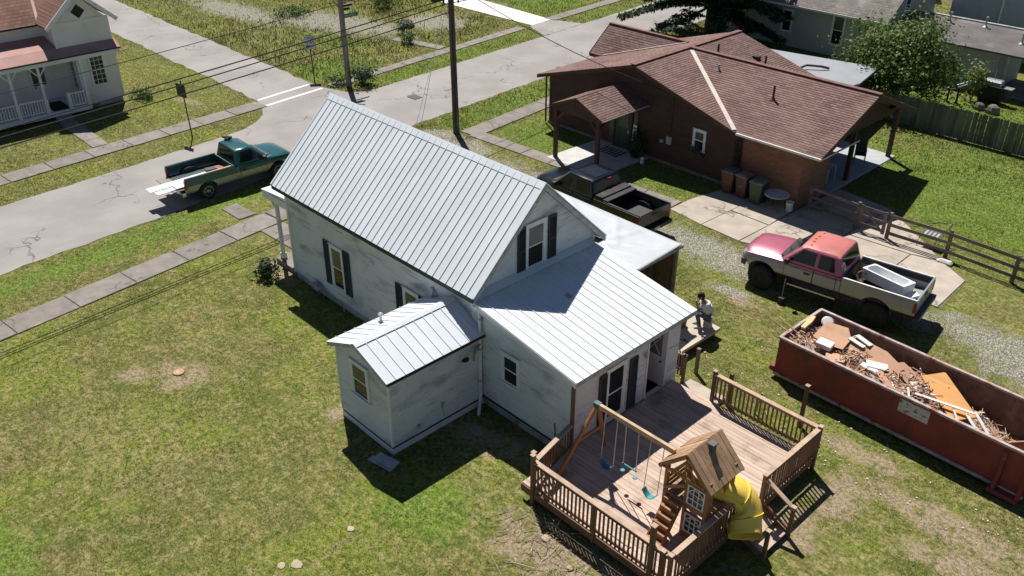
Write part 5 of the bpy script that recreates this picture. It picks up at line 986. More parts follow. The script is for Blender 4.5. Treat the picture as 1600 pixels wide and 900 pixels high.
fr_roof = bpy.data.materials.new('faded_red_roof') if False else pm('faded_red_roof', (.50, .155, .135), .45, .1, var=.12, scale=1.2, stain=[((.58, .25, .22), .9, .5, .75)], rnd=0, coat=.3)
for o in list(TP.children):
    if o.name.startswith('cab'): 
        o.data.materials.append(fr_roof)
        for p in o.data.polygons:
            if p.normal.z > .75: p.material_index = 1
for i, y in enumerate((-.55, -.24, 0, .24, .55)): MB().lathe([(.05, 2.06), (.04, 2.10), (.015, 2.115)], 8, (.62-abs(y)*.12, y, 0)).build('roof_marker', M['amber'], TP)
for s_ in (-1, 1): MB().bar((1.0, s_*(1.02), .62), (-.7, s_*1.02, .62), .06, .05).build('side_step', M['chrome'], TP)
# bathtub and scrap in the bed
tub = thing('bathtub', 'old white bathtub lying in the bed of the pink pickup', 'bathtub', l2w(TP, (-1.95, -.18, 1.02)), TP.rotation_euler.z-.30, world=False)
def rr_(x0, x1, y0, y1, r, z, n=4):
    out = []
    for cx, cy, a0 in ((x1-r, y1-r, 0), (x0+r, y1-r, PI/2), (x0+r, y0+r, PI), (x1-r, y0+r, 1.5*PI)):
        for i in range(n+1): a = a0+PI/2*i/n; out.append((cx+r*math.cos(a), cy+r*math.sin(a), z))
    return out
tilt = lambda ring, s=.0: [(x, y, z+.10*y) for x, y, z in ring]
MB().loft([tilt(q) for q in (rr_(-.78, .78, -.34, .34, .04, .05), rr_(-.80, .80, -.36, .36, .04, .40), rr_(-.80, .80, -.36, .36, .04, .44), rr_(-.70, .72, -.28, .28, .16, .44), rr_(-.64, .60, -.24, .24, .16, .14), rr_(-.55, .45, -.16, .16, .12, .10))]).build('tub', pm('enamel_white', (.76, .78, .79), .25, var=.04, stain=[((.55, .56, .56), 3, .6, .75)], rnd=0), tub, smooth=False, bevel=.01)
MB().lathe([(.03, 0), (.03, .012)], 10, (-.40, 0, .145)).build('drain', M['chrome'], tub)
lbox('blue_tarp_bundle', pm('blue_tarp', (.05, .12, .22), .5), 'dark blue rolled tarp at the tail end of the pink pickup bed', 'tarp', TP, (-2.65, .45, 1.0), (.85, .22, .14), .5, 0, None, .05)
lbox('white_scrap', M['white_plastic'], 'crumpled white scrap piece near the pink pickup tailgate', 'scrap', TP, (-2.85, .05, 1.05), (.4, .3, .09), .8, .2)
lbox('grey_disc', M['galv'], 'flat grey metal lid lying in the pink pickup bed corner', 'metal lid', TP, (-2.9, -.35, 1.0), (.5, .5, .04), .2)
sc = thing('scrap_fittings', 'tangle of rusty pipe fittings behind the cab in the pink pickup bed', 'scrap', l2w(TP, (-1.0, .1, 1.0)), world=False); mb = MB(); r3 = random.Random(8)
rsc = pm('rusty_scrap', (.22, .13, .085), .7, .2, var=.4)
for i in range(12): a = V(r3.uniform(-.25, .25), r3.uniform(-.35, .35), r3.uniform(.05, .4)); MB().tube(a, a+V(r3.uniform(-.25, .25), r3.uniform(-.25, .25), r3.uniform(-.1, .15)), r3.uniform(.015, .05), 7).build('pipe', rsc, sc)
# ---------------------------------------------------------------- dumpster with demolition debris
M['dump_red'] = pm('worn_red_paint', (.225, .030, .032), .6, var=.2, scale=1.5, bump=.2, bscale=18, stain=[((.085, .035, .026), 1.3, .52, .68, (1, 1, .6)), ((.13, .055, .035), 4.5, .6, .72), ((.42, .26, .24), 9, .70, .76)], rnd=.04)
M['dump_in'] = pm('rusty_inner_steel', (.21, .115, .075), .75, var=.3, scale=1.2, bump=.2, stain=[((.33, .22, .16), 1.1, .52, .72), ((.10, .055, .04), 3, .55, .7)], rnd=.05)
M['dump_rim'] = pm('scraped_rim', (.46, .35, .33), .6, var=.3, scale=4, stain=[((.25, .07, .06), 3, .55, .68)], rnd=.05)
DU = thing('dumpster', 'long open red roll-off dumpster heaped with demolition debris', 'dumpster', (5.22, 7.56, 0), -.022, world=False)
DL, DW, b0, t0 = 7.35, 2.30, .20, 1.50
MB().box(0, DL, 0, .03, b0, t0-.08).build('side_panel', M['dump_red'], DU); MB().box(0, DL, DW-.03, DW, b0, t0-.08).build('side_panel', M['dump_red'], DU)
MB().box(0, .03, .03, DW-.03, b0, t0-.08).build('front_panel', M['dump_red'], DU); MB().box(DL-.04, DL, .03, DW-.03, b0, t0-.08).build('tail_gate', M['dump_red'], DU)
for y in (.034, DW-.037): MB().box(.034, DL-.044, y, y+.004, b0+.06, t0-.09).build('inner_face', M['dump_in'], DU)
MB().box(.032, .036, .036, DW-.036, b0+.06, t0-.09).box(DL-.048, DL-.042, .036, DW-.036, b0+.06, t0-.09).build('inner_face', M['dump_in'], DU)
MB().box(.03, DL-.04, .03, DW-.03, b0, b0+.05).build('floor', M['dump_in'], DU)
for a in ((-.03, DL+.02, -.045, .055), (-.03, DL+.02, DW-.055, DW+.045)): MB().box(a[0], a[1], a[2], a[3], t0-.08, t0).build('top_rim', M['dump_rim'], DU, bevel=.015)
for a in ((-.04, .06), (DL-.06, DL+.03)): MB().box(a[0], a[1], .056, DW-.056, t0-.081, t0-.001).build('top_rim', M['dump_rim'], DU, bevel=.012)
for y in (-.05, DW-.05): MB().box(-.02, DL, y, y+.10, b0-.06, b0+.04).build('bottom_rail', M['dump_rim'], DU, bevel=.01)
for y in (.45, DW-.65): MB().box(.1, DL-.1, y, y+.2, .06, b0).build('skid', M['dump_in'], DU)
for x in (.05, DL-.75):
    for y in (.38, DW-.6): MB().lathe([(.11, -.11), (.12, -.09), (.12, .09), (.11, .11)], 16, (x+.1, y+.12, .12), 'Y').build('roller', M['dump_in'], DU)
MB().tube((-.09, -.02, .30), (-.09, .35, .30), .085, 14).build('hook_drum', M['dump_red'], DU); MB().box(-.08, 0, -.03, .25, .22, .40).build('lug', M['dump_red'], DU)
for x in (6.62, 7.22): MB().extr([(x, -.012, t0-.1), (x, -.08, t0-.2), (x, -.10, .5), (x, -.22, .10), (x, -.012, .10)], (.10, 0, 0)).build('rib', M['dump_red'], DU)
MB().extr([(6.55, -.02, .06), (6.55, -.26, .06), (6.55, -.22, .16), (6.55, -.02, .2)], (.75, 0, 0)).build('foot', M['dump_red'], DU)
k = NT('worn_white_decal'); sp = k.n('ShaderNodeSeparateXYZ'); k.put(sp.inputs[0], k.pos)
c = k.mix(k.ramp(k.noise(9, 4, k.mapping(k.pos, (1, 1, 1.6))), .56, .60), (.60, .56, .58), (.20, .03, .03)); c = k.mix(k.math('MULTIPLY', k.ramp(k.noise(26, 2, k.mapping(k.pos, (.4, 1, 3))), .56, .62), .6), c, (.30, .28, .34)); k.out(c, .7)
MB().box(3.82, 4.66, -.007, -.001, .95, 1.36).build('decal', k.m, DU)
local(MB().bar((0, 0, 0), (.10, .05, .78), .04, .04), 'leaning_stick', pm('pale_stick', (.55, .42, .27), .8), 'pale stick leaning upright against grass between deck and dumpster', 'stick', loc=(5.85, 5.6, 0))
DA = DU.rotation_euler.z
def du(p): return Vector(DU.location)+V(p[0]*math.cos(DA)-p[1]*math.sin(DA), p[0]*math.sin(DA)+p[1]*math.cos(DA), p[2])
M['hardboard'] = pm('tan_hardboard', (.47, .27, .175), .8, var=.12, scale=2, stain=[((.36, .20, .13), 2, .55, .75)], rnd=.12); M['lath'] = pm('old_lath_wood', (.40, .235, .15), .85, var=.3, scale=5, rnd=.3)
M['white_board'] = pm('chipped_white_board', (.70, .69, .66), .7, var=.1, stain=[((.45, .36, .28), 5, .62, .72)], rnd=.08); M['plaster'] = pm('plaster_dust', (.50, .40, .33), .95, var=.3, scale=6, rnd=.1)
rd_ = random.Random(21)
def heap(x, y):
    ed = min(1, min(y-.03, DW-.03-y)/.35); base = 1.28-.10*x*.55 if x < 4.2 else 1.05-.26*(x-4.2)
    return max(.27, base-.22*(y/DW-.35)**2*3-.10*(1-ed)+.07*math.sin(3.1*x+1.7*y)+.05*math.sin(6.3*x-4*y))
hm = MB(); nx, ny = 56, 18
hm.add([(*du((.05+i*(6.85)/nx, .05+j*(DW-.10)/ny, heap(.05+i*6.85/nx, .05+j*(DW-.1)/ny)-.06+rd_.uniform(-.03, .03))),) for j in range(ny+1) for i in range(nx+1)], [(j*(nx+1)+i, j*(nx+1)+i+1, (j+1)*(nx+1)+i+1, (j+1)*(nx+1)+i) for j in range(ny) for i in range(nx)])
o = hm.build('rubble', M['plaster']); stuff(o); tag(o, 'dusty rubble and plaster filling the bottom of the dumpster', 'rubble')
sp_m = [M['lath'], M['hardboard'], M['white_board']]; sets = [MB(), MB(), MB()]
def orient(rng, flat=.35):
    d = V(rng.gauss(0, 1), rng.gauss(0, 1), rng.gauss(0, flat)).normalized(); u = d.cross(EZ+V(rng.gauss(0, .5), rng.gauss(0, .5), 0)).normalized(); return d, u, d.cross(u)
for i in range(1500):
    x, y = rd_.uniform(.12, 6.75)**1.0, rd_.uniform(.15, DW-.15); d, u, n_ = orient(rd_, .28); ln = rd_.choice((.06, .12, .2, .34, .5))*rd_.uniform(.6, 1.2); wd = rd_.choice((.012, .02, .03, .05))
    d = (du(d)-du((0, 0, 0))).normalized(); c_ = du((x, y, heap(x, y)+rd_.uniform(-.03, .07))); k_ = 0 if rd_.random() < .62 else (1 if rd_.random() < .7 else 2)
    x2 = x+d.x*ln/2; 
    if x < ln*.6 or y < ln*.6 or y > DW-ln*.6: d = V(abs(d.x)+.6, d.y*.15, d.z*.4).normalized(); u = d.cross(EZ).normalized(); n_ = d.cross(u)
    if x < .4: ln = min(ln, .3)
    sets[k_].obox(c_, d*ln/2, u*wd/2, n_*rd_.choice((.004, .008, .012)))
for mb, m_, nm, lb in zip(sets, sp_m, ('splintered_laths', 'board_fragments', 'white_fragments'), ('tangle of splintered brown laths over the dumpster heap', 'broken tan hardboard fragments strewn over the dumpster heap', 'small chipped white fragments strewn over the dumpster heap')): tag(stuff(mb.build(nm, m_)), lb, 'debris')
def debris(name, m, label, cat, c, size, rz=0, tx=0, ty=0, group=None, cut=None):
    sx, sy, sz = size; P_ = [(-sx/2, -sy/2), (sx/2, -sy/2), (sx/2, sy/2), (-sx/2, sy/2)] if not cut else [(a*sx/2, b_*sy/2) for a, b_ in cut]
    o = MB().prism(P_, -sz/2, sz/2).build(name, m); o.location = du(c); o.rotation_euler = (tx, ty, rz+DA); return tag(o, label, cat, group)
C5 = [(-1, -.7), (-.3, -1), (.9, -.9), (1, .2), (.5, 1), (-.8, .9)]; C6 = [(-1, -1), (.8, -1), (1, .4), (.2, 1), (-.9, .6)]
debris('hardboard_sheet', M['hardboard'], 'large tan hardboard sheet at the front end of the dumpster', 'board', (.95, 1.45, 1.36), (1.0, 1.1, .012), .2, .12, .05, cut=C5)
debris('hardboard_sheet', M['hardboard'], 'long tan hardboard sheet sloping along the far dumpster wall', 'board', (2.2, 1.62, 1.22), (1.9, .7, .012), -.12, .22, .10, cut=C6)
debris('hardboard_sheet', M['hardboard'], 'tan hardboard panel with broken corner in the middle of the dumpster', 'board', (3.35, 1.55, 1.08), (1.25, .55, .014), -.35, .05, .16, cut=C5)
debris('hardboard_sheet', M['hardboard'], 'small square tan hardboard piece by the near dumpster side', 'board', (1.55, .55, 1.28), (.6, .5, .012), .5, -.1, .03, cut=C6)
debris('hardboard_sheet', M['hardboard'], 'narrow tan hardboard strip beside the white boards in the dumpster', 'board', (2.75, .95, 1.16), (1.3, .22, .014), -.6, -.05, .1)
debris('hardboard_sheet', M['hardboard'], 'tan hardboard scrap lying nearest the near rim of the dumpster', 'board', (2.9, .45, 1.08), (.9, .32, .012), -.5, -.15, .1, cut=C5)
debris('cabinet_door', pm('orange_veneer', (.56, .27, .075), .55, var=.12, scale=1.5, stretch=(.4, 3, 1), rnd=0), 'orange-brown veneered door slab lying on the dumpster debris', 'door', (4.55, 1.42, 1.10), (1.75, .72, .04), -.62, .10, .14)
debris('white_box', M['white_board'], 'white box lid with grey side near the front of the dumpster', 'box', (1.05, .78, 1.38), (.46, .34, .14), .12, .05, .02)
for i, (c_, s_, r_, lb) in enumerate([((1.72, 1.85, 1.36), (.55, .2, .03), -.2, 'upper of two white boards beside the far dumpster wall'), ((1.62, 1.62, 1.34), (.52, .16, .03), -.1, 'lower of two white boards beside the far dumpster wall'), ((2.55, 1.15, 1.22), (.62, .28, .03), .6, 'tilted white board in the centre of the debris heap'), ((2.45, .88, 1.20), (.5, .22, .05), .1, 'short white block board near the centre of the debris heap'), ((3.3, .62, 1.05), (.85, .24, .03), -.75, 'white board slanting to the near rim mid-dumpster'), ((3.9, .75, 1.0), (.6, .2, .03), -.4, 'white board just in front of the orange door slab'), ((3.75, 1.3, 1.07), (.4, .32, .02), .9, 'square white panel behind the tan panel in the dumpster')]): debris('white_board', M['white_board'], lb, 'board', c_, s_, r_, rd_.uniform(-.15, .15), rd_.uniform(0, .2))
for i, (a, b_, lb) in enumerate([((3.9, .75, 1.18), (5.4, 1.1, 1.16), 'long white trim board crossing the orange door slab'), ((5.38, 1.14, 1.2), (6.4, .55, .72), 'white trim board angling down toward the dumpster tail'), ((5.25, 1.0, 1.1), (6.25, .42, .68), 'second white trim board beside the angled one at the tail'), ((4.9, .95, 1.12), (5.45, .35, .92), 'short white trim stick below the orange door slab'), ((4.3, .45, 1.08), (5.7, .5, .84), 'white trim strip along the near side of the dumpster')]):
    o = MB().bar(du(a), du(b_), .085 if i < 3 else .05, .025).build('white_trim_board', M['white_board']); tag(o, lb, 'trim board')
for i, (a, b_) in enumerate([((.25, .4, 1.42), (-.75, .55, 1.58)), ((.5, .5, 1.44), (-.55, .75, 1.60))]):
    o = MB().bar(du(a), du(b_), .03, .02).build('protruding_lath', M['cedar_pale']); tag(o, ['longer pale lath poking out over the dumpster front rim', 'shorter pale lath poking out over the dumpster front rim'][i], 'lath')
debris('yellow_foam', pm('yellow_foam', (.62, .50, .25), .9, var=.2), 'torn yellow foam strip hanging on the dumpster front rim', 'foam', (.12, 1.35, 1.45), (.18, .75, .08), .05, .1, 0, cut=C5)
o = MB().lathe([(.18, 0), (.19, .03), (.15, .05)], 18).build('round_pan', M['galv']); o.location = du((.45, 1.95, 1.36)); o.rotation_euler = (.5, .2, 0); tag(o, 'round grey metal lid in the far front dumpster corner', 'lid')
debris('scrap_sheet', M['lath'], 'brown sheet with pale edge standing at the tail of the dumpster', 'board', (6.75, 1.0, .80), (.9, .05, .62), .9, 0, 0)
# ---------------------------------------------------------------- trash bins, table, bucket
def bin_(label, x, y, m, lidm, rz):
    t = thing('wheeled_bin', label, 'trash bin', (x, y, .034), rz, 'wheeled bins by the brown house', world=False)
    MB().loft([rr_(-.23, .23, -.22, .22, .05, .06), rr_(-.29, .29, -.28, .30, .06, .78), rr_(-.30, .30, -.30, .34, .06, .95), rr_(-.32, .32, -.32, .36, .06, .96), rr_(-.32, .32, -.32, .36, .06, 1.0)]).build('body', m, t)
    MB().loft([rr_(-.325, .325, -.34, .37, .06, 1.0), rr_(-.325, .325, -.34, .37, .06, 1.03), rr_(-.24, .24, -.25, .28, .08, 1.09)]).build('lid', lidm, t)
    MB().tube((-.24, .42, 1.0), (.24, .42, 1.0), .018).box(-.25, -.21, .34, .44, .97, 1.01).box(.21, .25, .34, .44, .97, 1.01).build('handle', m, t)
    MB().box(-.11, .11, -.285, -.262, .55, .58).build('grab_bar', lidm, t)
    for s_ in (-1, 1): MB().lathe([(.11, -.025), (.125, -.02), (.125, .02), (.11, .025)], 14, (0, 0, 0), 'Y').build('wheel', M['tyre'], t).matrix_local = Matrix.Translation((s_*.26, .26, .125)) @ Matrix.Rotation(PI/2, 4, 'Z')
    return t
brn = pm('brown_bin_plastic', (.085, .040, .030), .5, var=.12, rnd=.05); grn = pm('dark_green_bin_plastic', (.035, .055, .040), .5, var=.12, rnd=.05); lidb = pm('worn_brown_lid', (.20, .15, .15), .35, var=.2); lidg = pm('worn_green_lid', (.15, .17, .15), .35, var=.2)
bin_('brown wheeled bin farthest left against the brown house', -3.55, 17.95, brn, lidb, .06); bin_('brown wheeled bin between the other two bins', -2.85, 17.98, brn, lidb, -.04); bin_('dark green wheeled bin beside the round table', -2.08, 17.85, grn, lidg, .1)
rt_ = thing('round_table', 'round grey patio table against the brick wall beside the bins', 'table', (-1.22, 17.95, .034)); MB().lathe([(.50, .69), (.52, .70), (.52, .72), (.50, .725)], 32, (-1.22, 17.95, 0)).build('table_top', pm('mottled_grey_top', (.52, .53, .55), .5, var=.2, scale=8, rnd=0), rt_)
for i in range(4): a = PI/4+i*PI/2; MB().tube((-1.22+.42*math.cos(a), 17.95+.42*math.sin(a), .03), (-1.22+.3*math.cos(a), 17.95+.3*math.sin(a), .69), .014).build('leg', M['black_trim'], rt_)
bk = thing('white_bucket', 'white plastic bucket standing at the foot of the brick wall', 'bucket', (-.72, 18.22, .034)); MB().lathe([(.13, .034), (.155, .40), (.165, .40), (.165, .43), (.15, .43), (.145, .40), (.12, .06)], 20, (-.72, 18.22, 0)).build('pail', M['white_plastic'], bk, smooth=False); MB().sweep([(-.89, 18.22, .38), (-.88, 18.1, .26), (-.72, 18.03, .22), (-.56, 18.1, .26), (-.55, 18.22, .38)], .005, 5).build('handle', M['galv'], bk)
local(MB().lathe([(.13, 0), (.19, .14), (.16, .28), (.05, .3)], 14, (0, 0, 0)), 'green_pot', pm('green_plastic_pot', (.05, .22, .10), .5), 'small green pot behind the first fence post', 'pot', loc=(.15, 19.2, .034))
# ---------------------------------------------------------------- rail fence with gate
M['fence_wood'] = pm('grey_brown_fence_wood', (.165, .125, .105), .85, var=.25, scale=3, stretch=(.5, 2, 2), bump=.25, rnd=.12)
FN = thing('rail_fence', 'three-rail weathered wooden fence between concrete yard and lawn', 'fence', (5.0, 18.85, 0))
fx = [(-.22, 18.95), (1.98, 18.76), (3.28, 18.82), (5.56, 18.98), (8.05, 18.84), (10.5, 18.9), (13.0, 18.95)]
for i, (x, y) in enumerate(fx): MB().box(x-.065, x+.065, y-.06, y+.06, -.05, 1.14+.03*(i % 2)).build('post', M['fence_wood'], FN, bevel=.01)
for i, (a, b_) in enumerate(zip(fx[:-1], fx[1:])):
    if i == 1: continue
    for z in (.30, .66, 1.03): MB().bar((a[0], a[1]-.075, z), (b_[0], b_[1]-.075, z+.01), .03, .13).build('rail', M['fence_wood'], FN)
GT = thing('fence_gate', 'wooden rail gate with diagonal brace in the rail fence', 'gate', (2.6, 18.75, 0))
for x in (2.14, 3.12): MB().box(x-.07, x+.07, 18.70, 18.73, .18, 1.13).build('stile', M['fence_wood'], GT)
for z in (.30, .66, 1.03): MB().box(2.08, 3.18, 18.735, 18.765, z-.06, z+.06).build('rail', M['fence_wood'], GT)
MB().bar((2.2, 18.715, 1.05), (3.05, 18.715, .28), .11, .025, (0, 1, 0)).build('brace', M['fence_wood'], GT); MB().box(3.2, 3.30, 18.66, 18.70, .85, .92).build('latch', M['black_trim'], GT)
fc = thing('folding_chair', 'black folding lounge chair lying behind the rail fence', 'chair', (4.8, 19.6, 0)); 
MB().obox((4.72, 19.45, .50), (.36, .03, 0), (0, .22, .05), (0, -.004, .02)).build('seat', M['black_plastic'], fc)
for i in range(4): MB().obox((4.50+i*.15, 19.45, .525), (.04, .02, 0), (0, .15, .034), (0, 0, .004)).build('slat', M['galv'], fc)
for x in (4.40, 5.04): MB().sweep([(x, 19.25, .46), (x-.06, 19.15, .1), (x, 19.05, .03), (x+.02, 19.5, .03)], .014, 6).build('leg', M['black_trim'], fc)
MB().sweep([(4.3, 20.0, .62), (4.7, 20.1, .78), (5.15, 20.2, .85), (5.1, 20.0, .5)], .018).sweep([(5.15, 20.2, .85), (5.0, 19.6, .52)], .016).sweep([(3.9, 19.7, .45), (4.5, 19.9, .66)], .016).build('back_frame', M['black_trim'], fc)
local(MB().loft([rr_(-.28, .26, -.14, .13, .08, 0), rr_(-.30, .28, -.16, .14, .08, .08), rr_(-.2, .22, -.10, .09, .06, .15)]), 'white_rock', pm('pale_rock', (.62, .60, .57), .9, var=.15, bump=.4), 'pale flat rock at the foot of a fence post', 'rock', loc=(5.75, 18.55, 0))
# ---------------------------------------------------------------- privacy fence beyond the lawn
PF = thing('privacy_fence', 'tall dark weathered picket privacy fence behind the green lawn', 'fence', (5.5, 31.6, 0))
pk = MB().extr([(-.066, -.009, 0), (.066, -.009, 0), (.066, -.009, 1.44), (.04, -.009, 1.5), (-.04, -.009, 1.5), (-.066, -.009, 1.44)], (0, .018, 0)).mesh('picket'); pk.materials.append(pm('dark_picket', (.16, .165, .115), .9, var=.3, scale=2, stretch=(2, 2, .4), rnd=.3))
for i in range(132): piece(pk, 'picket', PF, (-4.0+i*.14, 31.6+random.uniform(-.006, .006), .03), (0, random.uniform(-.012, .012), random.uniform(-.04, .04)), (1, 1, random.uniform(.97, 1.03)))
for z in (.4, 1.15): MB().box(-4.05, 14.5, 31.62, 31.66, z, z+.09).build('backer_rail', M['wood_old'], PF)
for i in range(9): MB().box(-4.0+i*2.3, -3.9+i*2.3, 31.66, 31.76, -.05, 1.5).build('post', M['wood_old'], PF)
# ---------------------------------------------------------------- things in the far yard
bq = thing('barbecue', 'black barbecue grill with a pale lid behind the privacy fence', 'barbecue', (-.55, 38.6, 0)); MB().box(-1.15, .05, 38.3, 38.9, .12, .95).build('cabinet', M['black_plastic'], bq, bevel=.02); MB().loft([rr_(-1.0, -.1, 38.35, 38.85, .05, .96), rr_(-1.0, -.1, 38.38, 38.85, .05, 1.15), rr_(-.98, -.12, 38.5, 38.8, .05, 1.25)]).build('lid', pm('pale_lid', (.45, .47, .49), .3, .5), bq); MB().box(-1.6, -1.17, 38.35, 38.85, .90, .95).box(.07, .5, 38.35, 38.85, .90, .95).build('side_shelf', M['galv'], bq)
for x in (-1.0, -.1): MB().lathe([(.09, -.03), (.09, .03)], 12, (x, 38.3, .09), 'Y').build('wheel', M['tyre'], bq)
wb = thing('pipe_trellis', 'leaning white pipe frame on dark posts behind the privacy fence', 'frame', (-1.9, 37.2, 0))
for x in (-2.2, -1.7): MB().box(x-.04, x+.04, 36.9, 36.98, 0, .9).build('post', M['black_trim'], wb)
MB().bar((-2.6, 36.8, .6), (-1.3, 37.7, 1.25), .06, .05).bar((-2.4, 36.85, .55), (-1.35, 37.55, 1.1), .04, .04).build('pipe', M['pipe_white'], wb)
r4 = random.Random(4)
for i, (x, y, s_) in enumerate(((-.45, 36.9, .3), (.3, 36.8, .36))):
    local(MB().loft([[(a*s_*f, b_*s_*f, z*s_) for a, b_ in ((1, .2), (.6, .7), (-.2, .8), (-.9, .3), (-.8, -.5), (.1, -.8), (.8, -.5))] for f, z in ((1, 0), (1.05, .5), (.8, 1.0), (.35, 1.3))]), 'garden_boulder', bpy.data.materials.get('grey_boulder') or pm('grey_boulder', (.19, .165, .14), .9, var=.3, bump=.5), ['smaller grey boulder beside the barbecue grill', 'larger grey boulder beside the barbecue grill'][i], 'boulder', loc=(x, y, 0))
# patio furniture under the brown roof
def chair(label, x, y, rz):
    t = thing('patio_chair', label, 'chair', (x, y, .05), rz, 'patio chairs under the brown roof', world=False)
    MB().box(-.25, .25, -.24, .24, .40, .44).build('seat', M['black_plastic'], t); MB().obox((0, .28, .72), (.25, 0, 0), (0, .015, -.004), (0, .08, .30)).build('backrest', M['black_plastic'], t)
    for a in (-.23, .23):
        for b_ in (-.21, .21): MB().tube((a, b_, 0), (a, b_, .42), .016).build('leg', M['black_trim'], t)
        MB().bar((a, -.22, .64), (a, .3, .66), .04, .025).tube((a, -.2, .42), (a, -.2, .64), .014).build('armrest', M['black_trim'], t)
chair('dark patio chair near the far patio post', -1.25, 25.2, .5); chair('dark patio chair deep in the patio shade', -2.6, 23.6, 2.4); chair('dark patio chair behind the brick corner', -2.0, 21.7, -1.0)
tb = thing('patio_table', 'pale-legged glass table in the shade under the brown roof', 'table', (-1.5, 22.2, .05)); MB().box(-2.1, -1.0, 21.8, 22.6, .72, .735).build('table_top', M['glass_pale'], tb)
for x in (-2.05, -1.05):
    for y in (21.85, 22.55): MB().tube((x, y, .05), (x, y, .72), .018).build('leg', M['pipe_white'], tb)
# ---------------------------------------------------------------- small things on the ground
r5 = random.Random(11)
def flat_stone(label, x, y, s, m, h=.03):
    P_ = [(s*r5.uniform(.75, 1.1)*math.cos(2*PI*i/8), s*r5.uniform(.6, .95)*math.sin(2*PI*i/8)) for i in range(8)]
    local(MB().loft([[(a, b_, -.02) for a, b_ in P_], [(a, b_, h*.7) for a, b_ in P_], [(a*.62+.1*s, b_*.62, h) for a, b_ in P_]]), 'flat_stone', m, label, 'stone', 'stones in the yard', loc=(x, y, 0))
pale = pm('pale_stone', (.40, .335, .225), .9, var=.15, bump=.3)
flat_stone('single pale stone lying in the lawn left of the deck corner', 1.51, -5.49, .11, pale); flat_stone('bigger pale broken slab at the lawn edge near the bottom', 1.55, -7.05, .17, pale, .025); flat_stone('smaller pale slab chip beside the bigger slab near the bottom', 1.35, -7.35, .12, pale, .025)
gs = pm('grey_stone', (.24, .22, .20), .9, var=.2, bump=.3)
flat_stone('flat grey stone in the shade under the downspout', .85, -.75, .26, gs); flat_stone('pale stone amid the twig pile by the deck', 5.05, -2.25, .15, pale, .06); flat_stone('grey stone in the shade of the addition wall', 2.1, -.35, .2, gs)
flat_stone('pale stone below the deck railing shadow', 6.1, -2.5, .10, pale, .05)
local(MB().obox((0, 0, .10), (.36, .05, .02), (-.03, .16, .0), (0, -.003, .02)).obox((-.05, -.12, .05), (.40, .08, .0), (-.02, .10, .0), (0, 0, .012)), 'loose_board', M['trim_old'], 'grey-white board lying in the shadow at the bump-out corner', 'board', loc=(.2, -3.42, 0))
stp = thing('tree_stump', 'freshly cut pale tree stump in a bare patch of the front lawn', 'stump', (-7.53, -5.55, 0)); MB().lathe([(.20, -.03), (.18, .03), (.165, .035)], 18, (-7.53, -5.55, 0)).build('bark', M['wood_old'], stp); MB().lathe([(.163, .03), (.158, .04), (.05, .042)], 18, (-7.53, -5.55, 0)).build('cut_face', pm('orange_cut_wood', (.46, .29, .17), .85, var=.25, scale=9), stp)
tw = [MB(), MB()]; twm = [pm('grey_twigs', (.30, .24, .17), .9, var=.3), pm('pale_twigs', (.50, .42, .31), .9, var=.3)]
for i in range(210):
    x, y = r5.gauss(5.6, .85), r5.gauss(-2.6, .45)
    if r5.random() < .22: x, y = r5.gauss(4.3, .35), r5.gauss(-2.1, .5)
    if y > -1.75: continue
    a = r5.uniform(0, 2*PI); ln = r5.choice((.12, .22, .4, .7))*r5.uniform(.6, 1.2); z = r5.uniform(.01, .07); p = V(x, y, z); q = p+V(math.cos(a)*ln, math.sin(a)*ln, r5.uniform(-.03, .10)); m_ = (p+q)/2+V(r5.gauss(0, .03), r5.gauss(0, .03), .02)
    tw[0 if r5.random() < .6 else 1].sweep([p, m_, q], r5.choice((.003, .005, .008)), 4)
for mb, m_, lb in zip(tw, twm, ('scatter of grey twigs on bare soil beside the deck', 'scatter of pale dry twigs and bark on bare soil beside the deck')): tag(stuff(mb.build('twigs', m_)), lb, 'twigs')
rk = thing('garden_rake', 'thin metal bar propped upright in the grass beside the pink pickup', 'tool', (3.05, 11.55, 0)); MB().tube((3.05, 11.5, 0), (2.95, 11.75, .85), .014).build('handle', M['galv'], rk); MB().obox((3.06, 11.48, .12), (.09, .02, 0), (0, .05, 0), (0, 0, .12)).build('head', M['black_plastic'], rk)
# scattered litter chips
lm = MB()
for i in range(260):
    x, y = r5.uniform(3.0, 13), r5.uniform(4.9, 11.6)
    if 5.1 < x < 12.7 and 7.2 < y < 10.1: continue
    if y > 7.2 and r5.random() < .75: continue
    a = r5.uniform(0, PI); s_ = r5.uniform(.008, .026); lm.obox((x, y, .03), (math.cos(a)*s_, math.sin(a)*s_, 0), (-math.sin(a)*s_*.6, math.cos(a)*s_*.6, .0), (0, 0, .006))
for i in range(90):
    x, y = r5.uniform(3.9, 8.0), r5.uniform(-1.2, 4.4); a = r5.uniform(0, PI); s_ = r5.uniform(.008, .022); lm.obox((x, y, .4585), (math.cos(a)*s_, math.sin(a)*s_, 0), (-math.sin(a)*s_*.6, math.cos(a)*s_*.6, 0), (0, 0, .004))
tag(stuff(lm.build('litter_chips', M['white_board'])), 'tiny pale litter chips scattered on grass and deck', 'litter')
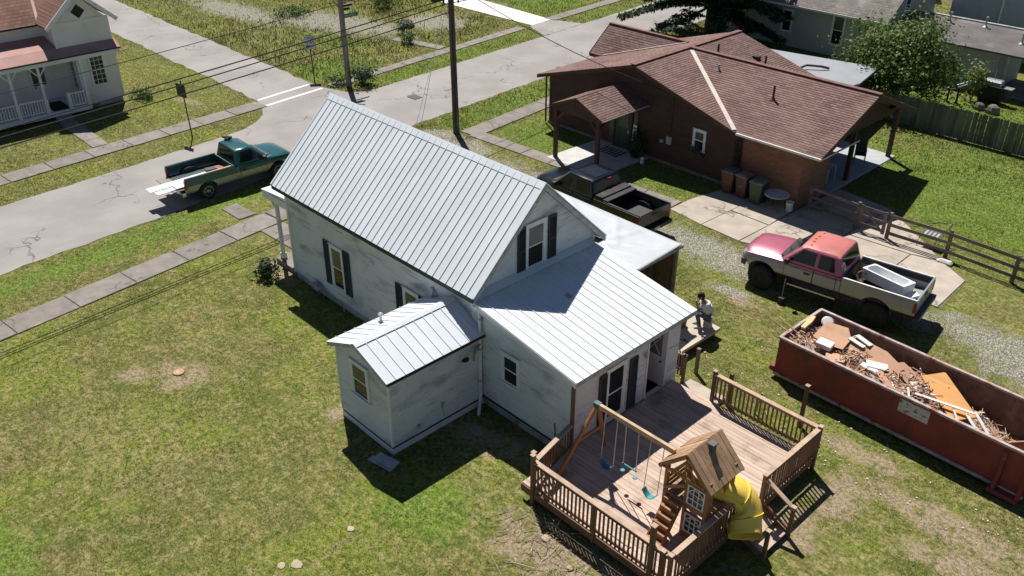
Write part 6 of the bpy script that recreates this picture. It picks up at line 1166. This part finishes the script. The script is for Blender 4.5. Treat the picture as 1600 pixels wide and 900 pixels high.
# ---------------------------------------------------------------- person on the landing
def skin_mesh(name, joints, edges, m, parent, sub=2, root=0):
    me = bpy.data.meshes.new(name); me.from_pydata([j[0] for j in joints], edges, []); o = bpy.data.objects.new(name, me); col.objects.link(o); o.parent = parent; o.data.materials.append(m)
    sk = o.modifiers.new('skin', 'SKIN'); sk.use_smooth_shade = True
    if not me.skin_vertices: bm = bmesh.new(); bm.from_mesh(me); bm.verts.layers.skin.verify(); bm.to_mesh(me); bm.free()
    for i, j in enumerate(joints): d = me.skin_vertices[0].data[i]; r = j[1]; d.radius = r if isinstance(r, tuple) else (r, r); d.use_root = (i == root)
    ss = o.modifiers.new('subdivision', 'SUBSURF'); ss.levels = ss.render_levels = sub; return o
PE = thing('person', 'person in white shirt, jeans and dark cap crouched on a bucket on the landing', 'person', (2.44, 7.98, .35), math.radians(224), world=False)
skin = pm('skin', (.42, .235, .165), .55, var=.08, rnd=0); denim = pm('blue_grey_denim', (.085, .105, .135), .85, var=.2, scale=8, rnd=0); shirt = pm('white_tshirt', (.72, .73, .76), .85, var=.06, rnd=0)
sgn = (1, -1); J = [((0, 0, .46), (.13, .15)), ((.06, 0, .62), (.12, .14)), ((.15, 0, .80), (.12, .16)), ((.21, 0, .93), (.07, .10)), ((.25, 0, .99), .055), ((.29, 0, 1.05), .055)]; E_ = [(0, 1), (1, 2), (2, 3), (3, 4), (4, 5)]
for s_ in sgn:
    b = len(J); J += [((.19, s_*.17, .89), .06), ((.36, s_*.21, .68), .045), ((.44, s_*.10, .86), .035), ((.45, s_*.055, .93), .028)]; E_ += [(3, b), (b, b+1), (b+1, b+2), (b+2, b+3)]
    b = len(J); J += [((.05, s_*.10, .44), .09), ((.42, s_*.17, .56), .066), ((.34, s_*.15, .30), .058), ((.28, s_*.14, .09), .04)]; E_ += [(0, b), (b, b+1), (b+1, b+2), (b+2, b+3)]
body = skin_mesh('body', J, E_, skin, PE)
for s_ in sgn:
    for i in range(4):     # fingers folded toward the chin
        y = s_*(.055-.018*i*.9); skin_mesh('finger', [((.455, y+s_*.012, .93), .011), ((.475, y, .965-.004*i), .010), ((.462, y-s_*.008, .99-.006*i), .009), ((.445, y-s_*.014, .985), .008)], [(0, 1), (1, 2), (2, 3)], skin, body, 1)
    skin_mesh('thumb', [((.43, s_*.055, .93), .012), ((.415, s_*.045, .96), .011), ((.405, s_*.035, .985), .009)], [(0, 1), (1, 2)], skin, body, 1)
hd = MB()
for i in range(11):
    f = -1+2*i/10; rr2 = math.sqrt(max(.02, 1-f*f)); ch = .92 if f < -.3 else 1
    hd_ = [(.335+.105*rr2*ch*math.cos(2*PI*j/16)+(-.012 if f < -.5 and math.cos(2*PI*j/16) < 0 else 0), .078*rr2*ch*math.sin(2*PI*j/16), 1.13+.125*f) for j in range(16)]; hd.v += hd_
hd.f = [(i*16+j, i*16+(j+1) % 16, (i+1)*16+(j+1) % 16, (i+1)*16+j) for i in range(10) for j in range(16)]
hd.build('head', skin, body, smooth=True); MB().extr([(.432, -.014, 1.10), (.432, .014, 1.10), (.436, .008, 1.14), (.436, -.008, 1.14)], (.022, 0, -.008)).build('nose', skin, body)
for s_ in sgn:
    MB().lathe([(.006, -.004), (.010, 0), (.004, .005)], 8, (.425, s_*.03, 1.14)).build('eye', M['black_trim'], body); MB().obox((.33, s_*.082, 1.125), (.02, 0, 0), (0, .008, 0), (0, 0, .03)).build('ear', skin, body)
MB().box(.425, .436, -.022, .022, 1.068, 1.076).build('mouth', pm('lip', (.30, .12, .10), .6), body)
MB().loft([[(.325+.112*c_*math.cos(2*PI*j/16), .086*c_*math.sin(2*PI*j/16), z) for j in range(16)] for c_, z in ((.99, 1.10), (1.02, 1.17), (.98, 1.22), (.75, 1.265), (.3, 1.28))]).build('cap', pm('dark_cap', (.02, .021, .025), .85), PE, smooth=True)
MB().loft([[(.40+.10*t_*math.cos(a), .075*math.sin(a), z) for a in [PI*(-.5+j/10) for j in range(11)]] for t_, z in ((1.0, 1.17), (1.25, 1.175), (1.25, 1.165), (1.0, 1.16))], cap=False, closed=False).build('cap_brim', bpy.data.materials['dark_cap'], PE)
MB().loft([[(.29+.09*c_*math.cos(a), .083*c_*math.sin(a), z) for a in [PI*(.45+1.1*j/12) for j in range(13)]] for c_, z in ((.9, 1.03), (1.08, 1.08), (1.1, 1.14), (1.0, 1.17))], cap=False, closed=False).build('hair', pm('brown_hair', (.045, .028, .02), .8), PE, smooth=True)
sj = [((-.03, 0, .40), (.17, .20)), ((.03, 0, .60), (.165, .20)), ((.13, 0, .80), (.165, .215)), ((.205, 0, .94), (.10, .15))]; se = [(0, 1), (1, 2), (2, 3)]
for s_ in sgn: b = len(sj); sj += [((.19, s_*.17, .89), .095), ((.29, s_*.20, .775), .085)]; se += [(3, b), (b, b+1)]
skin_mesh('shirt', sj, se, shirt, PE)
jj = [((-.02, 0, .43), (.14, .17))]; je = []
for s_ in sgn: b = len(jj); jj += [((.05, s_*.10, .43), .105), ((.42, s_*.17, .56), .082), ((.34, s_*.15, .30), .075), ((.285, s_*.14, .08), .062)]; je += [(0, b), (b, b+1), (b+1, b+2), (b+2, b+3)]
skin_mesh('jeans', jj, je, denim, PE)
for s_ in sgn: MB().loft([[(.22+f, s_*.14-w_, z) for f, w_, z in ((0, .045, 0), (0, -.045, 0), (0, -.04, .09), (0, .04, .09))], [(.36, s_*.14-.048, 0), (.36, s_*.14+.048, 0), (.36, s_*.14+.04, .075), (.36, s_*.14-.04, .075)], [(.47, s_*.14-.035, 0), (.47, s_*.14+.035, 0), (.47, s_*.14+.03, .04), (.47, s_*.14-.03, .04)]]).build('shoe', pm('pale_shoe', (.45, .42, .38), .8) if s_ > 0 else bpy.data.materials['pale_shoe'], PE, bevel=.01)
c_ = V(2.44, 7.98, .35); sb = thing('seat_bucket', 'pale upturned bucket under the crouching person', 'bucket', c_); MB().lathe([(.155, .35), (.155, .38), (.13, .66), (.125, .67)], 18, (c_.x, c_.y, 0)).build('pail', pm('pale_pail', (.46, .44, .40), .7), sb)
bp = thing('work_bag', 'grey-green work bag on the landing beside the crouching person', 'bag', (1.72, 7.35, .35)); MB().loft([rr_(1.52, 1.95, 7.2, 7.52, .06, .35), rr_(1.50, 1.97, 7.18, 7.54, .08, .55), rr_(1.56, 1.9, 7.24, 7.48, .08, .80), rr_(1.62, 1.84, 7.3, 7.44, .05, .86)]).build('sack', pm('olive_canvas', (.12, .13, .09), .9, var=.3, scale=6), bp, smooth=True); MB().sweep([(1.6, 7.36, .82), (1.73, 7.36, .95), (1.86, 7.36, .82)], .015).build('strap', M['black_trim'], bp)
hm_ = thing('pliers', 'dark pliers lying on the tan landing slab', 'tool', (2.45, 6.75, .352)); MB().bar((2.3, 6.7, .36), (2.6, 6.78, .36), .025, .02).bar((2.35, 6.82, .36), (2.58, 6.72, .36), .02, .02).build('jaws', M['black_trim'], hm_)
# ---------------------------------------------------------------- utility poles, wires, signs
M['pole'] = pm('weathered_pole', (.115, .09, .075), .9, var=.35, scale=3, stretch=(3, 3, .3), bump=.4, bscale=12, stain=[((.24, .21, .19), 1.2, .52, .7, (1, 1, .3))], rnd=0)
M['wire'] = pm('black_wire', (.012, .012, .013), .6, rnd=0)
p1 = thing('utility_pole', 'grey wooden utility pole with green street sign at the far corner of the crossing', 'utility pole', (-27.0, 14.35, 0)); MB().sweep([(-27.0, 14.35, -.1), (-27.03, 14.3, 5), (-27.06, 14.25, 10)], [.17, .15, .12], 12).build('shaft', pm('grey_pole', (.23, .20, .18), .9, var=.3, scale=3, stretch=(3, 3, .3), bump=.4, bscale=12, rnd=0), p1)
MB().box(-27.0, -26.85, 14.42, 14.95, 4.5, 4.62).tube((-26.95, 14.4, 4.35), (-26.95, 14.8, 4.35), .07).build('street_lamp_arm', M['black_trim'], p1)
ss = MB().obox((-26.98, 14.9, 3.98), (0, .45, .0), (.012, 0, 0), (0, 0, .11)).build('street_sign', pm('green_sign', (.012, .14, .085), .4, rnd=0), p1); lt = MB()
for i in range(6): lt.box(-26.966, -26.962, 14.72+i*.085, 14.735+i*.085, 3.93, 4.04).box(-26.966, -26.962, 14.735+i*.085, 14.77+i*.085, 3.93+.045*(i % 3), 3.945+.045*(i % 3))
lt.bar((-26.964, 14.5, 3.98), (-26.964, 14.66, 3.98), .004, .05).build('lettering', M['white_plastic'], ss)
for z in (4.9, 7.9): MB().bar((-27.4, 14.0, z), (-26.6, 14.7, z), .08, .1).build('crossarm', M['pole'], p1)
p2 = thing('utility_pole', 'dark wooden utility pole carrying cables beside the driveway of the brown house', 'utility pole', (-17.2, 14.05, 0)); MB().sweep([(-17.2, 14.05, -.1), (-17.25, 14.02, 5), (-17.3, 14.0, 10)], [.165, .15, .12], 12).build('shaft', M['pole'], p2)
MB().box(-17.4, -17.1, 12.9, 13.5, 6.62, 6.95).box(-17.35, -17.15, 14.3, 14.95, 6.52, 6.85).tube((-17.25, 13.55, 6.45), (-17.25, 13.55, 6.72), .05).tube((-17.25, 14.45, 6.35), (-17.25, 14.45, 6.55), .04).build('cable_box', M['black_trim'], p2); MB().tube((-17.55, 14.3, 7.6), (-17.55, 14.3, 8.5), .22, 16).build('transformer', M['galv'], p2); MB().box(-17.35, -17.2, 12.9, 15.1, 9.2, 9.32).build('crossarm', M['pole'], p2)
MB().tube((-17.06, 13.92, .2), (-17.1, 13.9, 5.5), .03).build('ground_conduit', M['black_trim'], p2)
def sag(a, b, s, n=24): a, b = Vector(a), Vector(b); return [a+(b-a)*(i/n)-EZ*(4*s*(i/n)*(1-i/n)) for i in range(n+1)]
WL = [('uppermost thin black cable over the street', (-17.3, 14, 7.8), (-12.2, -46, 7.6), .75, .014), ('thick black cable second from the top over the street', (-17.28, 14, 6.66), (-12.2, -46, 6.2), .62, .026), ('thick black cable third from the top over the street', (-17.28, 14, 6.42), (-12.2, -46, 5.95), .62, .024), ('lowest thick black cable over the street', (-17.28, 14, 6.0), (-12.2, -46, 5.6), .55, .024), ('service drop cable from the dark pole to the brown house wall', (-17.28, 14.1, 7.3), (-7.33, 18.32, 3.46), .35, .018), ('thin cable from the dark pole across to the grey pole', (-17.3, 14, 7.2), (-27.05, 14.25, 7.0), .2, .010), ('cable from the dark pole running up the street', (-17.28, 14, 6.4), (-22.5, 60, 6.6), .6, .022)]
for lb, a, b, s, r in WL: single(MB().sweep(sag(a, b, s), r, 5), 'overhead_cable', M['wire'], lb, 'cable', 'overhead cables')
for i, (a, b) in enumerate((((-17.28, 13.95, 6.8), (-17.4, 11.3, 0)), ((-17.28, 13.95, 7.6), (-17.6, 11.9, 0)))): single(MB().sweep(sag(a, b, 0, 2), .012, 5), 'guy_wire', M['pipe_white'] if i == 0 else M['galv'], ['pale guy wire running down from the dark pole to the kerb', 'thin grey guy wire beside the pale one at the dark pole'][i], 'guy wire', 'guy wires')
sn = thing('traffic_sign', 'dark back of a traffic sign on a thin post by the far sidewalk', 'sign', (-25.68, 4.05, 0)); MB().bar((-25.68, 4.05, -.1), (-25.72, 3.98, 2.9), .05, .04).build('post', M['black_trim'], sn)
MB().obox((-25.72, 3.93, 2.42), (.31, .085, 0), (-.002, .006, 0), (0, 0, .33)).build('plate', pm('sign_back_metal', (.05, .05, .053), .5, .3, rnd=0), sn, bevel=.02); MB().obox((-25.72, 3.965, 2.42), (.05, 0, 0), (0, .02, 0), (0, 0, .30)).build('bracket', M['galv'], sn)
ow = thing('one_way_sign', 'white one-way sign with black letters and arrow on the far corner', 'sign', (-29.7, 13.76, 0)); MB().bar((-29.7, 13.76, -.1), (-29.72, 13.7, 2.55), .055, .045).build('post', M['black_trim'], ow)
oc_ = V(-29.68, 13.70, 2.13); u_ = V(.55, .83, 0).normalized(); n_ = V(.83, -.55, 0).normalized(); MB().pbox(oc_, u_, n_, -.30, .30, -.38, .38, 0, .01).build('plate', pm('dirty_sign_white', (.55, .58, .58), .5, rnd=0), ow); MB().pbox(oc_, u_, n_, -.31, .31, -.39, .39, -.004, .006).build('border', M['black_trim'], ow)
def text_mesh(s, size, origin, u, n, m, parent, name):
    cu = bpy.data.curves.new(name, 'FONT'); cu.body = s; cu.size = size; cu.align_x = 'CENTER'; cu.align_y = 'CENTER'; cu.extrude = .003; tmp = bpy.data.objects.new(name, cu); col.objects.link(tmp)
    dg = bpy.context.evaluated_depsgraph_get(); me = bpy.data.meshes.new_from_object(tmp.evaluated_get(dg)); bpy.data.objects.remove(tmp); bpy.data.curves.remove(cu)
    o = bpy.data.objects.new(name, me); col.objects.link(o); me.materials.clear(); me.materials.append(m); u, n = Vector(u), Vector(n); o.parent = parent
    o.matrix_local = Matrix.Translation(Vector(origin)-Vector(root_org(parent))) @ Matrix((u, EZ, n)).transposed().to_4x4(); return o
for s_, dz_ in (('ONE', .22), ('WAY', -.02)):
    o = text_mesh(s_, .26, oc_+EZ*dz_+n_*.013, u_, n_, M['black_trim'], ow, 'lettering')
MB().pbox(oc_+n_*.011, u_, n_, -.12, .2, -.26, -.18, 0, .004).extr([oc_+n_*.011-u_*.24-EZ*.22, oc_+n_*.011-u_*.12-EZ*.33, oc_+n_*.011-u_*.12-EZ*.11], n_*.004).build('arrow', M['black_trim'], ow)
local(MB().prism([(-.35, -.28), (.35, -.28), (.35, .28), (-.35, .28)], 0, .02), 'dark_road_square', M['black_trim'], 'dark flat square on the street behind the white roof', 'drain cover', loc=(-22.9, 15.9, .014))  # flat dark square laid on the road surface
# ---------------------------------------------------------------- leaves, trees and plants
def leaf_mesh(name, P, S, Nrm, m, parent=None, aspect=.6, org=(0, 0, 0), jitter=1.0, seed=0, tri=False):
    """one quad per point; Nrm: preferred leaf normal per point"""
    rng = np.random.default_rng(seed); P = np.asarray(P, float)-np.asarray(org); n = len(P); N = np.asarray(Nrm, float)+rng.normal(0, jitter, (n, 3)); N /= np.linalg.norm(N, axis=1)[:, None]
    A = rng.normal(0, 1, (n, 3)); A -= (A*N).sum(1)[:, None]*N; A /= np.linalg.norm(A, axis=1)[:, None]; Bv = np.cross(N, A); S = np.asarray(S)[:, None]
    q = np.stack([P-A*S, P+Bv*S*aspect-A*S*.1+N*S*.1, P+A*S, P-Bv*S*aspect+N*S*.1], 1).reshape(-1, 3)
    me = bpy.data.meshes.new(name); me.vertices.add(n*4); me.vertices.foreach_set('co', q.astype(np.float32).ravel()); me.loops.add(n*4); me.loops.foreach_set('vertex_index', np.arange(n*4, dtype=np.int32)); me.polygons.add(n); me.polygons.foreach_set('loop_start', np.arange(0, n*4, 4, dtype=np.int32)); me.update(calc_edges=True); me.validate()
    o = bpy.data.objects.new(name, me); col.objects.link(o); me.materials.append(m)
    if parent: o.parent = parent
    else: o.location = org
    return o
def leaf_mat(name, c1, c2, c3, sc=3.0):
    k = NT(name); c = k.mix(k.ramp(k.noise(sc, 3), .35, .65), c1, c2); c = k.mix(k.ramp(k.noise(17, 2), .55, .75), c, c3); k.out(c, .6, 0, .3)
    tr = k.n('ShaderNodeBsdfTranslucent'); k.put(tr.inputs[0], c); mx = k.n('ShaderNodeMixShader'); mx.inputs[0].default_value = .25; k.t.links.new(k.b.outputs[0], mx.inputs[1]); k.t.links.new(tr.outputs[0], mx.inputs[2]); k.t.links.new(mx.outputs[0], k.t.nodes['Material Output'].inputs[0]); return k.m
M['leaf'] = leaf_mat('bush_leaf', (.060, .115, .022), (.125, .195, .038), (.22, .26, .07)); M['needle'] = leaf_mat('pine_needle', (.022, .050, .019), (.044, .085, .030), (.09, .12, .055)); M['leaf_dark'] = leaf_mat('dark_shrub_leaf', (.030, .060, .022), (.060, .095, .040), (.12, .16, .10)); M['leaf_pale'] = leaf_mat('pale_leaf', (.12, .18, .03), (.24, .24, .05), (.33, .25, .08))
M['bark'] = pm('bark', (.085, .062, .048), .95, var=.35, scale=6, stretch=(2, 2, .4), bump=.5, bscale=15, rnd=0)
def limb_tree(T, base, h, spread, r0, n_limb, leafm, n_leaf, ls, seed, low=.25, shape=1.0):
    """tapered trunk, forking limbs, leaf clumps around the limb ends"""
    rg = random.Random(seed); b = Vector(base); mb = MB(); tips = []
    top = b+V(rg.uniform(-.2, .2), rg.uniform(-.2, .2), h*.62); mb.sweep([b-EZ*.1, b+(top-b)*.35+V(.05, 0, 0), top], [r0, r0*.75, r0*.4], 9)
    for i in range(n_limb):
        f = rg.uniform(low, 1); st = b+(top-b)*f; a = i*2.4+rg.uniform(-.4, .4); el = rg.uniform(.05, 1.1)*shape; ln = spread*rg.uniform(.45, 1.0)*(1.15-.35*f); d = V(math.cos(a)*math.cos(el), math.sin(a)*math.cos(el), math.sin(el))
        e = st+d*ln; e.z = min(e.z, b.z+h); mid = st+(e-st)*.5+V(rg.uniform(-.15, .15), rg.uniform(-.15, .15), .12*ln); mb.sweep([st, mid, e], [r0*.34, r0*.22, r0*.07], 6); tips += [(mid, .7), (e, 1), ((mid+e)/2, .9)]
        for k2 in range(3): e2 = mid+(e-mid)*rg.uniform(.1, .8)+V(rg.gauss(0, 1), rg.gauss(0, 1), rg.gauss(.3, .6)).normalized()*ln*.36; mb.sweep([mid, (mid+e2)/2+EZ*.05, e2], [r0*.12, r0*.08, r0*.03], 5); tips.append((e2, .85))
    mb.build('trunk', M['bark'], T); rn = np.random.default_rng(seed); P, Nn = [], []; c = b+EZ*h*.55
    per = max(4, n_leaf//len(tips))
    for t, w in tips:
        cl = rn.normal(0, 1, (int(per*w), 3))*np.array([.17, .17, .13])*spread*rn.uniform(.6, 1.25); q = np.array(t)+cl; P.append(q); d = q-np.array(c); Nn.append(d/np.linalg.norm(d, axis=1)[:, None]*.8+np.array([0, 0, .5]))
    P = np.concatenate(P); Nn = np.concatenate(Nn); keep = P[:, 2] > base[2]+.15; P, Nn = P[keep], Nn[keep]
    o = leaf_mesh('crown', P, rn.uniform(.6, 1.3, len(P))*ls, Nn, leafm, T, .62, root_org(T), .7, seed); return o
TR = thing('leafy_tree', 'broad bushy green tree behind the brown house and privacy fence', 'tree', (-4.1, 34.4, 0)); limb_tree(TR, (-4.1, 34.4, 0), 3.9, 3.2, .16, 30, M['leaf'], 30000, .10, 3, .12)
PN = thing('pine_tree', 'large dark pine tree beyond the brown house roof', 'tree', (-19.1, 38.3, 0)); mb = MB(); rg = random.Random(9); b = V(-19.1, 38.3, 0); mb.sweep([b-EZ*.1, b+V(.05, 0, 3), b+V(.1, .1, 8), b+V(.15, 0, 13)], [.42, .33, .22, .06], 10); NP, NN, NS = [], [], []
rn = np.random.default_rng(5)
for i in range(70):
    z = 1.9+10.6*(i/70)**1.15; a = i*2.399+rg.uniform(-.3, .3); ln = (6.0*(1-(z-1.7)/12.8)+.5)*rg.uniform(.72, 1.08); st = b+EZ*z; dr = -.14+.25*(z/12); pts = [st+V(math.cos(a)*ln*f, math.sin(a)*ln*f, ln*(dr*f-.10*f*f)) for f in (0, .33, .66, 1)]; mb.sweep(pts, [.09, .065, .04, .012], 5)
    for f in np.linspace(.22, 1, max(5, int(ln*3.2))):
        c_ = st+V(math.cos(a)*ln*f, math.sin(a)*ln*f, ln*(dr*f-.10*f*f)); wdt = .95*(1-f*.62)*min(1, ln/3)
        for s_ in (-1, 1):
            e = c_+V(-math.sin(a)*s_+math.cos(a)*.6, math.cos(a)*s_+math.sin(a)*.6, rg.uniform(-.12, .1))*wdt; k2 = 30
            tt = rn.uniform(.1, 1, k2)[:, None]; q = np.array(c_)+(np.array(e)-np.array(c_))*tt+rn.normal(0, .09, (k2, 3))*np.array([1, 1, .6]); NP.append(q); NN.append(np.tile([0, 0, 1.], (k2, 1)))
mb.build('trunk', M['bark'], PN); NP = np.concatenate(NP); NN = np.concatenate(NN); leaf_mesh('crown', NP, rn.uniform(.10, .24, len(NP)), NN, M['needle'], PN, .32, (-19.1, 38.3, 0), .55, 2)
def shrub(name, label, x, y, r, h, m, n, ls, seed, cat='shrub', stems=7, group=None, z=0.0):
    t = thing(name, label, cat, (x, y, z), group=group); rg = random.Random(seed); rn = np.random.default_rng(seed); mb = MB(); P = []
    for i in range(stems):
        a = i*2.4+rg.uniform(-.4, .4); d = r*rg.uniform(.3, .95); e = V(x+math.cos(a)*d, y+math.sin(a)*d, z+h*rg.uniform(.55, 1.0)); mb.sweep([(x, y, z-.02), ((x+e.x)/2, (y+e.y)/2, z+e.z*.4), e], [.014, .010, .004], 5)
        q = np.array(e)+rn.normal(0, 1, (n//stems, 3))*np.array([.26*r, .26*r, .22*h])+np.array([0, 0, -h*.12]); P.append(q)
    mb.build('stem', M['bark'], t); P = np.concatenate(P); P = P[P[:, 2] > z+.03]; d = P-np.array([x, y, z+h*.4]); leaf_mesh('foliage', P, rn.uniform(.6, 1.3, len(P))*ls, d/np.linalg.norm(d, axis=1)[:, None]+np.array([0, 0, .4]), m, t, .5, (x, y, z), .7, seed); return t
shrub('lily_shrub', 'small dark green shrub in the mulch at the front corner of the white house', -11.0, -.45, .42, .62, M['leaf_dark'], 420, .085, 1); shrub('villa_shrub', 'low bright green plant at the corner of the white villa', -33.0, 4.75, .55, .5, M['leaf'], 320, .09, 2)
shrub('pole_shrub', 'dark weedy bush at the foot of the grey utility pole', -26.8, 15.15, .8, 1.05, M['leaf_dark'], 900, .085, 4); shrub('pole_shrub', 'low weedy bush left of the grey utility pole', -27.7, 14.0, .5, .55, M['leaf'], 320, .08, 5); shrub('lot_shrub', 'round grey-green weed bush in the vacant lot', -33.9, 23.9, .65, .75, M['leaf_dark'], 420, .09, 6); shrub('lot_shrub', 'upright green weed bush near the lot path', -31.6, 22.3, .5, .7, M['leaf'], 350, .08, 7)
shrub('porch_plant', 'dark potted bush beside the brown porch door', -8.85, 18.0, .42, 1.25, M['leaf_dark'], 700, .07, 8, z=.06); shrub('box_plant', 'trailing flowers in the brown house window box', -5.68, 18.32, .34, .26, M['leaf_dark'], 260, .05, 9, z=1.1)
shrub('wall_climber', 'thin climbing vine on the brown wall near the brick corner', -3.6, 18.3, .22, 1.9, M['leaf_dark'], 300, .06, 10, cat='vine'); shrub('yard_sapling', 'small yellow-green sapling beside the barbecue grill', -1.35, 38.0, .6, 1.9, M['leaf_pale'], 500, .10, 12, cat='sapling')
shrub('fence_bush', 'round bush behind the picket fence near the bushy tree', -6.6, 33.2, 1.3, 1.7, M['leaf'], 1800, .10, 14); shrub('lot_shrub', 'tall weed clump at the back of the vacant lot', -40.8, 27.0, 1.0, .9, M['leaf'], 700, .1, 15); shrub('lot_shrub', 'wide low weed patch in the middle of the vacant lot', -43.5, 20.8, 1.3, .5, M['leaf'], 600, .1, 16)
lg = thing('garden_statue', 'small pale figure standing in grass beside the brown porch slab', 'ornament', (-8.2, 17.75, 0)); MB().lathe([(.09, 0), (.11, .06), (.07, .16), (.085, .26), (.05, .32)], 10, (-8.2, 17.75, 0)).build('figure', M['white_plastic'], lg)
local(MB().lathe([(.16, .06), (.20, .10), (.24, .34), (.26, .36)], 14, (0, 0, 0)), 'planter', M['black_plastic'], 'dark round planter under the bush by the brown door', 'planter', loc=(-8.85, 18.0, 0))
# ---------------------------------------------------------------- grass: blades as real geometry, thinned by distance
cam_p = np.array([15.721, -13.684, 16.38])
def in_poly(px, py, poly):
    c = np.zeros(len(px), bool); n = len(poly); j = n-1
    for i in range(n):
        xi, yi = poly[i][:2]; xj, yj = poly[j][:2]
        if yi != yj: m_ = ((yi > py) != (yj > py)) & (px < (xj-xi)*(py-yi)/(yj-yi)+xi); c ^= m_
        j = i
    return c
def blob_mask(px, py, key):
    d = np.full(len(px), 9.0)
    for cx, cy, rx, ry, a in BLOBS[key]:
        dx, dy = px-cx, py-cy; d = np.minimum(d, np.hypot((dx*math.cos(a)+dy*math.sin(a))/rx, (-dx*math.sin(a)+dy*math.cos(a))/ry))
    w_ = .28*(np.sin(px*2.3+1)*np.sin(py*2.9)+np.sin(px*5.1+py*3.7)*.6); return np.clip((1.3-(d+w_))/.7, 0, 1)
def visible(px, py, marg=.16):
    d = np.stack([px, py, np.zeros_like(px)], 1)-cam_p; f_, r_, u_ = np.array(fw), np.array(rt2), np.array(up2); z = d @ f_; u = (d @ r_)/z*1399.28/1600; v = (d @ u_)/z*1399.28/1600
    return (z > 0) & (np.abs(u) < .5+marg) & (np.abs(v) < .28125+marg)
def grass(name, label, x0, x1, y0, y1, dens, h, wd, mat_, seed, cull=None, cat='grass'):
    rng = np.random.default_rng(seed); n = int((x1-x0)*(y1-y0)*dens); px, py = rng.uniform(x0, x1, n), rng.uniform(y0, y1, n)
    k = visible(px, py); px, py = px[k], py[k]
    dist = np.sqrt((px-cam_p[0])**2+(py-cam_p[1])**2+cam_p[2]**2); ref = dist.min() if len(dist) else 1; k = rng.uniform(0, 1, len(px)) < (ref/dist)**1.4; px, py, dist = px[k], py[k], dist[k]
    bare = np.maximum(blob_mask(px, py, 'dirt')*.72, blob_mask(px, py, 'gravel')*.93); k = rng.uniform(0, 1, len(px)) > bare; px, py, dist = px[k], py[k], dist[k]
    cl = .5+.5*np.sin(px*1.7+np.sin(py*1.3)*2)*np.sin(py*2.1+np.sin(px*.9)*2); k = rng.uniform(0, 1, len(px)) < .55+.45*cl; px, py, dist, cl = px[k], py[k], dist[k], cl[k]
    ex = np.zeros(len(px), bool)
    for poly in EXC:
        a = np.array(poly); bb = (px > a[:, 0].min()) & (px < a[:, 0].max()) & (py > a[:, 1].min()) & (py < a[:, 1].max())
        if bb.any(): idx = np.where(bb)[0]; ex[idx] |= in_poly(px[idx], py[idx], poly)
    if cull is not None: ex |= cull(px, py)
    px, py, dist, cl = px[~ex], py[~ex], dist[~ex], cl[~ex]; n = len(px); sc = (dist/ref)**.7
    a = rng.uniform(0, 2*PI, n); hh = h*rng.uniform(.5, 1.35, n)*(.7+.5*cl); ww = wd*sc*rng.uniform(.6, 1.3, n); ln = rng.uniform(.2, 1.0, n)*hh; la = rng.uniform(0, 2*PI, n)
    q = np.zeros((n, 3, 3), np.float32); q[:, 0] = np.stack([px-np.cos(a)*ww, py-np.sin(a)*ww, np.full(n, -.004)], 1); q[:, 1] = np.stack([px+np.cos(a)*ww, py+np.sin(a)*ww, np.full(n, -.004)], 1); q[:, 2] = np.stack([px+np.cos(la)*ln, py+np.sin(la)*ln, hh], 1)
    me = bpy.data.meshes.new(name); me.vertices.add(n*3); me.vertices.foreach_set('co', q.ravel()); me.loops.add(n*3); me.loops.foreach_set('vertex_index', np.arange(n*3, dtype=np.int32)); me.polygons.add(n); me.polygons.foreach_set('loop_start', np.arange(0, n*3, 3, dtype=np.int32)); me.update(calc_edges=True)
    o = bpy.data.objects.new(name, me); col.objects.link(o); me.materials.append(mat_); stuff(o); tag(o, label, cat); print(name, n); return o
grass('grass', 'short mown lawn grass in front of and beside the white house', -18.4, 8.5, -16, .3, 1150, .030, .0075, M['blades'], 1)
grass('grass', 'short grass around the dumpster and behind the deck', 2.0, 16, 3.0, 14.5, 1000, .032, .008, M['blades'], 2, lambda x, y: (x < 2.9) & (y < 4.9))
grass('grass', 'lush green lawn beyond the rail fence', -1, 15, 18.6, 42, 560, .045, .012, M['blades'], 3)
grass('grass', 'grass around the brown house and its driveway', -19.8, 2.0, 5.2, 18.5, 620, .04, .011, M['blades'], 4)
grass('grass', 'grass strips and lawn across the street', -50, -18, -14, 13.5, 300, .045, .017, M['blades'], 5, lambda x, y: (x > -24.2-.087*y) & (x < -18.3-.088*y))
grass('grass', 'rough grass of the vacant lot and verges', -62, -16, 13.2, 62, 150, .10, .022, M['blades'], 6, lambda x, y: (x > -24.2-.087*y) & (x < -18.3-.088*y))
grass('tall_weeds', 'taller weeds along the front edge of the vacant lot', -46, -27, 13.4, 31, 26, .30, .022, M['weeds'], 7, lambda x, y: (x > -29.5-.087*(y-14)) & (y > 15))
grass('grass', 'back yards beyond the brown house and privacy fence', -26, 14, 26, 62, 80, .09, .028, M['blades'], 8)
# pebbles on the gravel drive
pb = MB(); r6 = random.Random(17)
for i in range(2600):
    cx, cy, rx, ry, a = BLOBS['gravel'][r6.choice((0, 0, 1, 1, 2, 2, 5))]; t_, q = r6.uniform(0, 2*PI), math.sqrt(r6.random()); dx, dy = math.cos(t_)*q*rx*1.15, math.sin(t_)*q*ry*1.15; x, y = cx+dx*math.cos(a)-dy*math.sin(a), cy+dx*math.sin(a)+dy*math.cos(a); s_ = r6.uniform(.012, .035)
    pb.add([(x-s_, y, .0), (x, y-s_*.8, 0), (x+s_, y, 0), (x, y+s_*.8, 0), (x+s_*.1, y, s_*.8)], [(0, 1, 4), (1, 2, 4), (2, 3, 4), (3, 0, 4)])
tag(stuff(pb.build('pebbles', pm('pale_pebbles', (.42, .40, .37), .9, var=.35, scale=20, rnd=0))), 'loose pale pebbles scattered over the gravel drive', 'gravel')
